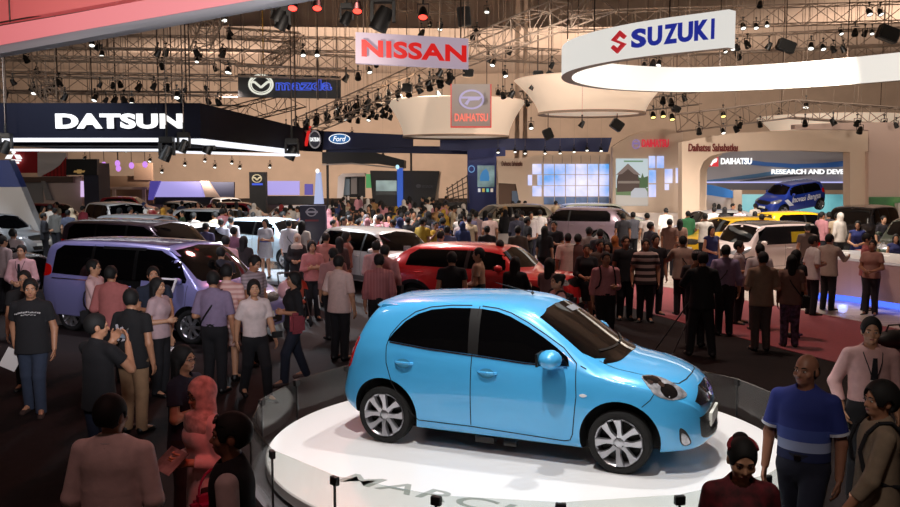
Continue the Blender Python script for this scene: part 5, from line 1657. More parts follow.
sk.patch('black_upper_side', [(-1.60, .94), (-1.52, 1.44), (.60, 1.44), (.98, 1.0), (.95, .94)], 'side', P_DARK, bv, .010, .05, mirror=True)
sk.patch('yellow_window_card', [(-.9, .98), (-.9, 1.28), (-.35, 1.28), (-.35, .98)], 'side', mat('yellow_card', 'cfae20', .5), bv, .016, .05, mirror=True)
put('black off-roader with a pale number plate, right of the yellow hatchback', BIGSUV, P_DARK, 858, 33, 228, 2, name='off_road_car')
put('dark green-grey car at the right edge behind the reception counter', SUV, paint('dark_green', '2e3a30', .4), 918, 27.5, 236, 2, name='crossover_car')
# blue show car on a low dais inside the arched stand
mb = MB(); mb.lathe([(0, 0), (2.1, 0), (2.1, .90), (2.0, .94), (0, .94)], 40)
dais = mb.build('dais', M_WHITEP, None, 40, loc=(at(791, 200, 45.3).x, 45.3, 0))
tag(dais, 'round pale dais under the blue show car in the arched stand', 'platform')
P_BLUE = paint('royal_blue', '2040a8', .3)
bc, sk = make_car('royal blue show car with white lettering raised inside the arched stand', CITY, P_BLUE, (at(791, 200, 45.3).x, 45.3), R(218), 2, 'car', None, 'show_car', z=.94)
bc.rotation_euler = (R(-5), R(7), R(205)); bc.location.z = 1.04
me, dd = text_mesh('Inovasi Bangsa', 1, 1, .0, .02, .2)
for s in (-1, 1):
    h_, n_ = sk.hit(sk.frame('side'), -.2, .72, .03)
    m2 = me.copy(); k = 1.9 / dd[0]
    M = Matrix(((s * -1 * -k, 0, 0), (0, 0, 1), (0, k * 1.1, 0))).to_4x4()
    m2.transform(Matrix(((k if s < 0 else -k, 0, 0, -.2), (0, 0, 1, s * (abs(h_.y))), (0, k * 1.2, 0, .74), (0, 0, 0, 1))))
    link_mesh('side_lettering', m2, mat('lettering_white', 'dfe4ee', .5), bc)
sk.patch('lamp_flash', [(.6, .5), (.9, .5), (1.2, .8), (1.0, .85)], 'side', MATS['lettering_white'], bc, .01, .08, mirror=True)

# ------------------------------------------------------------------ people: one smooth surface per body, grown from a distance field
def surface_net(F, org, h):
    ins = F < 0
    nx, ny, nz = F.shape
    C = [(0, 0, 0), (1, 0, 0), (0, 1, 0), (1, 1, 0), (0, 0, 1), (1, 0, 1), (0, 1, 1), (1, 1, 1)]
    sl = lambda c: (slice(c[0], nx - 1 + c[0]), slice(c[1], ny - 1 + c[1]), slice(c[2], nz - 1 + c[2]))
    cnt = sum(ins[sl(c)].astype(np.int8) for c in C)
    m = (cnt > 0) & (cnt < 8)
    ci = np.argwhere(m)
    if len(ci) == 0:
        return np.zeros((0, 3)), np.zeros((0, 4), int)
    idx = -np.ones(m.shape, int); idx[m] = np.arange(len(ci))
    vals = [F[ci[:, 0] + c[0], ci[:, 1] + c[1], ci[:, 2] + c[2]] for c in C]
    acc = np.zeros((len(ci), 3)); n = np.zeros(len(ci))
    for a in range(8):
        for b in range(a + 1, 8):
            if sum(abs(C[a][k] - C[b][k]) for k in range(3)) != 1: continue
            va, vb = vals[a], vals[b]
            cr = (va < 0) != (vb < 0)
            t = np.where(cr, va / np.where(cr, va - vb, 1), 0)
            p = np.array(C[a]) + t[:, None] * (np.array(C[b]) - np.array(C[a]))
            acc[cr] += p[cr]; n[cr] += 1
    V = (ci + acc / n[:, None]) * h + org
    Q = []
    for ax in range(3):
        u, v = (ax + 1) % 3, (ax + 2) % 3
        s0 = [slice(None)] * 3; s1 = [slice(None)] * 3
        s0[ax] = slice(0, -1); s1[ax] = slice(1, None)
        A, B = ins[tuple(s0)], ins[tuple(s1)]
        e = np.argwhere(A != B)
        e = e[(e[:, u] > 0) & (e[:, v] > 0) & (e[:, u] < F.shape[u] - 1) & (e[:, v] < F.shape[v] - 1)]
        if len(e) == 0: continue
        out = A[e[:, 0], e[:, 1], e[:, 2]]
        def cell(du, dv):
            q = e.copy(); q[:, u] += du; q[:, v] += dv
            return idx[q[:, 0], q[:, 1], q[:, 2]]
        q = np.stack([cell(-1, -1), cell(0, -1), cell(0, 0), cell(-1, 0)], 1)
        q[~out] = q[~out][:, ::-1]
        Q.append(q)
    Q = np.concatenate(Q)
    Q = Q[(Q >= 0).all(1)]
    return V, Q

def cap(a, b, ra, rb=None, ys=1.0, k=.02, op='u'):
    return ('c', np.array(a, float), np.array(b, float), ra, ra if rb is None else rb, ys, k, op)
def ell(c, r, M=None, k=.012, op='u'):
    return ('e', np.array(c, float), np.array(r, float), M, k, op)

def grow(prims, vox, cuts=(), name='body', m=None, parent=None, lo_cut=None):
    lo, hi = np.full(3, 1e9), np.full(3, -1e9)
    for p in prims:
        if p[-1] == 's': continue
        if p[0] == 'c':
            r = max(p[3], p[4]) * max(1, p[5])
            lo = np.minimum(lo, np.minimum(p[1], p[2]) - r); hi = np.maximum(hi, np.maximum(p[1], p[2]) + r)
        else:
            r = max(p[2]); lo = np.minimum(lo, p[1] - r); hi = np.maximum(hi, p[1] + r)
    lo -= 2.5 * vox; hi += 2.5 * vox
    if lo_cut is not None: lo[2] = max(lo[2], lo_cut)
    n = np.ceil((hi - lo) / vox).astype(int) + 1
    ax = [lo[i] + vox * np.arange(n[i]) for i in range(3)]
    F = np.full(n, 1.0)
    for p in prims:
        k, op = p[-2], p[-1]
        if p[0] == 'c':
            _, a, b, ra, rb, ys = p[:6]
            r = max(ra, rb) + k + 2 * vox
            l, h_ = np.minimum(a, b) - r, np.maximum(a, b) + r
        else:
            r = max(p[2]) + k + 2 * vox
            l, h_ = p[1] - r, p[1] + r
        i0 = np.clip(np.floor((l - lo) / vox).astype(int), 0, n - 1); i1 = np.clip(np.ceil((h_ - lo) / vox).astype(int) + 1, 1, n)
        if (i1 <= i0).any(): continue
        sub = tuple(slice(i0[i], i1[i]) for i in range(3))
        X, Y, Z = (ax[0][sub[0]][:, None, None], ax[1][sub[1]][None, :, None], ax[2][sub[2]][None, None, :])
        if p[0] == 'c':
            ys = p[5]
            ay, by = a[1] / ys, b[1] / ys
            Yq = Y / ys
            dx, dy, dz = b[0] - a[0], by - ay, b[2] - a[2]
            L2 = dx * dx + dy * dy + dz * dz + 1e-12
            t = np.clip(((X - a[0]) * dx + (Yq - ay) * dy + (Z - a[2]) * dz) / L2, 0, 1)
            d = np.sqrt((X - a[0] - t * dx) ** 2 + (Yq - ay - t * dy) ** 2 + (Z - a[2] - t * dz) ** 2) - (ra + (rb - ra) * t)
            if ys < 1: d = d * (ys ** .6)
            if op == 'f':
                Ln = math.sqrt(L2)
                d = np.maximum(d, ((X - b[0]) * dx + (Y - b[1]) * (b[1] - a[1]) + (Z - b[2]) * dz) / Ln)
        else:
            c, rr, M = p[1:4]
            qx, qy, qz = X - c[0], Y - c[1], Z - c[2]
            if M is not None:
                qx, qy, qz = (qx * M[0][i] + qy * M[1][i] + qz * M[2][i] for i in range(3))
            k0 = np.sqrt((qx / rr[0]) ** 2 + (qy / rr[1]) ** 2 + (qz / rr[2]) ** 2)
            k1 = np.sqrt((qx / rr[0] ** 2) ** 2 + (qy / rr[1] ** 2) ** 2 + (qz / rr[2] ** 2) ** 2) + 1e-9
            d = k0 * (k0 - 1) / k1
        f = F[sub]
        if op != 's':
            h2 = np.maximum(k - np.abs(f - d), 0) / k
            F[sub] = np.minimum(f, d) - h2 * h2 * k * .25
        else:
            h2 = np.maximum(k - np.abs(f + d), 0) / k
            F[sub] = np.maximum(f, -d) + h2 * h2 * k * .25
    for q, nrm in cuts:
        nrm = np.array(nrm, float); nrm = nrm / np.linalg.norm(nrm)
        d = (ax[0] - q[0])[:, None, None] * nrm[0] + (ax[1] - q[1])[None, :, None] * nrm[1] + (ax[2] - q[2])[None, None, :] * nrm[2]
        F = np.maximum(F, d)
    F[0], F[-1], F[:, 0], F[:, -1], F[:, :, 0], F[:, :, -1] = (np.maximum(F[0], vox * .4), np.maximum(F[-1], vox * .4), np.maximum(F[:, 0], vox * .4), np.maximum(F[:, -1], vox * .4), np.maximum(F[:, :, 0], vox * .4), np.maximum(F[:, :, -1], vox * .4))
    V, Q = surface_net(F, lo, vox)
    me = bpy.data.meshes.new(name)
    me.vertices.add(len(V)); me.vertices.foreach_set('co', V.ravel())
    me.loops.add(len(Q) * 4); me.loops.foreach_set('vertex_index', Q.ravel())
    me.polygons.add(len(Q)); me.polygons.foreach_set('loop_start', np.arange(0, len(Q) * 4, 4))
    me.update(calc_edges=True); me.validate()
    return link_mesh(name, me, m, parent, 180)

def rotz(a):
    c, s = math.cos(a), math.sin(a)
    return np.array([[c, -s, 0], [s, c, 0], [0, 0, 1]])
def rotx(a):
    c, s = math.cos(a), math.sin(a)
    return np.array([[1, 0, 0], [0, c, -s], [0, s, c]])

ARMS = {  # elbow from shoulder, wrist from elbow (x outwards, -y forwards) for a height of 1
    'down': ((.028, .012, -.172), (.004, -.035, -.142)), 'bent': ((.030, .022, -.168), (-.072, -.122, .012)),
    'cross': ((.036, -.030, -.162), (-.130, -.066, .030)), 'camera': ((.045, -.095, -.118), (-.085, -.055, .128)),
    'reach': ((.030, -.100, -.128), (-.015, -.135, .025)), 'hip': ((.105, .030, -.135), (-.072, -.065, -.112)),
    'fwd': ((.020, -.060, -.162), (.000, -.085, -.118)), 'aft': ((.030, .070, -.158), (.000, .020, -.148)),
    'back': ((.050, .060, -.155), (-.085, .055, -.100)), 'front': ((.040, -.020, -.168), (-.095, -.105, -.040)),
    'pocket': ((.060, .035, -.160), (-.030, -.055, -.130)), 'high': ((.060, -.060, .060), (-.03, -.06, .14)),
}
SKIN = ['a06f54', 'b07d60', 'ba8a6c', '946650', 'c4967a']
def skin_mat(i): return mat('skin_%d' % i, SKIN[i % len(SKIN)], .5, noise=.08, nscale=25)
M_HAIR = mat('hair_black', (.022, .018, .017), .75)
M_EYEW = mat('eye_white', 'd8d0c8', .3)
M_EYED = mat('eye_dark', (.02, .012, .01), .2)
M_LIPS = mat('lips', '8d4a44', .45)
M_SHOE = mat('shoe_black', (.02, .018, .018), .45)
CLOTH = {}
def cloth(c):
    if not isinstance(c, str): return c
    if c not in CLOTH:
        CLOTH[c] = mat('cloth_' + c, c, .9, noise=.15, nscale=18, bump=.25)
    return CLOTH[c]

def build_person(root, h=1.66, build=1.0, fem=False, arms=('down', 'down'), stance='stand', lean=0.0, turn=0.0, nod=0.0, vox=.016,
                 skin=1, hair='short', haircol=None, top='tee', topcol='202024', sleeve=.5, hem=.47, bottom='trousers', botcol='17171c', shoes=True, shoecol=None,
                 face=True, collar=None, neckopen=.0, crop=None, sleevecol=None, foot_z=None):
    H = h
    hl = h / 1.0
    P = lambda x, y, z: np.array([x, y, z], float) * H
    RL = rotx(lean)
    piv = P(0, 0, .52)
    up = lambda p: piv + RL @ (p - piv)
    shw = (.108 if not fem else .095) * (1 + .25 * (build - 1))
    skm = skin_mat(skin)
    S, E, Wr = {}, {}, {}
    for s, nm in ((1, arms[0]), (-1, arms[1])):
        a = ARMS[nm]
        S[s] = up(P(s * shw, 0, .803))
        e = np.array([a[0][0] * s, a[0][1], a[0][2]]) * H; w_ = np.array([a[1][0] * s, a[1][1], a[1][2]]) * H
        if build > 1.05: e[0] += s * .012 * H
        E[s] = S[s] + RL @ e if lean < .5 else S[s] + e
        Wr[s] = E[s] + (RL @ w_ if lean < .5 else w_)
    st = {'stand': ((0, 0), (0, 0)), 'walk': ((-.13, .0), (.12, .035)), 'walk2': ((.12, .035), (-.13, .0)), 'wide': ((-.03, 0), (.03, 0)), 'step': ((-.07, 0), (.05, .01))}[stance]
    hipx = .052
    K, A, T = {}, {}, {}
    for s, q in ((1, st[0]), (-1, st[1])):
        hx = hipx * s
        wide = .045 if stance == 'wide' else .0
        A[s] = P(hx + s * wide + s * .006, q[0] + .012, .045 + q[1])
        K[s] = P(hx + s * wide * .6, q[0] * .55 - .012 - abs(q[0]) * .12, .285 + q[1] * .4)
        T[s] = A[s] + P(s * .022, -.098, -.030 - (q[1] * .3))
    nb = up(P(0, .010, .825)); nt_ = up(P(0, .002, .888))
    Hm = RL @ rotz(turn) @ rotx(nod)
    hp = up(P(0, .004, .872))
    hd = lambda x, y, z: hp + Hm @ (np.array([x, y, z - .872]) * H)
    r = lambda v: v * H
    # ---- body
    bw = build
    core = .90
    B = [cap(up(P(0, .004, .755)), up(P(0, .004, .66)), r(.092 * core * bw), r(.080 * core * bw), .66), cap(up(P(0, .004, .66)), P(0, .004, .535), r(.078 * core * bw), r(.092 * core * bw), .70),
         cap(S[1] * .8 + S[-1] * .2, S[-1] * .8 + S[1] * .2, r(.036 * core), None, .9), cap(nb, nt_, r(.034 if not fem else .028), r(.032 if not fem else .027))]
    for s in (1, -1):
        B += [cap(S[s], E[s], r(.031 * core), r(.025)), cap(E[s], Wr[s], r(.026), r(.0175))]
        B += [cap(P(hipx * s, 0, .50), K[s], r(.050 * core), r(.032)), cap(K[s], A[s], r(.036), r(.021)), cap(A[s], T[s], r(.022), r(.014))]
        # hand
        f = (Wr[s] - E[s]); f /= np.linalg.norm(f)
        if arms[0 if s == 1 else 1] in ('cross', 'camera', 'reach', 'bent', 'front'):
            side = np.array([0, 0, 1.0])
        else:
            side = np.array([0, -1.0, 0])
        side = side - f * side.dot(f); side /= np.linalg.norm(side)
        pn = np.cross(f, side) * s
        if pn[0] * s > 0: pn = -pn
        fr = max(r(.0053), vox * .52)
        for i, (o_, L) in enumerate(((.017, .040), (.006, .045), (-.006, .042), (-.016, .033))):
            kn = Wr[s] + f * r(.052) + side * r(o_)
            B.append(cap(Wr[s] + f * r(.006) + side * r(o_ * .5), kn, max(r(.0085), vox * .6), max(r(.0075), vox * .55), k=.008))
            mid = kn + f * r(L * .55) + pn * r(L * .22)
            B.append(cap(kn, mid, fr * 1.05, fr, k=.004)); B.append(cap(mid, mid + f * r(L * .36) + pn * r(L * .36), fr, fr * .85, k=.004))
        tb = Wr[s] + f * r(.018) + side * r(.014)
        tm = tb + f * r(.026) + side * r(.018) + pn * r(.006)
        B += [cap(tb, tm, fr * 1.25, fr * 1.1, k=.006), cap(tm, tm + f * r(.024) + side * r(.004) + pn * r(.008), fr * 1.1, fr * .9, k=.004)]
    # head
    B += [ell(hd(0, .004, .940), (r(.0445), r(.056), r(.058)), Hm), ell(hd(0, -.014, .906), (r(.037), r(.042), r(.040)), Hm, .02), ell(hd(0, -.030, .884), (r(.022), r(.022), r(.016)), Hm, .02)]
    for s in (1, -1):
        B.append(ell(hd(.0445 * s, .006, .922), (r(.007), r(.013), r(.019)), Hm, .006))
        B.append(ell(hd(.025 * s, -.037, .913), (r(.014), r(.012), r(.013)), Hm, .014))
        if vox < .02:
            B.append(ell(hd(.0175 * s, -.060, .931), (r(.011), r(.011), r(.0075)), Hm, .008, 's'))
    B += [cap(hd(0, -.049, .932), hd(0, -.061, .913), r(.0058), r(.0080), k=.010), cap(hd(.008, -.050, .909), hd(-.008, -.050, .909), r(.0068), None, k=.008)]
    B += [cap(hd(-.022, -.047, .9425), hd(.022, -.047, .9425), r(.0075), None, k=.012)]
    if vox < .02:
        B += [cap(hd(-.010, -.0505, .8945), hd(.010, -.0505, .8945), r(.0055), None, k=.006)]
    if fem:
        for s in (1, -1): B.append(ell(up(P(.034 * s, -.042, .738)), (r(.034), r(.026), r(.034)), None, .05))
    body = grow(B, vox, (), 'body', skm, root, crop)
    if face:
        for s in (1, -1):
            e = hd(.0178 * s, -.0485, .931)
            mb = MB(); mb.ellipsoid((0, 0, 0), (r(.0085), r(.0040), r(.0042)), 10); mb.ellipsoid((0, -r(.0022), 0), (r(.0042), r(.0028), r(.0040)), 8, 1)
            o = mb.build('eye', [M_EYEW, M_EYED], root, 80); o.matrix_local = Matrix(Hm).to_4x4(); o.location = e
            mb = MB(); mb.path([hd((.008) * s, -.0545, .9445), hd(.018 * s, -.0545, .9475), hd(.028 * s, -.0480, .9445)], r(.0024), 6)
            mb.build('eyebrow', M_HAIR, root, 80)
        mb = MB(); mb.ellipsoid((0, 0, 0), (r(.0125), r(.0032), r(.0042)), 10)
        o = mb.build('lips', M_LIPS, root, 80); o.matrix_local = Matrix(Hm).to_4x4(); o.location = hd(0, -.0556, .8945)
    # ---- hair
    hm = haircol or M_HAIR
    if hair in ('short', 'crop', 'long', 'bun', 'bushy', 'bob'):
        t_ = {'short': .0095, 'crop': .004, 'long': .009, 'bun': .006, 'bushy': .017, 'bob': .011}[hair] * (1 if hair != 'short' else 1)
        Q = [ell(hd(0, .007, .942), (r(.0445 + t_), r(.056 + t_), r(.058 + t_)), Hm, .01)]
        if hair == 'bushy': Q.append(ell(hd(0, .02, .935), (r(.062), r(.058), r(.062)), Hm, .02))
        if hair in ('long', 'bob'):
            zb = .80 if hair == 'long' else .868
            Q += [cap(hd(0, .035, .93), hd(0, .048, zb), r(.050), r(.040), .62)]
            for s in (1, -1): Q.append(cap(hd(.043 * s, .012, .92), hd(.046 * s, .012, zb + .02), r(.017), r(.013)))
        if hair == 'bun': Q.append(ell(hd(0, .052, .972), (r(.030), r(.030), r(.028)), Hm, .01))
        # face opening, then the nape
        mh = hair in ('short', 'crop', 'bushy')
        Q += [ell(hd(0, -.058, .912 if mh else .907), (r(.0435 if mh else .0405), r(.049), r(.066 if mh else .063)), Hm, .006, 's')]
        if hair in ('short', 'crop', 'bushy', 'bun'):
            Q += [ell(hd(0, -.020, .868), (r(.075), r(.056), r(.058)), Hm, .006, 's')]
            Q += [ell(hd(0, .055, .850), (r(.07), r(.05), r(.050)), Hm, .006, 's')]
            for s in (1, -1): Q += [ell(hd(.052 * s, .004, .918), (r(.016), r(.02), r(.026)), Hm, .004, 's')]
        grow(Q, vox, (), 'hair', hm, root)
    elif hair == 'hijab':
        Q = [ell(hd(0, .006, .942), (r(.055), r(.067), r(.070)), Hm, .01), ell(hd(0, -.006, .895), (r(.052), r(.058), r(.050)), Hm, .02), cap(nb + P(0, .004, .03), up(P(0, -.006, .80)), r(.056), r(.105), .74, .03),
             ell(hd(0, -.072, .918), (r(.0345), r(.042), r(.047)), Hm, .006, 's')]
        grow(Q, vox, (), 'headscarf', hm, root)
    elif hair == 'balding':
        Q = [ell(hd(0, .010, .925), (r(.0475), r(.058), r(.045)), Hm, .01), ell(hd(0, -.06, .91), (r(.06), r(.062), r(.09)), Hm, .004, 's'), ell(hd(0, .0, .99), (r(.07), r(.075), r(.045)), Hm, .004, 's'), ell(hd(0, .04, .845), (r(.07), r(.06), r(.05)), Hm, .004, 's')]
        grow(Q, vox, (), 'hair', mat('hair_stubble', (.05, .042, .038), .7), root)
    # ---- clothes
    e = .010 + vox * .25 / H
    tm_ = cloth(topcol)
    if top:
        Q = [cap(up(P(0, .004, .755)), up(P(0, .004, .66)), r(.094 * bw + e), r(.086 * bw + e), .68, .03), cap(up(P(0, .004, .66)), P(0, .004, min(hem, .53)), r(.086 * bw + e), r((.106 if hem < .53 else .092) * bw + e), .74, .03),
             cap(S[1] * .82 + S[-1] * .18, S[-1] * .82 + S[1] * .18, r(.029 + e), None, .95, .03), cap(nb + P(0, .004, -.012), nb + P(0, .006, .012), r(.050), r(.043), .9, .03)]
        if fem:
            for s in (1, -1): Q.append(ell(up(P(.034 * s, -.044, .738)), (r(.038 + e), r(.030 + e), r(.036 + e)), None, .06))
        cuts = [((0, 0, H * hem), (0, 0, -1))]
        SL = []
        for s in (1, -1):
            le = np.linalg.norm(E[s] - S[s])
            if sleeve <= 1:
                c = S[s] + (E[s] - S[s]) * sleeve
                SL.append((s, [cap(S[s], c, r(.026 + e), r(.0285 + e), k=.03, op='f')]))
            else:
                c = E[s] + (Wr[s] - E[s]) * (sleeve - 1)
                SL.append((s, [cap(S[s], E[s], r(.026 + e), r(.023 + e), k=.03), cap(E[s], c, r(.023 + e), r(.0175 + e), k=.02, op='f')]))
        if top == 'dress':
            Q.append(cap(P(0, 0, .54), P(0, 0, hem), r(.105 * bw), r(.135), .85, .03))
        neck = [cap(nb + P(0, -.012, .0), nt_ + P(0, -.006, .02), r(.036 + neckopen), r(.040 + neckopen), k=.006, op='s')]
        if neckopen > .01:
            neck.append(cap(up(P(0, -.075, .805 - neckopen)), up(P(0, -.05, .85)), r(.012), r(.03), k=.006, op='s'))
        if sleevecol is None:
            for s, q in SL: Q += q
            grow(Q + neck, vox, cuts, top if top in ('dress', 'jacket') else 'shirt', tm_, root, crop)
        else:
            grow(Q + neck, vox, cuts, 'shirt', tm_, root, crop)
            for s, q in SL: grow(q, vox, (), 'sleeve', cloth(sleevecol), root)
    if collar:
        mb = MB()
        vs, fs = [], []
        n_ = 16
        for i in range(n_ + 1):
            a = R(-250) + R(320) * i / n_ - R(0)
            a = -PI / 2 + R(18) + (2 * PI - R(36)) * i / n_
            for rr_, zz, yy in ((.043, .012, 0), (.045, .030, .002), (.058, .006, 0), (.060, .002, 0)):
                vs.append(tuple(nb + P(rr_ * math.cos(a), rr_ * math.sin(a) * .95 + yy, zz - .012 * max(0, -math.sin(a)))))
        for i in range(n_):
            for k in range(3): fs.append((i * 4 + k, i * 4 + 4 + k, i * 4 + 5 + k, i * 4 + 1 + k))
        mb.add(vs, fs); o = mb.build('collar', cloth(collar), root, 60)
        md = o.modifiers.new('t', 'SOLIDIFY'); md.thickness = .006
    bm_ = cloth(botcol)
    if bottom in ('trousers', 'jeans', 'shorts', 'leggings'):
        lo_ = {'trousers': .020, 'jeans': .020, 'shorts': .30, 'leggings': .06}[bottom]
        g = .004 if bottom == 'leggings' else .012
        Q = [cap(P(0, .004, .575), P(0, .004, .53), r(.086 * bw + e * .8 + (.004 if hem > .53 else -.004)), r(.090 * bw + e * .7 + .002), .76, .03)]
        for s in (1, -1):
            Q += [cap(P(hipx * s, .002, .50), K[s], r(.049 + g), r(.034 + g), k=.03)]
            if bottom != 'shorts': Q += [cap(K[s], A[s] + P(0, 0, -.02), r(.034 + g), r(.026 + g), k=.02)]
            else: Q += [cap(K[s], K[s] + P(0, 0, -.03), r(.046 + g), r(.046 + g), k=.02)]
        z_ = lo_ * H
        grow(Q, vox, [((0, 0, .585 * H), (0, 0, 1)), ((0, 0, z_), (0, 0, -1))], 'trousers' if bottom != 'shorts' else 'shorts', bm_, root, crop)
    elif bottom == 'skirt':
        grow([cap(P(0, .002, .57), P(0, 0, .50), r(.09), r(.108), .78), cap(P(0, 0, .50), P(0, 0, .28), r(.108), r(.12), .8)], vox, [((0, 0, .60 * H), (0, 0, 1)), ((0, 0, .30 * H), (0, 0, -1))], 'skirt', bm_, root, crop)
    elif bottom == 'longskirt':
        grow([cap(P(0, .002, .57), P(0, 0, .50), r(.09), r(.108), .78), cap(P(0, 0, .50), P(0, 0, .06), r(.108), r(.14), .85)], vox, [((0, 0, .60 * H), (0, 0, 1)), ((0, 0, .05 * H), (0, 0, -1))], 'skirt', bm_, root, crop)
    if shoes and crop is None:
        for s in (1, -1):
            a = A[s] + P(0, .018, -.024); t = T[s] + P(0, -.004, -.006)
            sm = shoecol if (shoecol is not None and not isinstance(shoecol, str)) else (cloth(shoecol) if shoecol else M_SHOE)
            zf = min(a[2], t[2]) - r(.024)
            grow([cap(a, t, r(.025), r(.021), k=.01), cap(A[s] + P(0, .008, .004), A[s] + P(0, .008, -.012), r(.027), r(.028), k=.02)], min(vox, .016), [((0, 0, max(zf, 0.0)), (0, 0, -1)), ((0, 0, A[s][2] + r(.012)), (0, 0, 1))], 'shoe', sm, root)
    J = dict(S=S, E=E, W=Wr, nb=nb, hd=hd, up=up, P=P, r=r, A=A, K=K, Hm=Hm)
    return J

def held(name, label, cat, root, parts, group=None):
    """a thing carried by a person: top-level, placed in the person's frame; parts = [(name, MB, mats, smooth, bevel), ...]"""
    t = empty(name, root.location, root.rotation_euler.z, label, cat, group)
    for nm, mb, m, sm, bv in parts:
        mb.build(nm, m, t, sm, bv)
    lo = Vector((1e9,) * 3); hi = Vector((-1e9,) * 3)
    for ch in t.children:
        for v in ch.data.vertices:
            lo = Vector(map(min, lo, v.co)); hi = Vector(map(max, hi, v.co))
    d = Vector(((lo.x + hi.x) / 2, (lo.y + hi.y) / 2, lo.z))
    for ch in t.children: ch.data.transform(Matrix.Translation(-d))
    t.location = Vector(root.location) + Matrix.Rotation(root.rotation_euler.z, 3, 'Z') @ d
    return t
M_LEATHER = mat('leather_black', (.02, .018, .018), .5)
M_PAPER = mat('paper', 'd8d0cc', .7)
def strap_pts(J, side, n=16, lift=.022):
    """from the opposite shoulder across back and chest to the hip on side"""
    r, P = J['r'], J['P']
    out = []
    for i in range(n + 1):
        a = 2 * PI * i / n
        x = math.cos(a) * .115 * side; y = math.sin(a) * (.098 if abs(math.cos(a)) < .9 else .085)
        z = .70 - math.cos(a) * .150
        if math.cos(a) < -.2: z = min(z, .852 + .0 * x); y *= .62; x = x * .62
        out.append(J['up'](P(x, y, z)))
    return out
def shoulder_bag(root, J, side, col, label, size=(.26, .10, .20), name='shoulder_bag'):
    P, r = J['P'], J['r']
    m = cloth(col)
    c = P(.155 * side, -.01, .50)
    b = MB(); b.cbox(c, (size[1], size[0], size[2]))
    fl = MB(); fl.cbox(c + np.array([side * size[1] * .52, 0, size[2] * .22]), (.012, size[0] * .96, size[2] * .5))
    s = MB(); s.path(strap_pts(J, side), .011, 6)
    return held(name, label, 'bag', root, [('bag_body', b, m, None, .02), ('flap', fl, m, None, .004), ('strap', s, M_LEATHER, 60, 0)])
def backpack(root, J, col, label):
    P, r, up = J['P'], J['r'], J['up']
    m = cloth(col)
    b = MB(); b.cbox(up(P(0, .125, .69)), (.28, .15, .40))
    pk = MB(); pk.cbox(up(P(0, .178, .645)), (.22, .04, .2))
    parts = [('bag_body', b, m, None, .05), ('pocket', pk, m, None, .015)]
    for s in (1, -1):
        st = MB(); st.path([up(P(s * .062, .09, .80)), up(P(s * .070, .03, .856)), up(P(s * .072, -.020, .852)), up(P(s * .074, -.062, .81)), up(P(s * .076, -.086, .74)), up(P(s * .090, -.07, .66)), up(P(s * .112, -.01, .62)), up(P(s * .08, .09, .60))], .014, 6)
        parts.append(('strap', st, m, 60, 0))
    return held('backpack', label, 'bag', root, parts)
def lanyard(root, J, col='20202a', tie=False, badge=True):
    P, up = J['P'], J['up']
    mb = MB()
    for s in (1, -1):
        mb.path([up(P(s * .045, .035, .846)), up(P(s * .050, -.010, .846)), up(P(s * .048, -.050, .818)), up(P(s * .038, -.082, .775)), up(P(s * .020, -.094, .72)), up(P(s * .003, -.096, .68))], .0045, 5)
    mb.build('lanyard', cloth(col), root)
    if badge:
        b = MB(); b.cbox(up(P(0, -.094, .655)), (.07, .006, .095)); b.build('badge_card', M_PAPER, root)
    if tie:
        t = MB(); t.prism([(-.018, 0), (.018, 0), (.035, -.26), (0, -.31), (-.035, -.26)], up(P(0, -.089, .80)), (1, 0, 0), (0, -.03, 1), (0, -.01, 0)); t.build('tie', cloth('15151c'), root)
def glasses(root, J):
    hd, r = J['hd'], J['r']
    mb = MB()
    for s in (1, -1):
        pts = [hd(.018 * s + .011 * math.cos(q), -.0585, .930 + .008 * math.sin(q)) for q in rng(0, 2 * PI, 11)]
        mb.path(pts, r(.0013), 5); mb.path([hd(.028 * s, -.057, .932), hd(.047 * s, 0, .930)], r(.0013), 5)
    mb.path([hd(.007, -.0585, .931), hd(-.007, -.0585, .931)], r(.0013), 5)
    mb.build('glasses', M_BLACK, root)
def sheet(root, c, size, tilt, label, m=None, name='leaflet', cat='leaflet'):
    mb = MB(); M = Matrix.Translation(Vector(c)) @ Euler(tilt).to_matrix().to_4x4()
    mb.cbox((0, 0, 0), (size[0], .004, size[1]), 0, M)
    return held(name, label, cat, root, [('sheet', mb, m or M_PAPER, None, 0)])
def camera_thing(root, J, label):
    hd, P = J['hd'], J['P']
    c = (J['W'][1] + J['W'][-1]) / 2 + np.array([0, -.05, .06])
    b = MB(); b.cbox(c, (.14, .06, .10)); l = MB(); l.bar(c + np.array([0, -.03, 0]), c + np.array([0, -.12, 0]), .035, .038, 14)
    return held('photo_camera', label, 'camera', root, [('camera_body', b, M_BLACK, None, .012), ('lens', l, M_BLACK, 40, 0)])
def phone_thing(root, J, label, both=True):
    c = (J['W'][1] + J['W'][-1]) / 2 + np.array([0, -.05, .07]) if both else J['W'][1] + np.array([0, -.06, .06])
    b = MB(); b.cbox(c, (.15, .010, .085)); s = MB(); s.cbox(c + np.array([0, .0065, 0]), (.135, .002, .072))
    return held('mobile_phone', label, 'phone', root, [('case', b, M_BLACK, None, .003), ('screen', s, mat('phone_screen', '58606a', .2, emit='707884', es=.4), None, 0)])

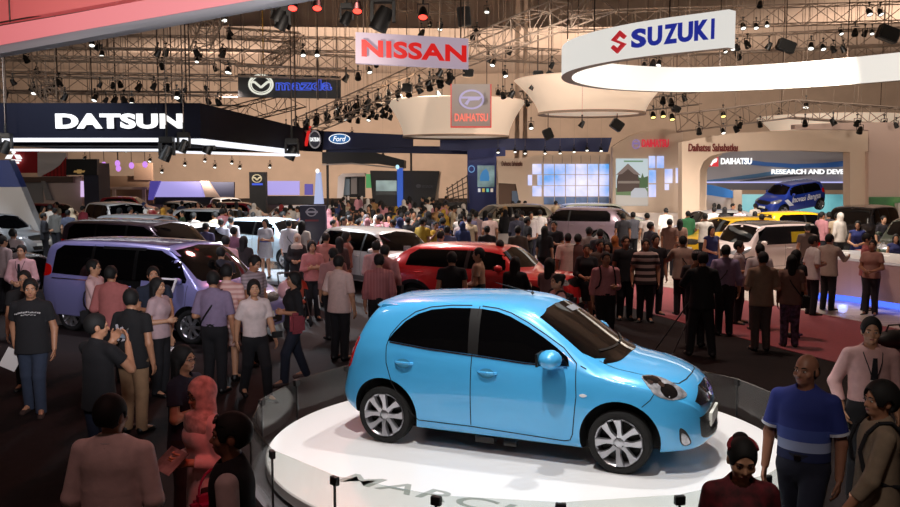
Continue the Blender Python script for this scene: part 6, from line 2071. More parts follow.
PEOPLE = []
def person(px, py, rz, label, h=1.66, z=0.0, Y=None, vox=None, **k):
    if Y is None:
        g = ground(px, py, h + z)
    else:
        g = at(px, py, Y)
    root = empty('person', (g.x, g.y, z), R(rz), label, 'person')
    d = g.y
    k.setdefault('vox', vox or max(.0065, min(.022, d * .00085)))
    k.setdefault('face', d < 22 and abs(((rz + 180) % 360) - 180) < 115)
    k.setdefault('skin', len(PEOPLE) % 5)
    J = build_person(root, h=h, **k)
    PEOPLE.append((g.x, g.y))
    FOOT.append((g.x, g.y, .45))
    return root, J
W = dict(top='shirt', sleeve=1.75, hem=.555, collar=True)
def shirt(c, tuck=True, sl=1.75): return dict(top='shirt', topcol=c, sleeve=sl, hem=.555 if tuck else .46, collar=c)
def tee(c, sl=.5, hem=.46): return dict(top='tee', topcol=c, sleeve=sl, hem=hem)

# ================= nearest figures, right
M_POLO = ramp_mat('polo_stripes', 'Z', [(0, '1b2550'), (.93, '1b2550'), (1.00, '8f9cc0'), (1.075, '3a4c94'), (1.16, '22307a'), (1.9, '22307a')], .85)
r_, J = person(807, 354, -38, 'bald man in a blue striped polo shirt walking at the right of the turntable', 1.70, build=1.12, skin=3, hair='balding', arms=('down', 'down'), stance='walk', top='polo', topcol=M_POLO, sleeve=.75, hem=.545, collar='22307a', bottom='trousers', botcol='191d30', turn=-.25)
mb = MB(); mb.cbox(J['P'](0, -.083, .565), (.05, .012, .04)); mb.build('belt_buckle', M_CHROME, r_, None, .004)
for s in (1, -1):
    c = J['S'][s] + (J['E'][s] - J['S'][s]) * .70
    d_ = (J['E'][s] - J['S'][s]); d_ /= np.linalg.norm(d_)
    mb = MB(); mb.bar(c, c + d_ * .022, .0755, .0755, 20, caps=False); mb.build('cuff_stripe', cloth('c8ccd8'), r_, 60)
r_, J = person(872, 318, -10, 'man in a pink shirt with dark tie and badge lanyard, right edge', 1.70, build=1.05, skin=2, arms=('down', 'pocket'), **shirt('cfa5a2'), bottom='trousers', botcol='17171c', neckopen=.004, turn=-.15, nod=.05)
lanyard(r_, J, '15151c', True)
r_, J = person(880, 383, -100, 'bushy-haired man in a tan shirt wearing a black backpack, right bottom corner', 1.64, build=1.1, skin=1, hair='bushy', arms=('fwd', 'down'), top='shirt', topcol='8c7a66', sleeve=1.6, hem=.46, collar='8c7a66', botcol='1a1a20', turn=.3)
backpack(r_, J, '18171b', 'black backpack on the bushy-haired man in the right bottom corner')
M_BATIK = mat('batik_red', '6b1622', .8, noise=.85, nscale=16)
r_, J = person(742, 437, -6, 'woman with a red-banded bun and dark red patterned top at the bottom edge', 1.58, fem=True, skin=2, hair='bun', arms=('down', 'down'), top='blouse', topcol=M_BATIK, sleeve=1.2, hem=.46, botcol='201416', nod=.32)
mb = MB(); hd = J['hd']; hb = .0455
mb.path([hd(hb * math.cos(a), .008 + hb * 1.2 * math.sin(a), .972 + .006 * math.sin(a)) for a in rng(R(-10), R(190), 14)], J['r'](.008), 8); mb.build('headband', cloth('8c2430'), r_, 60)
mb = MB(); mb.lathe([(.024, -.012), (.036, 0), (.024, .012)], 20, M=Matrix.Translation(hd(0, .052, .962))); mb.build('hair_tie', cloth('8c2430'), r_, 60)

# ================= nearest figures, left
r_, J = person(30, 279, 8, 'man in a black tee with white chest print and blue jeans at the left', 1.70, build=1.12, skin=1, arms=('down', 'aft'), stance='step', **tee('19181c', .62), bottom='jeans', botcol='2c3548', shoecol='3a2620', turn=.25, nod=.12)
P = J['P']
def print_marks(root, J, quads, col, y, name):
    """a worn print too small to read: short strokes and blocks, x and z in body heights"""
    mb = MB()
    for q in quads:
        mb.prism([(a * J['P'](1, 0, 0)[0], b * J['P'](1, 0, 0)[0]) for a, b in q], J['up'](J['P'](0, y, 0)), (1, 0, 0), (0, 0, 1), (0, -.004 if y < 0 else .004, 0))
    return mb.build(name, mat('print_' + col, col, .8), root)
random.seed(3)
qs = []
for x0, x1, z0, hh in ((-.088, .088, .765, .012), (-.045, .05, .748, .008)):
    x = x0
    while x < x1:
        w_ = random.uniform(.004, .011); a = z0 - 1.6 * x * x + random.uniform(-.002, .002); k = random.uniform(.6, 1) * hh
        qs.append([(x, a), (x + w_, a), (x + w_ + .002, a + k), (x + .002, a + k)]); x += w_ + random.uniform(.002, .005)
print_marks(r_, J, qs, 'b8b4b4', -.094, 'chest_print')
sheet(r_, J['W'][-1] + np.array([-.02, -.09, -.16]), (.20, .28), (.25, .5, .2), 'folded white leaflet in the hand of the man in the printed black tee')
r_, J = person(10, 330, 20, 'person in red trousers and white-striped dark trainers behind the printed black tee', 1.62, Y=13.2, skin=1, **tee('1a1a1e'), bottom='leggings', botcol='7c2a26') if False else (None, None)
r_, J = person(21, 245, 5, 'man in a pink shirt and dark tie standing by the black wagon', 1.68, skin=2, arms=('front', 'front'), **shirt('c79a9c'), botcol='18181e'); lanyard(r_, J, '18181e', True, False)
r_, J = person(24, 271, 12, 'bespectacled man in dark clothes right behind the man in the printed black tee', 1.66, skin=1, arms=('down', 'down'), **tee('1b191b'), botcol='17171a'); glasses(r_, J)
r_, J = person(94, 260, 88, 'man in a pale pink shirt with black shoulder strap beside the open van door', 1.68, skin=2, arms=('bent', 'fwd'), **shirt('d6b3b4'), botcol='141418'); glasses(r_, J)
shoulder_bag(r_, J, -1, '17161a', 'black shoulder bag on the man in pale pink beside the open van door')
r_, J = person(111, 266, 178, 'man in a salmon red shirt, back turned, at the open van door', 1.68, build=1.1, skin=1, arms=('bent', 'down'), **shirt('a5605e', False), botcol='16161a')
r_, J = person(153, 267, 25, 'man in a navy tee facing out beside the front of the lavender van', 1.67, skin=1, arms=('fwd', 'bent'), **tee('1d2536'), botcol='17171a')
r_, J = person(158, 278, 75, 'long-haired woman in a pale mauve tee and black trousers by the lavender van', 1.60, fem=True, skin=2, hair='long', arms=('down', 'bent'), **tee('b99da2', .6, .50), botcol='16151a')
r_, J = person(131, 289, 165, 'man in a black tee with white back print and khaki trousers, left', 1.68, skin=1, hair='short', arms=('bent', 'down'), **tee('141316', .55), bottom='trousers', botcol='8f6f52', turn=.5)
print_marks(r_, J, [[(.0, .70), (.02, .69), (.035, .745), (.012, .755)], [(.04, .715), (.06, .71), (.068, .765), (.05, .77)], [(-.002, .66), (.03, .65), (.034, .675), (.002, .685)], [(.04, .655), (.062, .655), (.064, .69), (.044, .695)]], 'b0aab0', .088, 'back_print')
shoulder_bag(r_, J, 1, '17161a', 'small black bag on the man in khaki trousers', (.2, .08, .16))
r_, J = person(97, 314, 150, 'man in a black tee lifting a phone with both hands, left front', 1.68, skin=1, arms=('camera', 'camera'), **tee('131216', .55), bottom='jeans', botcol='1a2136', shoecol='b8b0ac', turn=-.5)
phone_thing(r_, J, 'phone held up by the man in black at the left front')
r_, J = person(111, 395, 176, 'man in a dusty pink shirt with a lanyard, back turned, bottom left', 1.70, build=1.12, skin=1, arms=('down', 'bent'), **shirt('e6d4d2', False), botcol='17161a', turn=-.2)
mb = MB(); P, up = J['P'], J['up']
mb.path([up(P(.05 * math.cos(a), .012 + .046 * math.sin(a), .846 - .004 * math.sin(a))) for a in rng(R(-20), R(200), 12)], .006, 6); mb.build('lanyard', cloth('c8c4c8'), r_)
r_, J = person(184, 346, 70, 'woman in glasses and navy top with folded arms behind the headscarfed woman', 1.58, fem=True, skin=1, hair='long', arms=('cross', 'cross'), **tee('221f30', .6, .46), botcol='221618'); glasses(r_, J)
M_FLORAL = mat('scarf_floral_pink', 'e8c4c0', .85, noise=.6, nscale=17)
r_, J = person(203, 378, -48, 'woman in a floral pink headscarf and pink tunic holding a brochure', 1.58, fem=True, skin=2, hair='hijab', haircol=M_FLORAL, arms=('bent', 'bent'), top='tunic', topcol='e2c0c2', sleeve=1.85, hem=.38, bottom='trousers', botcol='3a2428', nod=.2); glasses(r_, J)
sheet(r_, (J['W'][1] + J['W'][-1]) / 2 + np.array([0, -.10, .02]), (.26, .19), (-.9, 0, 0), 'colourful brochure held by the woman in the floral pink headscarf', mat('brochure', 'b9a0a0', .4, noise=.8, nscale=9), 'brochure', 'brochure')
mb = MB(); P = J['P']; c = P(.175, -.05, .47)
mb.cbox(c, (.14, .34, .22)); s_ = MB(); s_.path([c + np.array([0, .11 * math.cos(a), .10 + .17 * math.sin(a)]) for a in rng(0, PI, 10)], .010, 6)
held('handbag', 'magenta handbag on the arm of the woman in the floral pink headscarf', 'bag', r_, [('bag_body', mb, mat('handbag_magenta', '9c2450', .35, coat=.4), None, .05), ('handle', s_, mat('handbag_magenta', '9c2450'), 60, 0)])
r_, J = person(229, 414, -82, 'man in a black raglan shirt with white sleeves, sunglasses on his head', 1.70, build=1.06, skin=3, arms=('down', 'down'), top='shirt', topcol='17151a', sleevecol='e0d0d0', sleeve=1.3, hem=.46, botcol='17161a')
mb = MB(); hd = J['hd']
for s in (1, -1):
    mb.ellipsoid(hd(.022 * s, -.046, .985), (.03, .012, .018), 10, 0, Matrix.Rotation(-.6, 3, 'X')); mb.path([hd(.04 * s, -.04, .98), hd(.053 * s, .02, .955)], .003, 5)
mb.build('sunglasses', M_BLACK, r_, 60)

# ================= left middle distance
r_, J = person(213, 271, 172, 'man in a grey-violet shirt and black trousers with a shoulder strap, by the van nose', 1.68, build=1.08, skin=1, arms=('bent', 'down'), **shirt('80708c', True, .9), botcol='131217', turn=.4)
mb = MB(); mb.path(strap_pts(J, 1), .012, 6); mb.build('strap', M_LEATHER, r_, 60)
r_, J = person(227, 264, 168, 'young man in a pink striped tee and pale striped shorts, back turned', 1.70, skin=2, arms=('bent', 'down'), **tee(stripes('tee_pink_stripe', ('c08c88', 'd8b4ac'), 'Z', .07), .6), bottom='shorts', botcol=stripes('shorts_stripe', ('b59a92', '9a7670'), 'Z', .09), turn=.3)
r_, J = person(253, 255, 60, 'tall man in a grey striped tee looking down, by the van nose', 1.73, build=1.08, skin=1, arms=('down', 'fwd'), **tee(stripes('tee_grey_stripe', ('8a7c84', 'a5969c'), 'Z', .05), .65), botcol='16151a', nod=.4)
r_, J = person(254, 280, 35, 'woman in a white blouse and black trousers striding right, left of the turntable', 1.60, fem=True, skin=2, hair='bob', arms=('fwd', 'aft'), stance='walk', **tee('d9c6c4', .75, .53), botcol='141318', turn=-.25)
phone_thing(r_, J, 'dark phone in the hand of the woman in the white blouse', False)
r_, J = person(293, 272, -60, 'black-haired girl in dark clothes walking with a pink balloon', 1.60, fem=True, skin=1, hair='bob', arms=('bent', 'bent'), stance='walk', **tee('18171b', 1.2, .50), bottom='jeans', botcol='1d2333', shoecol='5a4a48')
b = at(286.5, 290, 15.0)
t = empty('balloon', b, 0, 'round pale pink balloon held by the black-haired girl', 'balloon')
mb = MB(); mb.ellipsoid((0, 0, 0), (.15, .15, .165), 20); mb.bar((0, 0, -.185), (0, 0, -.155), .014, .006); mb.build('skin', mat('balloon_pink', 'd8a6ae', .3, coat=.4), t, 80)
w_ = Vector(r_.location) + Matrix.Rotation(r_.rotation_euler.z, 3, 'Z') @ Vector(J['W'][1])
mb = MB(); mb.bar((0, 0, -.18), w_ - b, .003, n=5); mb.build('string', M_PAPER, t)
P = J['P']; mb = MB(); mb.cbox(P(.14, -.02, .56), (.10, .22, .30)); held('jacket', 'folded rose red jacket over the arm of the girl with the balloon', 'jacket', r_, [('cloth', mb, cloth('8c3a44'), None, .04)])
# red pushchair
g = ground(290, 330)
t = empty('pushchair', (g.x, 17.6, 0), R(20), 'red-hooded pushchair standing behind the girl with the balloon', 'pushchair')
mb = MB(); mb.lathe([(.001, .95), (.14, .93), (.24, .84), (.28, .70)], 20, arc=(0, PI)); mb.build('hood', mat('pushchair_red', 'c8402c', .6), t, 60)
mb = MB(); mb.box((-.22, -.1, .42), (.22, .2, .50)); mb.box((-.22, .14, .5), (.22, .24, .85)); mb.build('seat', mat('pushchair_orange', 'b05038', .7), t, None, .03)
mb = MB()
for s in (-1, 1):
    mb.path([(s * .25, .45, 1.0), (s * .25, .1, .5), (s * .25, -.35, .12)], .014, 6); mb.path([(s * .25, .1, .5), (s * .25, .35, .12)], .014, 6)
mb.bar((-.25, .45, 1.0), (.25, .45, 1.0), .018); mb.build('chassis', M_BLACK, t)
for s in (-1, 1):
    for y in (-.35, .35):
        mb = MB(); mb.lathe([(.02, -.02), (.10, -.02), (.12, 0), (.10, .02), (.02, .02)], 18, 'X', M=Matrix.Translation((s * .25, y, .12))); mb.build('wheel', M_TYRE, t, 60)
r_, J = person(297, 234, 0, 'woman in a pale headscarf and dark clothes near the pale blue hatchback', 1.56, fem=True, skin=2, hair='hijab', haircol=cloth('cdbbb0'), arms=('front', 'front'), top='shirt', topcol='2a2528', sleeve=1.8, hem=.44, bottom='longskirt', botcol='1e1b1f')
r_, J = person(289, 220, 175, 'man in a white shirt with a blue bag before the navy totem', 1.68, skin=1, arms=('down', 'down'), **shirt('d8d2d6', False), botcol='1b1b22')
shoulder_bag(r_, J, -1, '30386c', 'blue shoulder bag on the man in white before the navy totem')
r_, J = person(312, 241, 20, 'woman in a coral pink blouse with folded arms, middle left', 1.62, fem=True, skin=2, hair='bob', arms=('cross', 'cross'), **tee('b5706e', 1.5, .50), botcol='15141a')
r_, J = person(333, 248, -160, 'man in a dusty rose shirt holding pale papers at his side', 1.66, skin=1, arms=('down', 'down'), **shirt('a87876'), botcol='16151a')
sheet(r_, J['W'][1] + np.array([.02, -.03, -.12]), (.02, .24), (0, .1, .3), 'pale papers in the hand of the man in dusty rose', None)
r_, J = person(339, 255, 150, 'man in an untucked off-white shirt, back turned, left of the white people carrier', 1.70, build=1.08, skin=2, arms=('bent', 'down'), **shirt('d0b4ae', False, .9), botcol='151419', turn=.5)
r_, J = person(347, 232, 95, 'slim woman with long brown hair in profile against the white people carrier', 1.62, fem=True, skin=3, hair='long', arms=('down', 'down'), **tee('8c5a4e', 1.6, .48), botcol='1b171a')
r_, J = person(339, 237, -150, 'woman with long black hair, back turned, at the tail of the white people carrier', 1.60, fem=True, skin=1, hair='long', arms=('down', 'down'), **tee('3c2c2c', 1.6, .48), botcol='1a171a')
r_, J = person(326, 233, 170, 'man in a coral shirt left of the white people carrier', 1.66, skin=2, arms=('down', 'down'), **shirt('b8746a', False), botcol='1a181c')
r_, J = person(376, 241, 190, 'man in a pale pink shirt leaning to the white people carrier', 1.68, skin=2, arms=('bent', 'down'), **shirt('cf9f9e'), botcol='16151a')
r_, J = person(385, 245, 170, 'man in a rose shirt with black bag strap, back turned, before the white car door', 1.68, build=1.08, skin=1, arms=('bent', 'down'), **shirt('b87c7c'), botcol='16151a')
shoulder_bag(r_, J, -1, '18171b', 'black shoulder bag of the man in rose before the white car door')
r_, J = person(379, 254, 185, 'man in a dull pink checked shirt just behind the blue hatchback tail', 1.68, skin=1, arms=('down', 'down'), **shirt(stripes('check_pink', ('a86a6a', '9a5c60'), 'X', .05)), botcol='16151a')
r_, J = person(452, 252, 178, 'man in a black tee, back turned, against the red crossover', 1.68, skin=1, arms=('bent', 'bent'), **tee('16151a'), botcol='16151a')
r_, J = person(478, 248, -95, 'man in a tan and black banded tee against the red crossover, facing left', 1.68, skin=2, arms=('front', 'front'), **tee(ramp_mat('tee_bands', 'Z', [(0, '1a181c'), (.93, '1a181c'), (1.05, 'a5826a'), (1.9, 'a5826a')], .85), .6), botcol='1b181c')
r_, J = person(514, 257, 160, 'woman with long hair in a black top leaning on the red bonnet', 1.60, fem=True, skin=2, hair='long', arms=('reach', 'reach'), lean=.15, **tee('131216', 1.3, .47), botcol='16151a')
r_, J = person(550, 258, 150, 'long-haired woman with raised arm at the nose of the red crossover', 1.60, fem=True, skin=2, hair='long', arms=('camera', 'down'), **tee('8a6a68', .8, .48), botcol='1a181c')
r_, J = person(557, 274, -70, 'woman with tied hair and a pink shirt with straps, right behind the blue roof', 1.58, fem=True, skin=2, hair='bun', arms=('bent', 'bent'), **shirt('b8807e', False, .9), botcol='1a181c')
backpack(r_, J, '2a2428', 'dark backpack on the woman in pink behind the blue roof')

# ================= centre right
r_, J = person(587, 244, -8, 'woman in a black blouse and black skirt holding her hands together, before the stands', 1.60, fem=True, skin=1, hair='bun', arms=('front', 'front'), **tee('17151b', 1.5, .50), bottom='skirt', botcol='17161b')
r_, J = person(606, 252, 8, 'man in a pink shirt with backpack straps and a camera, right of the red car', 1.66, build=1.05, skin=1, arms=('bent', 'down'), **shirt('c28488'), botcol='17161b')
backpack(r_, J, '1a191d', 'black backpack on the man in pink right of the red car')
r_, J = person(626, 236, 4, 'man in a black polo shirt standing on the red carpet edge', 1.72, skin=1, arms=('down', 'down'), top='polo', topcol='141318', sleeve=.6, hem=.46, collar='141318', botcol='17161b')
r_, J = person(646, 239, -6, 'heavy-set man in a black and white striped tee', 1.68, build=1.18, skin=1, arms=('down', 'down'), **tee(stripes('tee_bw', ('22191c', 'a8908a'), 'Z', .13), .7), botcol='17161b')
r_, J = person(656, 235, 15, 'man in dark clothes just behind the striped tee', 1.70, skin=1, arms=('down', 'down'), **tee('1c1a20'), botcol='20202a')
r_, J = person(703, 252, 172, 'photographer in black, back turned, with a tripod behind the blue bonnet', 1.72, build=1.08, skin=1, hair='short', arms=('camera', 'bent'), stance='wide', **tee('0f0e12', 1.4), botcol='121115')
camera_thing(r_, J, 'camera raised by the photographer in black')
r_, J = person(697, 250, 160, 'man in a grey cap and dark tee beyond the photographer in black', 1.68, skin=1, arms=('bent', 'bent'), **tee('2a2428', .6), botcol='17161b')
mb = MB(); hd = J['hd']; mb.ellipsoid(hd(0, .006, .965), (.085, .105, .065), 14); mb.cbox(hd(0, -.085, .960), (.11, .10, .012)); mb.build('cap', cloth('7a7278'), r_, 60)
t = empty('tripod', ground(672, 352), 0, 'black tripod leaning beside the photographer in black', 'tripod')
mb = MB(); 
for i, (x, y) in enumerate(((-.05, -.25), (.28, .1), (-.25, .15))):
    lg = MB(); lg.bar((.62, .1, 1.30), (x, y, .01), .014, .011, 6); lg.build('leg', M_BLACK, t)
mb.cbox((.62, .1, 1.36), (.08, .08, .12)); mb.build('head', M_BLACK, t, None, .01)
r_, J = person(683, 236, 176, 'man in a tan shirt with a black bag, hands raised, on the red carpet', 1.68, build=1.1, skin=1, arms=('camera', 'bent'), **shirt('a58a7c', False, .9), botcol='1a181b')
shoulder_bag(r_, J, -1, '16151a', 'black camera bag on the man in tan with raised hands')
r_, J = person(726, 245, 168, 'man in a lilac shirt with a diagonal black strap on the red carpet', 1.68, build=1.08, skin=1, arms=('bent', 'down'), **shirt('8d7e9c'), botcol='15141a')
shoulder_bag(r_, J, 1, '17161a', 'small black bag of the man in lilac', (.2, .08, .16))
r_, J = person(740, 241, 60, 'young man in a white tee with a black messenger bag on the pale floor', 1.66, skin=2, arms=('down', 'bent'), **tee('c2b4b4', .6), botcol='17171d')
shoulder_bag(r_, J, 1, '1a191d', 'black messenger bag of the young man in white', (.3, .12, .24))
r_, J = person(760, 244, 175, 'man in a white shirt half hidden behind the tan-shirted man', 1.66, skin=2, arms=('bent', 'bent'), **shirt('cfc2c2'), botcol='19191f')
r_, J = person(763, 252, 178, 'man in a brown-tan shirt and grey-brown trousers, back turned, on the red carpet', 1.68, build=1.08, skin=1, arms=('bent', 'bent'), **shirt('8c705c', False, .9), botcol='4a3c38')
r_, J = person(792, 255, 165, 'long-haired woman in a brown top and patterned trousers with a handbag', 1.60, fem=True, skin=3, hair='long', arms=('down', 'bent'), **tee('7c5e54', .6, .47), bottom='trousers', botcol=mat('print_trousers', '6a4a66', .85, noise=.9, nscale=14))
shoulder_bag(r_, J, -1, '1c181b', 'black handbag of the long-haired woman in patterned trousers')
r_, J = person(797, 250, 120, 'bare-legged woman in a dark short dress just beyond the patterned trousers', 1.62, fem=True, skin=2, hair='long', arms=('down', 'down'), stance='walk', top='dress', topcol='1a171b', sleeve=.5, hem=.36, bottom=None)
r_, J = person(814, 236, 95, 'man in a white shirt writing at the reception counter end', 1.68, build=1.08, skin=1, arms=('bent', 'bent'), **shirt('d0c6c2', False, .9), botcol='15141a')
r_, J = person(830, 234, 130, 'man in a beige jacket leaning on the reception counter', 1.68, build=1.08, skin=1, arms=('reach', 'reach'), **shirt('a8968a', False), botcol='15141a')
r_, J = person(868, 234, 60, 'man in a red checked shirt with folded arms before the reception counter', 1.68, skin=2, arms=('cross', 'cross'), **shirt(stripes('check_red', ('b0605e', 'a25254'), 'X', .04), False), botcol='161b2c')
r_, J = person(896, 237, -20, 'seated hostess with long hair in a blue dress behind the counter', 1.58, Y=24.5, z=-.25, fem=True, skin=2, hair='long', arms=('front', 'front'), top='dress', topcol='262c5e', sleeve=.1, hem=.40, bottom=None)
r_, J = person(858, 221, -30, 'hostess in a sleeveless royal blue dress standing behind the counter', 1.64, fem=True, skin=2, hair='long', arms=('front', 'front'), top='dress', topcol='26306e', sleeve=.08, hem=.36, bottom=None)
r_, J = person(821, 213, 20, 'hostess in a blue dress standing by the black off-roader', 1.64, fem=True, skin=2, hair='long', arms=('down', 'down'), top='dress', topcol='2c3a80', sleeve=.08, hem=.36, bottom=None)
r_, J = person(712, 226, 10, 'hostess in a navy sleeveless dress before the yellow hatchback', 1.64, fem=True, skin=2, hair='long', arms=('down', 'front'), top='dress', topcol='232858', sleeve=.08, hem=.34, bottom=None)
r_, J = person(265, 219, -15, 'hostess in a short white dress with a blue belt by the pale blue hatchback', 1.64, fem=True, skin=2, hair='bob', arms=('bent', 'down'), top='dress', topcol='d8dce6', sleeve=.6, hem=.34, bottom=None, z=.08)
mb = MB(); mb.lathe([(.165, .0), (.17, .03), (.165, .06)], 24, M=Matrix.Translation((0, .006, .98)) @ Matrix.Diagonal((1, .76, 1, 1))); mb.build('belt', cloth('3a55b8'), r_, 60)

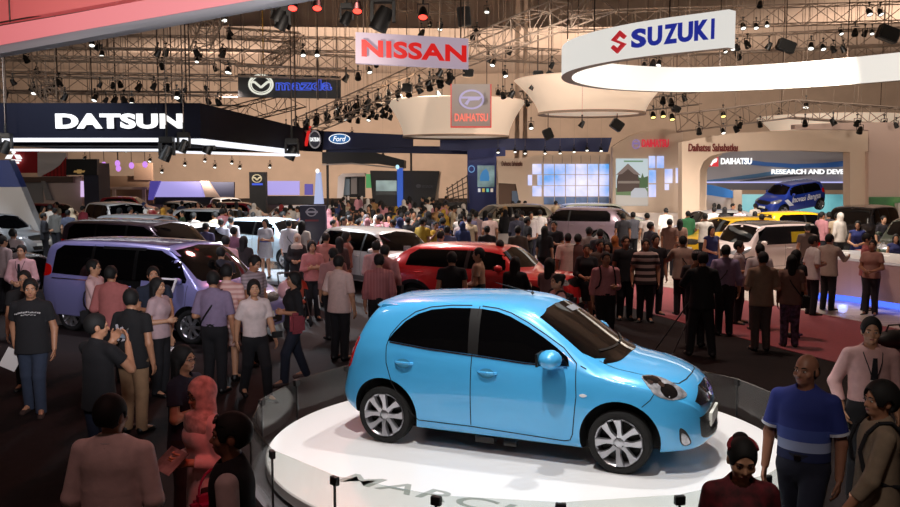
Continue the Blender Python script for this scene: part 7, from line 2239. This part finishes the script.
MID = [  # px, head top, facing, height, woman, hair, arms, top, sleeve, hem, bottom, colours, label
    (623, 213, 175, 1.68, 0, 'short', 'dd', 'tee', .6, '2c2a30', '1c1c22', 'dark-clad man left of the pair before the cream picture stand'),
    (633, 212, 180, 1.68, 0, 'short', 'db', 'shirt', 1.7, '5a5a64', '1c1c22', 'grey-shirted man in the pair before the cream picture stand'),
    (647, 213, 185, 1.68, 0, 'short', 'dd', 'tee', .6, 'cfc4c0', '22222a', 'white-teed visitor right of the grey-shirted man on the pale floor'),
    (651, 222, 120, 1.68, 0, 'short', 'db', 'tee', .6, '35323a', '1e1e24', 'dark-teed man turned right near the grey rucksack'),
    (666, 208, 178, 1.70, 0, 'short', 'dd', 'shirt', 1.7, 'e0dcd8', '22222a', 'visitor in a bright white shirt before the cream picture stand'),
    (670, 219, 150, 1.66, 0, 'short', 'db', 'tee', .6, '6a4c42', '24222a', 'brown-teed man just below the bright white shirt'),
    (680, 219, 165, 1.62, 1, 'long', 'dd', 'tee', .6, '8a6a5c', '2a2228', 'long-haired woman in tan next to the brown-teed man'),
    (688, 211, 185, 1.68, 0, 'short', 'dd', 'shirt', 1.6, '2f6a44', '22222a', 'visitor in a green shirt left of the silver hatchback'),
    (714, 207, 178, 1.68, 0, 'short', 'dd', 'shirt', 1.6, 'd6d0cc', '26242a', 'white-shirted visitor beyond the silver hatchback'),
    (740, 207, 170, 1.66, 0, 'short', 'dd', 'shirt', 1.6, 'b8a8b4', '26242a', 'visitor in a pale mauve shirt under the tilted bonnet beside the arch'),
    (762, 214, 150, 1.70, 0, 'short', 'dd', 'tee', .6, '1a191e', '1c1c22', 'visitor in black between the two yellow hatchbacks'),
    (808, 224, 160, 1.66, 0, 'short', 'dd', 'tee', .6, '5c4a44', '201e24', 'brown-clad visitor between the box van and the blue-dressed hostess'),
    (829, 212, 175, 1.66, 0, 'short', 'dd', 'shirt', 1.6, '3c3a44', '201e24', 'dark visitor before the lit cyan panels'),
    (842, 209, 178, 1.66, 0, 'short', 'dd', 'tee', .6, '201e24', '201e24', 'visitor in black right of the royal blue show car'),
    (884, 216, 10, 1.66, 0, 'short', 'dd', 'tee', .6, '232028', '201e24', 'dark visitor standing before the green landscape screen'),
    (873, 240, -40, 1.60, 1, 'bun', 'ff', 'tee', .6, 'a87c70', '26202a', 'woman in a tan top leaning on the counter beside the red checked shirt'),
    (517, 213, 170, 1.68, 0, 'short', 'dd', 'shirt', 1.6, '40404e', '202028', 'man in a slate shirt before the lilac crossover nose'),
    (518, 226, 172, 1.66, 0, 'short', 'dd', 'shirt', 1.2, '4a4038', '22202a', 'man in a dark checked shirt below the slate shirt'),
    (528, 217, 100, 1.72, 0, 'short', 'db', 'tee', .6, '131217', '15141a', 'slim man in all black by the lilac crossover nose'),
    (545, 226, 150, 1.64, 1, 'long', 'dd', 'tee', .8, '161419', '17161c', 'long-haired woman in black, one of the pair before the violet floor glow'),
    (554, 221, -20, 1.72, 0, 'short', 'bd', 'tee', .6, '17151b', '17161c', 'man in a black tee gesturing, one of the pair before the violet floor glow'),
    (568, 233, 172, 1.68, 0, 'crop', 'db', 'shirt', .9, 'c9b2a8', '17161c', 'man in an off-white short-sleeved shirt, back turned, beyond the red bonnet'),
    (578, 234, 165, 1.66, 0, 'short', 'dd', 'tee', .6, '5a3c38', '1c1a20', 'maroon-teed visitor right of the off-white shirt'),
    (589, 227, 178, 1.66, 0, 'short', 'bb', 'shirt', 1.5, '8a7c78', '1e1c22', 'visitor in taupe with a lifted phone below the lilac crossover'),
    (600, 229, 178, 1.66, 0, 'short', 'bb', 'tee', .6, '26242c', '1e1c22', 'visitor in charcoal right of the taupe visitor'),
    (600, 240, 20, 1.62, 0, 'short', 'db', 'tee', .6, '4c3a32', '1e1c22', 'visitor in brown just left of the orange headscarf'),
    (615, 236, 160, 1.56, 1, 'hijab', 'dd', 'shirt', 1.7, '7a4a34', '3a2a2a', 'woman in an orange-brown headscarf behind the pink shirt with camera'),
    (608, 242, -30, 1.58, 1, 'long', 'dd', 'tee', .6, '241c22', '1e1c22', 'dark-haired woman right behind the pink shirt with camera'),
    (461, 219, 5, 1.62, 1, 'bob', 'bd', 'tee', .6, 'c0b0b0', '22222c', 'woman in a white print tee left of the olive crossover'),
    (470, 213, 170, 1.66, 0, 'short', 'dd', 'shirt', 1.5, '75708a', '20202a', 'visitor in a grey-blue shirt left of the olive crossover'),
    (476, 212, 175, 1.66, 0, 'short', 'dd', 'shirt', 1.5, 'a58c8c', '20202a', 'visitor in a dusty pink shirt at the olive crossover bonnet'),
    (490, 213, 178, 1.68, 0, 'short', 'dd', 'tee', .6, 'cdaFa6'.lower(), '22202a', 'visitor in a pale salmon tee beside the olive crossover door'),
    (487, 226, 185, 1.60, 0, 'short', 'dd', 'tee', .6, '19181d', '19181d', 'short visitor in black before the olive crossover door'),
    (447, 226, 178, 1.66, 0, 'short', 'dd', 'shirt', 1.5, '5a5f80', '1e1e28', 'man in a blue shirt above the red crossover roof'),
    (441, 231, 150, 1.66, 0, 'short', 'dd', 'tee', .6, '2b2830', '1e1e28', 'dark-teed man left of the blue shirt above the red roof'),
    (500, 240, 180, 1.64, 0, 'short', 'dd', 'tee', .6, '3c3236', '1e1e28', 'man whose dark head just shows over the red crossover windscreen'),
    (531, 212, 20, 1.66, 0, 'short', 'dd', 'shirt', 1.5, 'c8beb8', '23222a', 'visitor in a cream shirt behind the slim man in black'),
    (540, 210, 170, 1.66, 0, 'short', 'dd', 'tee', .6, 'd4ccc8', '23222a', 'visitor in a white tee behind the lilac crossover bonnet'),
    (221, 219, 175, 1.66, 0, 'short', 'dd', 'shirt', 1.6, 'b9c0d6', '20222c', 'visitor in a pale blue shirt left of the white-dressed hostess'),
    (231, 217, 172, 1.68, 0, 'short', 'db', 'shirt', 1.6, 'd6d6e0', '20222c', 'visitor in a white shirt left of the white-dressed hostess'),
    (206, 223, 160, 1.66, 0, 'short', 'dd', 'tee', .6, '4a4468', '20222c', 'visitor in violet-blue at the white hatchback bonnet'),
    (234, 227, 170, 1.68, 0, 'short', 'dd', 'shirt', 1.6, '8f6078', '1c1a20', 'man in a plum shirt above the striped grey tee'),
    (226, 236, 178, 1.68, 0, 'short', 'db', 'shirt', 1.7, 'd2aab0', '1c1a20', 'man in a pale pink shirt bending over beside the van windscreen'),
    (244, 236, 160, 1.62, 1, 'long', 'dd', 'tee', .7, '2a2426', '1c1a20', 'dark-haired woman left of the plum shirt'),
    (221, 247, 185, 1.64, 0, 'short', 'dd', 'tee', .6, '22202a', '1c1a20', 'man whose dark head shows right of the van windscreen'),
    (163, 208, 175, 1.62, 1, 'hijab', 'dd', 'shirt', 1.7, 'a87a2c', '5a4426', 'woman in a mustard dress and headscarf in the left crowd'),
    (171, 209, 178, 1.66, 0, 'short', 'dd', 'shirt', 1.6, '8a5428', '2a2426', 'visitor in rust brown beside the mustard dress'),
    (44, 213, 120, 1.68, 0, 'short', 'bb', 'shirt', 1.7, '26242a', '1e1c22', 'man in a dark shirt left of the checked shirt at the far left'),
    (55, 208, 170, 1.70, 0, 'short', 'dd', 'shirt', 1.6, '6c6a66', '24242c', 'man in a grey checked shirt at the far left'),
    (68, 210, 178, 1.70, 0, 'short', 'dd', 'tee', .6, '54586c', '24242c', 'man with a slate blue rucksack and tee at the far left'),
    (83, 206, 150, 1.66, 0, 'short', 'dd', 'shirt', 1.6, '7a2430', '24242c', 'visitor in dark red left of the white tall people carrier'),
    (136, 212, 5, 1.64, 0, 'short', 'dd', 'tee', .6, '1d1a1e', '1d1a1e', 'visitor in black before the white tall people carrier'),
    (3, 236, 150, 1.66, 0, 'short', 'dd', 'shirt', 1.6, 'b09a9a', '1c1a20', 'man in a pale shirt cut off by the left edge'),
    (13, 229, 175, 1.68, 0, 'short', 'dd', 'shirt', 1.6, 'b8a6a4', '1c1a20', 'second pale-shirted man from the left edge, back turned'),
    (182, 201, 178, 1.66, 0, 'short', 'dd', 'tee', .6, '222a44', '1c1c22', 'visitor in dark blue right of the rust brown visitor'),
    (193, 203, 175, 1.66, 0, 'short', 'dd', 'tee', .6, '2c2a32', '1c1c22', 'visitor in charcoal right of the dark blue visitor'),
]
AN = {'d': 'down', 'b': 'bent', 'f': 'front'}
for px, py, rz, h, fem, hair, ar, top, sl, c1, c2, lab in MID:
    hc = None
    if hair == 'hijab': hc = cloth('a8622c' if 'orange' in lab else 'b8862c')
    person(px, py, rz, lab, h, fem=bool(fem), hair=hair, haircol=hc, arms=(AN[ar[0]], AN[ar[1]]), top=top, topcol=c1, sleeve=sl, hem=.50 if fem else .47, collar=c1 if top == 'shirt' and hair != 'hijab' else None,
           bottom='longskirt' if 'dress' in lab and hair == 'hijab' else 'trousers', botcol=c2)

# ------------------------------------------------------------------ the far crowd: a few figures, then copies
random.seed(11)
M_CROWD = mat('crowd_cloth', (.5, .5, .5), .9, objcol=True, noise=.15, nscale=12)
CP = []
CSPEC = [dict(arms=('down', 'down'), hair='short'), dict(arms=('bent', 'down'), hair='short', sleeve=1.7), dict(arms=('bent', 'bent'), hair='short', stance='step'), dict(arms=('camera', 'camera'), hair='short'),
         dict(arms=('down', 'bent'), hair='long', fem=True), dict(arms=('front', 'front'), hair='bob', fem=True, sleeve=1.6), dict(arms=('cross', 'cross'), hair='bushy'), dict(arms=('down', 'down'), hair='hijab', fem=True, sleeve=1.8, haircol=M_CROWD)]
PAL = [('white', 'd9d2ca', 7), ('cream', 'cdb89a', 4), ('black', '17161a', 7), ('grey', '6a6668', 3), ('tan', 'a07a4e', 3), ('yellow', 'b8942e', 2), ('red', '8c2a2a', 2), ('pink', 'b98088', 3), ('blue', '34406e', 3), ('green', '3c5a40', 1)]
BAG = [p for p in PAL for _ in range(p[2])]
ZONES = [  # px range, head-top range, how many, where
    ((302, 470), (203, 223), 74, 'in the packed crowd behind the white people carrier'),
    ((330, 450), (195, 203), 30, 'in the farthest crowd before the black stands'),
    ((140, 300), (199, 213), 36, 'in the far crowd below the violet stages'),
    ((425, 560), (200, 212), 22, 'in the crowd left of the sky screen wall'),
    ((25, 140), (199, 209), 12, 'in the far crowd around the slate tower'),
    ((690, 850), (203, 214), 12, 'among the cars before the arched stand'),
]
for (x0, x1), (y0, y1), n, where in ZONES:
    k = 0; tries = 0
    while k < n and tries < n * 60:
        tries += 1
        px, f = random.uniform(x0, x1), random.random() ** .8
        py = y0 + (y1 - y0) * f
        h = random.uniform(1.56, 1.74)
        g = ground(px, py, h)
        if any((g.x - a) ** 2 + (g.y - b) ** 2 < r_ ** 2 for a, b, r_ in FOOT): continue
        if g.y > 78: continue
        i = random.randrange(len(CSPEC))
        cname, chex, _ = random.choice(BAG)
        if len(CP) < len(CSPEC):
            i = len(CP)
            t = empty('person', (0, 0, 0)); s = dict(CSPEC[i]); s.setdefault('sleeve', .6)
            build_person(t, h=1.66, vox=.024, skin=i, face=False, topcol=M_CROWD, hem=.47, botcol=('17171c', '20222e', '2a2420', '1b1b20')[i % 4], **s)
            CP.append(t)
        else:
            t = copy_tree(CP[i])
        t.location = (g.x, g.y, 0); s_ = h / 1.66; t.scale = (s_, s_, s_); t.rotation_euler = (0, 0, R(random.choice((0, 180, 180, 90, -90, 150, 200)) + random.uniform(-30, 30)))
        for ch in t.children: ch.color = lin(chex)
        kind = 'headscarfed visitor' if CSPEC[i]['hair'] == 'hijab' else 'woman' if CSPEC[i].get('fem') else 'visitor'
        tag(t, '%s in a %s top %s' % (kind, cname, where), 'person', 'visitors ' + where)
        FOOT.append((g.x, g.y, .34)); k += 1

# ------------------------------------------------------------------ small stand furniture
g = ground(176, 352)
t = empty('tablet_stand', (-4.75, 15.1, 0), R(-25), 'white tablet stand showing data beside the lavender van nose', 'stand')
mb = MB(); mb.lathe([(0, 0), (.17, 0), (.17, .02), (0, .025)], 24); mb.build('foot', M_WHITEP, t, 40)
mb = MB(); mb.cbox((0, 0, .55), (.07, .04, 1.08)); mb.build('pole', mat('stand_white', 'd8d4d6', .4), t, None, .005)
M = Matrix.Translation((0, -.04, 1.12)) @ Matrix.Rotation(R(-30), 4, 'X')
mb = MB(); mb.cbox((0, 0, 0), (.34, .03, .25), 0, M); mb.build('tablet_frame', MATS['stand_white'], t, None, .006)
mb = MB(); mb.cbox((0, -.017, 0), (.27, .004, .18), 0, M); mb.build('tablet_screen', mat('tablet_dark', (.02, .02, .03), .15), t)
def board(px, py0, py1, wpx, Y, rz, label, frame, pic, name='spec_board'):
    a, b = at(px, py0, Y), at(px, py1, Y)
    t = empty(name, (a.x, Y, 0), R(rz), label, 'board')
    w_ = wpx * Y / FPX
    mb = MB(); mb.box((-w_ / 2, -.03, b.z), (w_ / 2, .03, a.z)); mb.build('frame', frame, t, None, .008)
    mb = MB(); mb.box((-w_ / 2 + .06, -.036, b.z + .06), (w_ / 2 - .06, -.028, a.z - .06)); mb.build('picture', pic, t)
    for s in (-1, 1):
        mb = MB(); mb.box((s * w_ * .42 - .02, -.02, 0), (s * w_ * .42 + .02, .02, b.z)); mb.build('leg', frame, t)
    mb = MB(); mb.box((-w_ / 2, -.2, 0), (w_ / 2, .2, .025)); mb.build('foot', frame, t)
    return t
board(431, 222, 246, 16, 29.5, 0, 'navy framed board with a pale portrait behind the red crossover roof', mat('board_navy', '1d2448', .5), mat('board_portrait', 'a89498', .5, noise=.5, nscale=6), 'notice_board')
board(407, 246, 262, 7, 21.6, -10, 'slim grey data board before the nose of the white people carrier', mat('board_grey', '8f8d92', .4), mat('board_pale', 'c4c2c6', .4))
g = ground(500, 240)
t = empty('display_plinth', (at(505, 230, 33).x, 33, 0), 0, 'low white wedge plinth between the olive and lilac crossovers', 'plinth')
mb = MB(); mb.prism([(-.45, 0), (.45, 0), (.45, .62), (.30, .75), (-.32, .75)], (0, -.3, .02), (1, 0, 0), (0, 0, 1), (0, .6, 0)); mb.build('body', M_WHITEP, t, None, .02)
mb = MB(); mb.box((-.3, -.26, .772), (.28, .26, .78)); mb.build('top_plate', M_GREYP, t)
# things on the counter
for i, (px, py, rz, c) in enumerate(((846, 253, .3, 'e0dcd8'), (872, 262, -.4, 'd0b8b0'), (884, 256, .9, 'e4e0da'), (862, 250, .2, 'b06058'))):
    p = ground(px, py, 1.04)
    lab = ('white sheet of paper lying near the left end of the reception counter', 'pinkish leaflet lying in the middle of the reception counter', 'white sheet of paper lying before the seated hostess', 'small red leaflet lying before the standing hostess')[i]
    t = empty('leaflet', (p.x, p.y, 1.0405), rz, lab, 'leaflet')
    mb = MB(); mb.box((-.15, -.105, 0), (.15, .105, .004)); mb.build('sheet', cloth(c), t)
# dark bag at the right edge of the carpet
p = ground(893, 350)
t = empty('duffel_bag', (p.x, p.y, .012), R(20), 'dark bag lying on the red carpet at the right edge', 'bag')
mb = MB(); mb.ellipsoid((0, 0, .17), (.36, .20, .17), 16); mb.build('bag_body', mat('bag_dark', (.02, .018, .02), .6), t, 60)
mb = MB(); mb.path([(-.18, 0, .30), (-.12, 0, .42), (.12, 0, .42), (.18, 0, .30)], .014, 6); mb.build('handle', M_LEATHER, t)
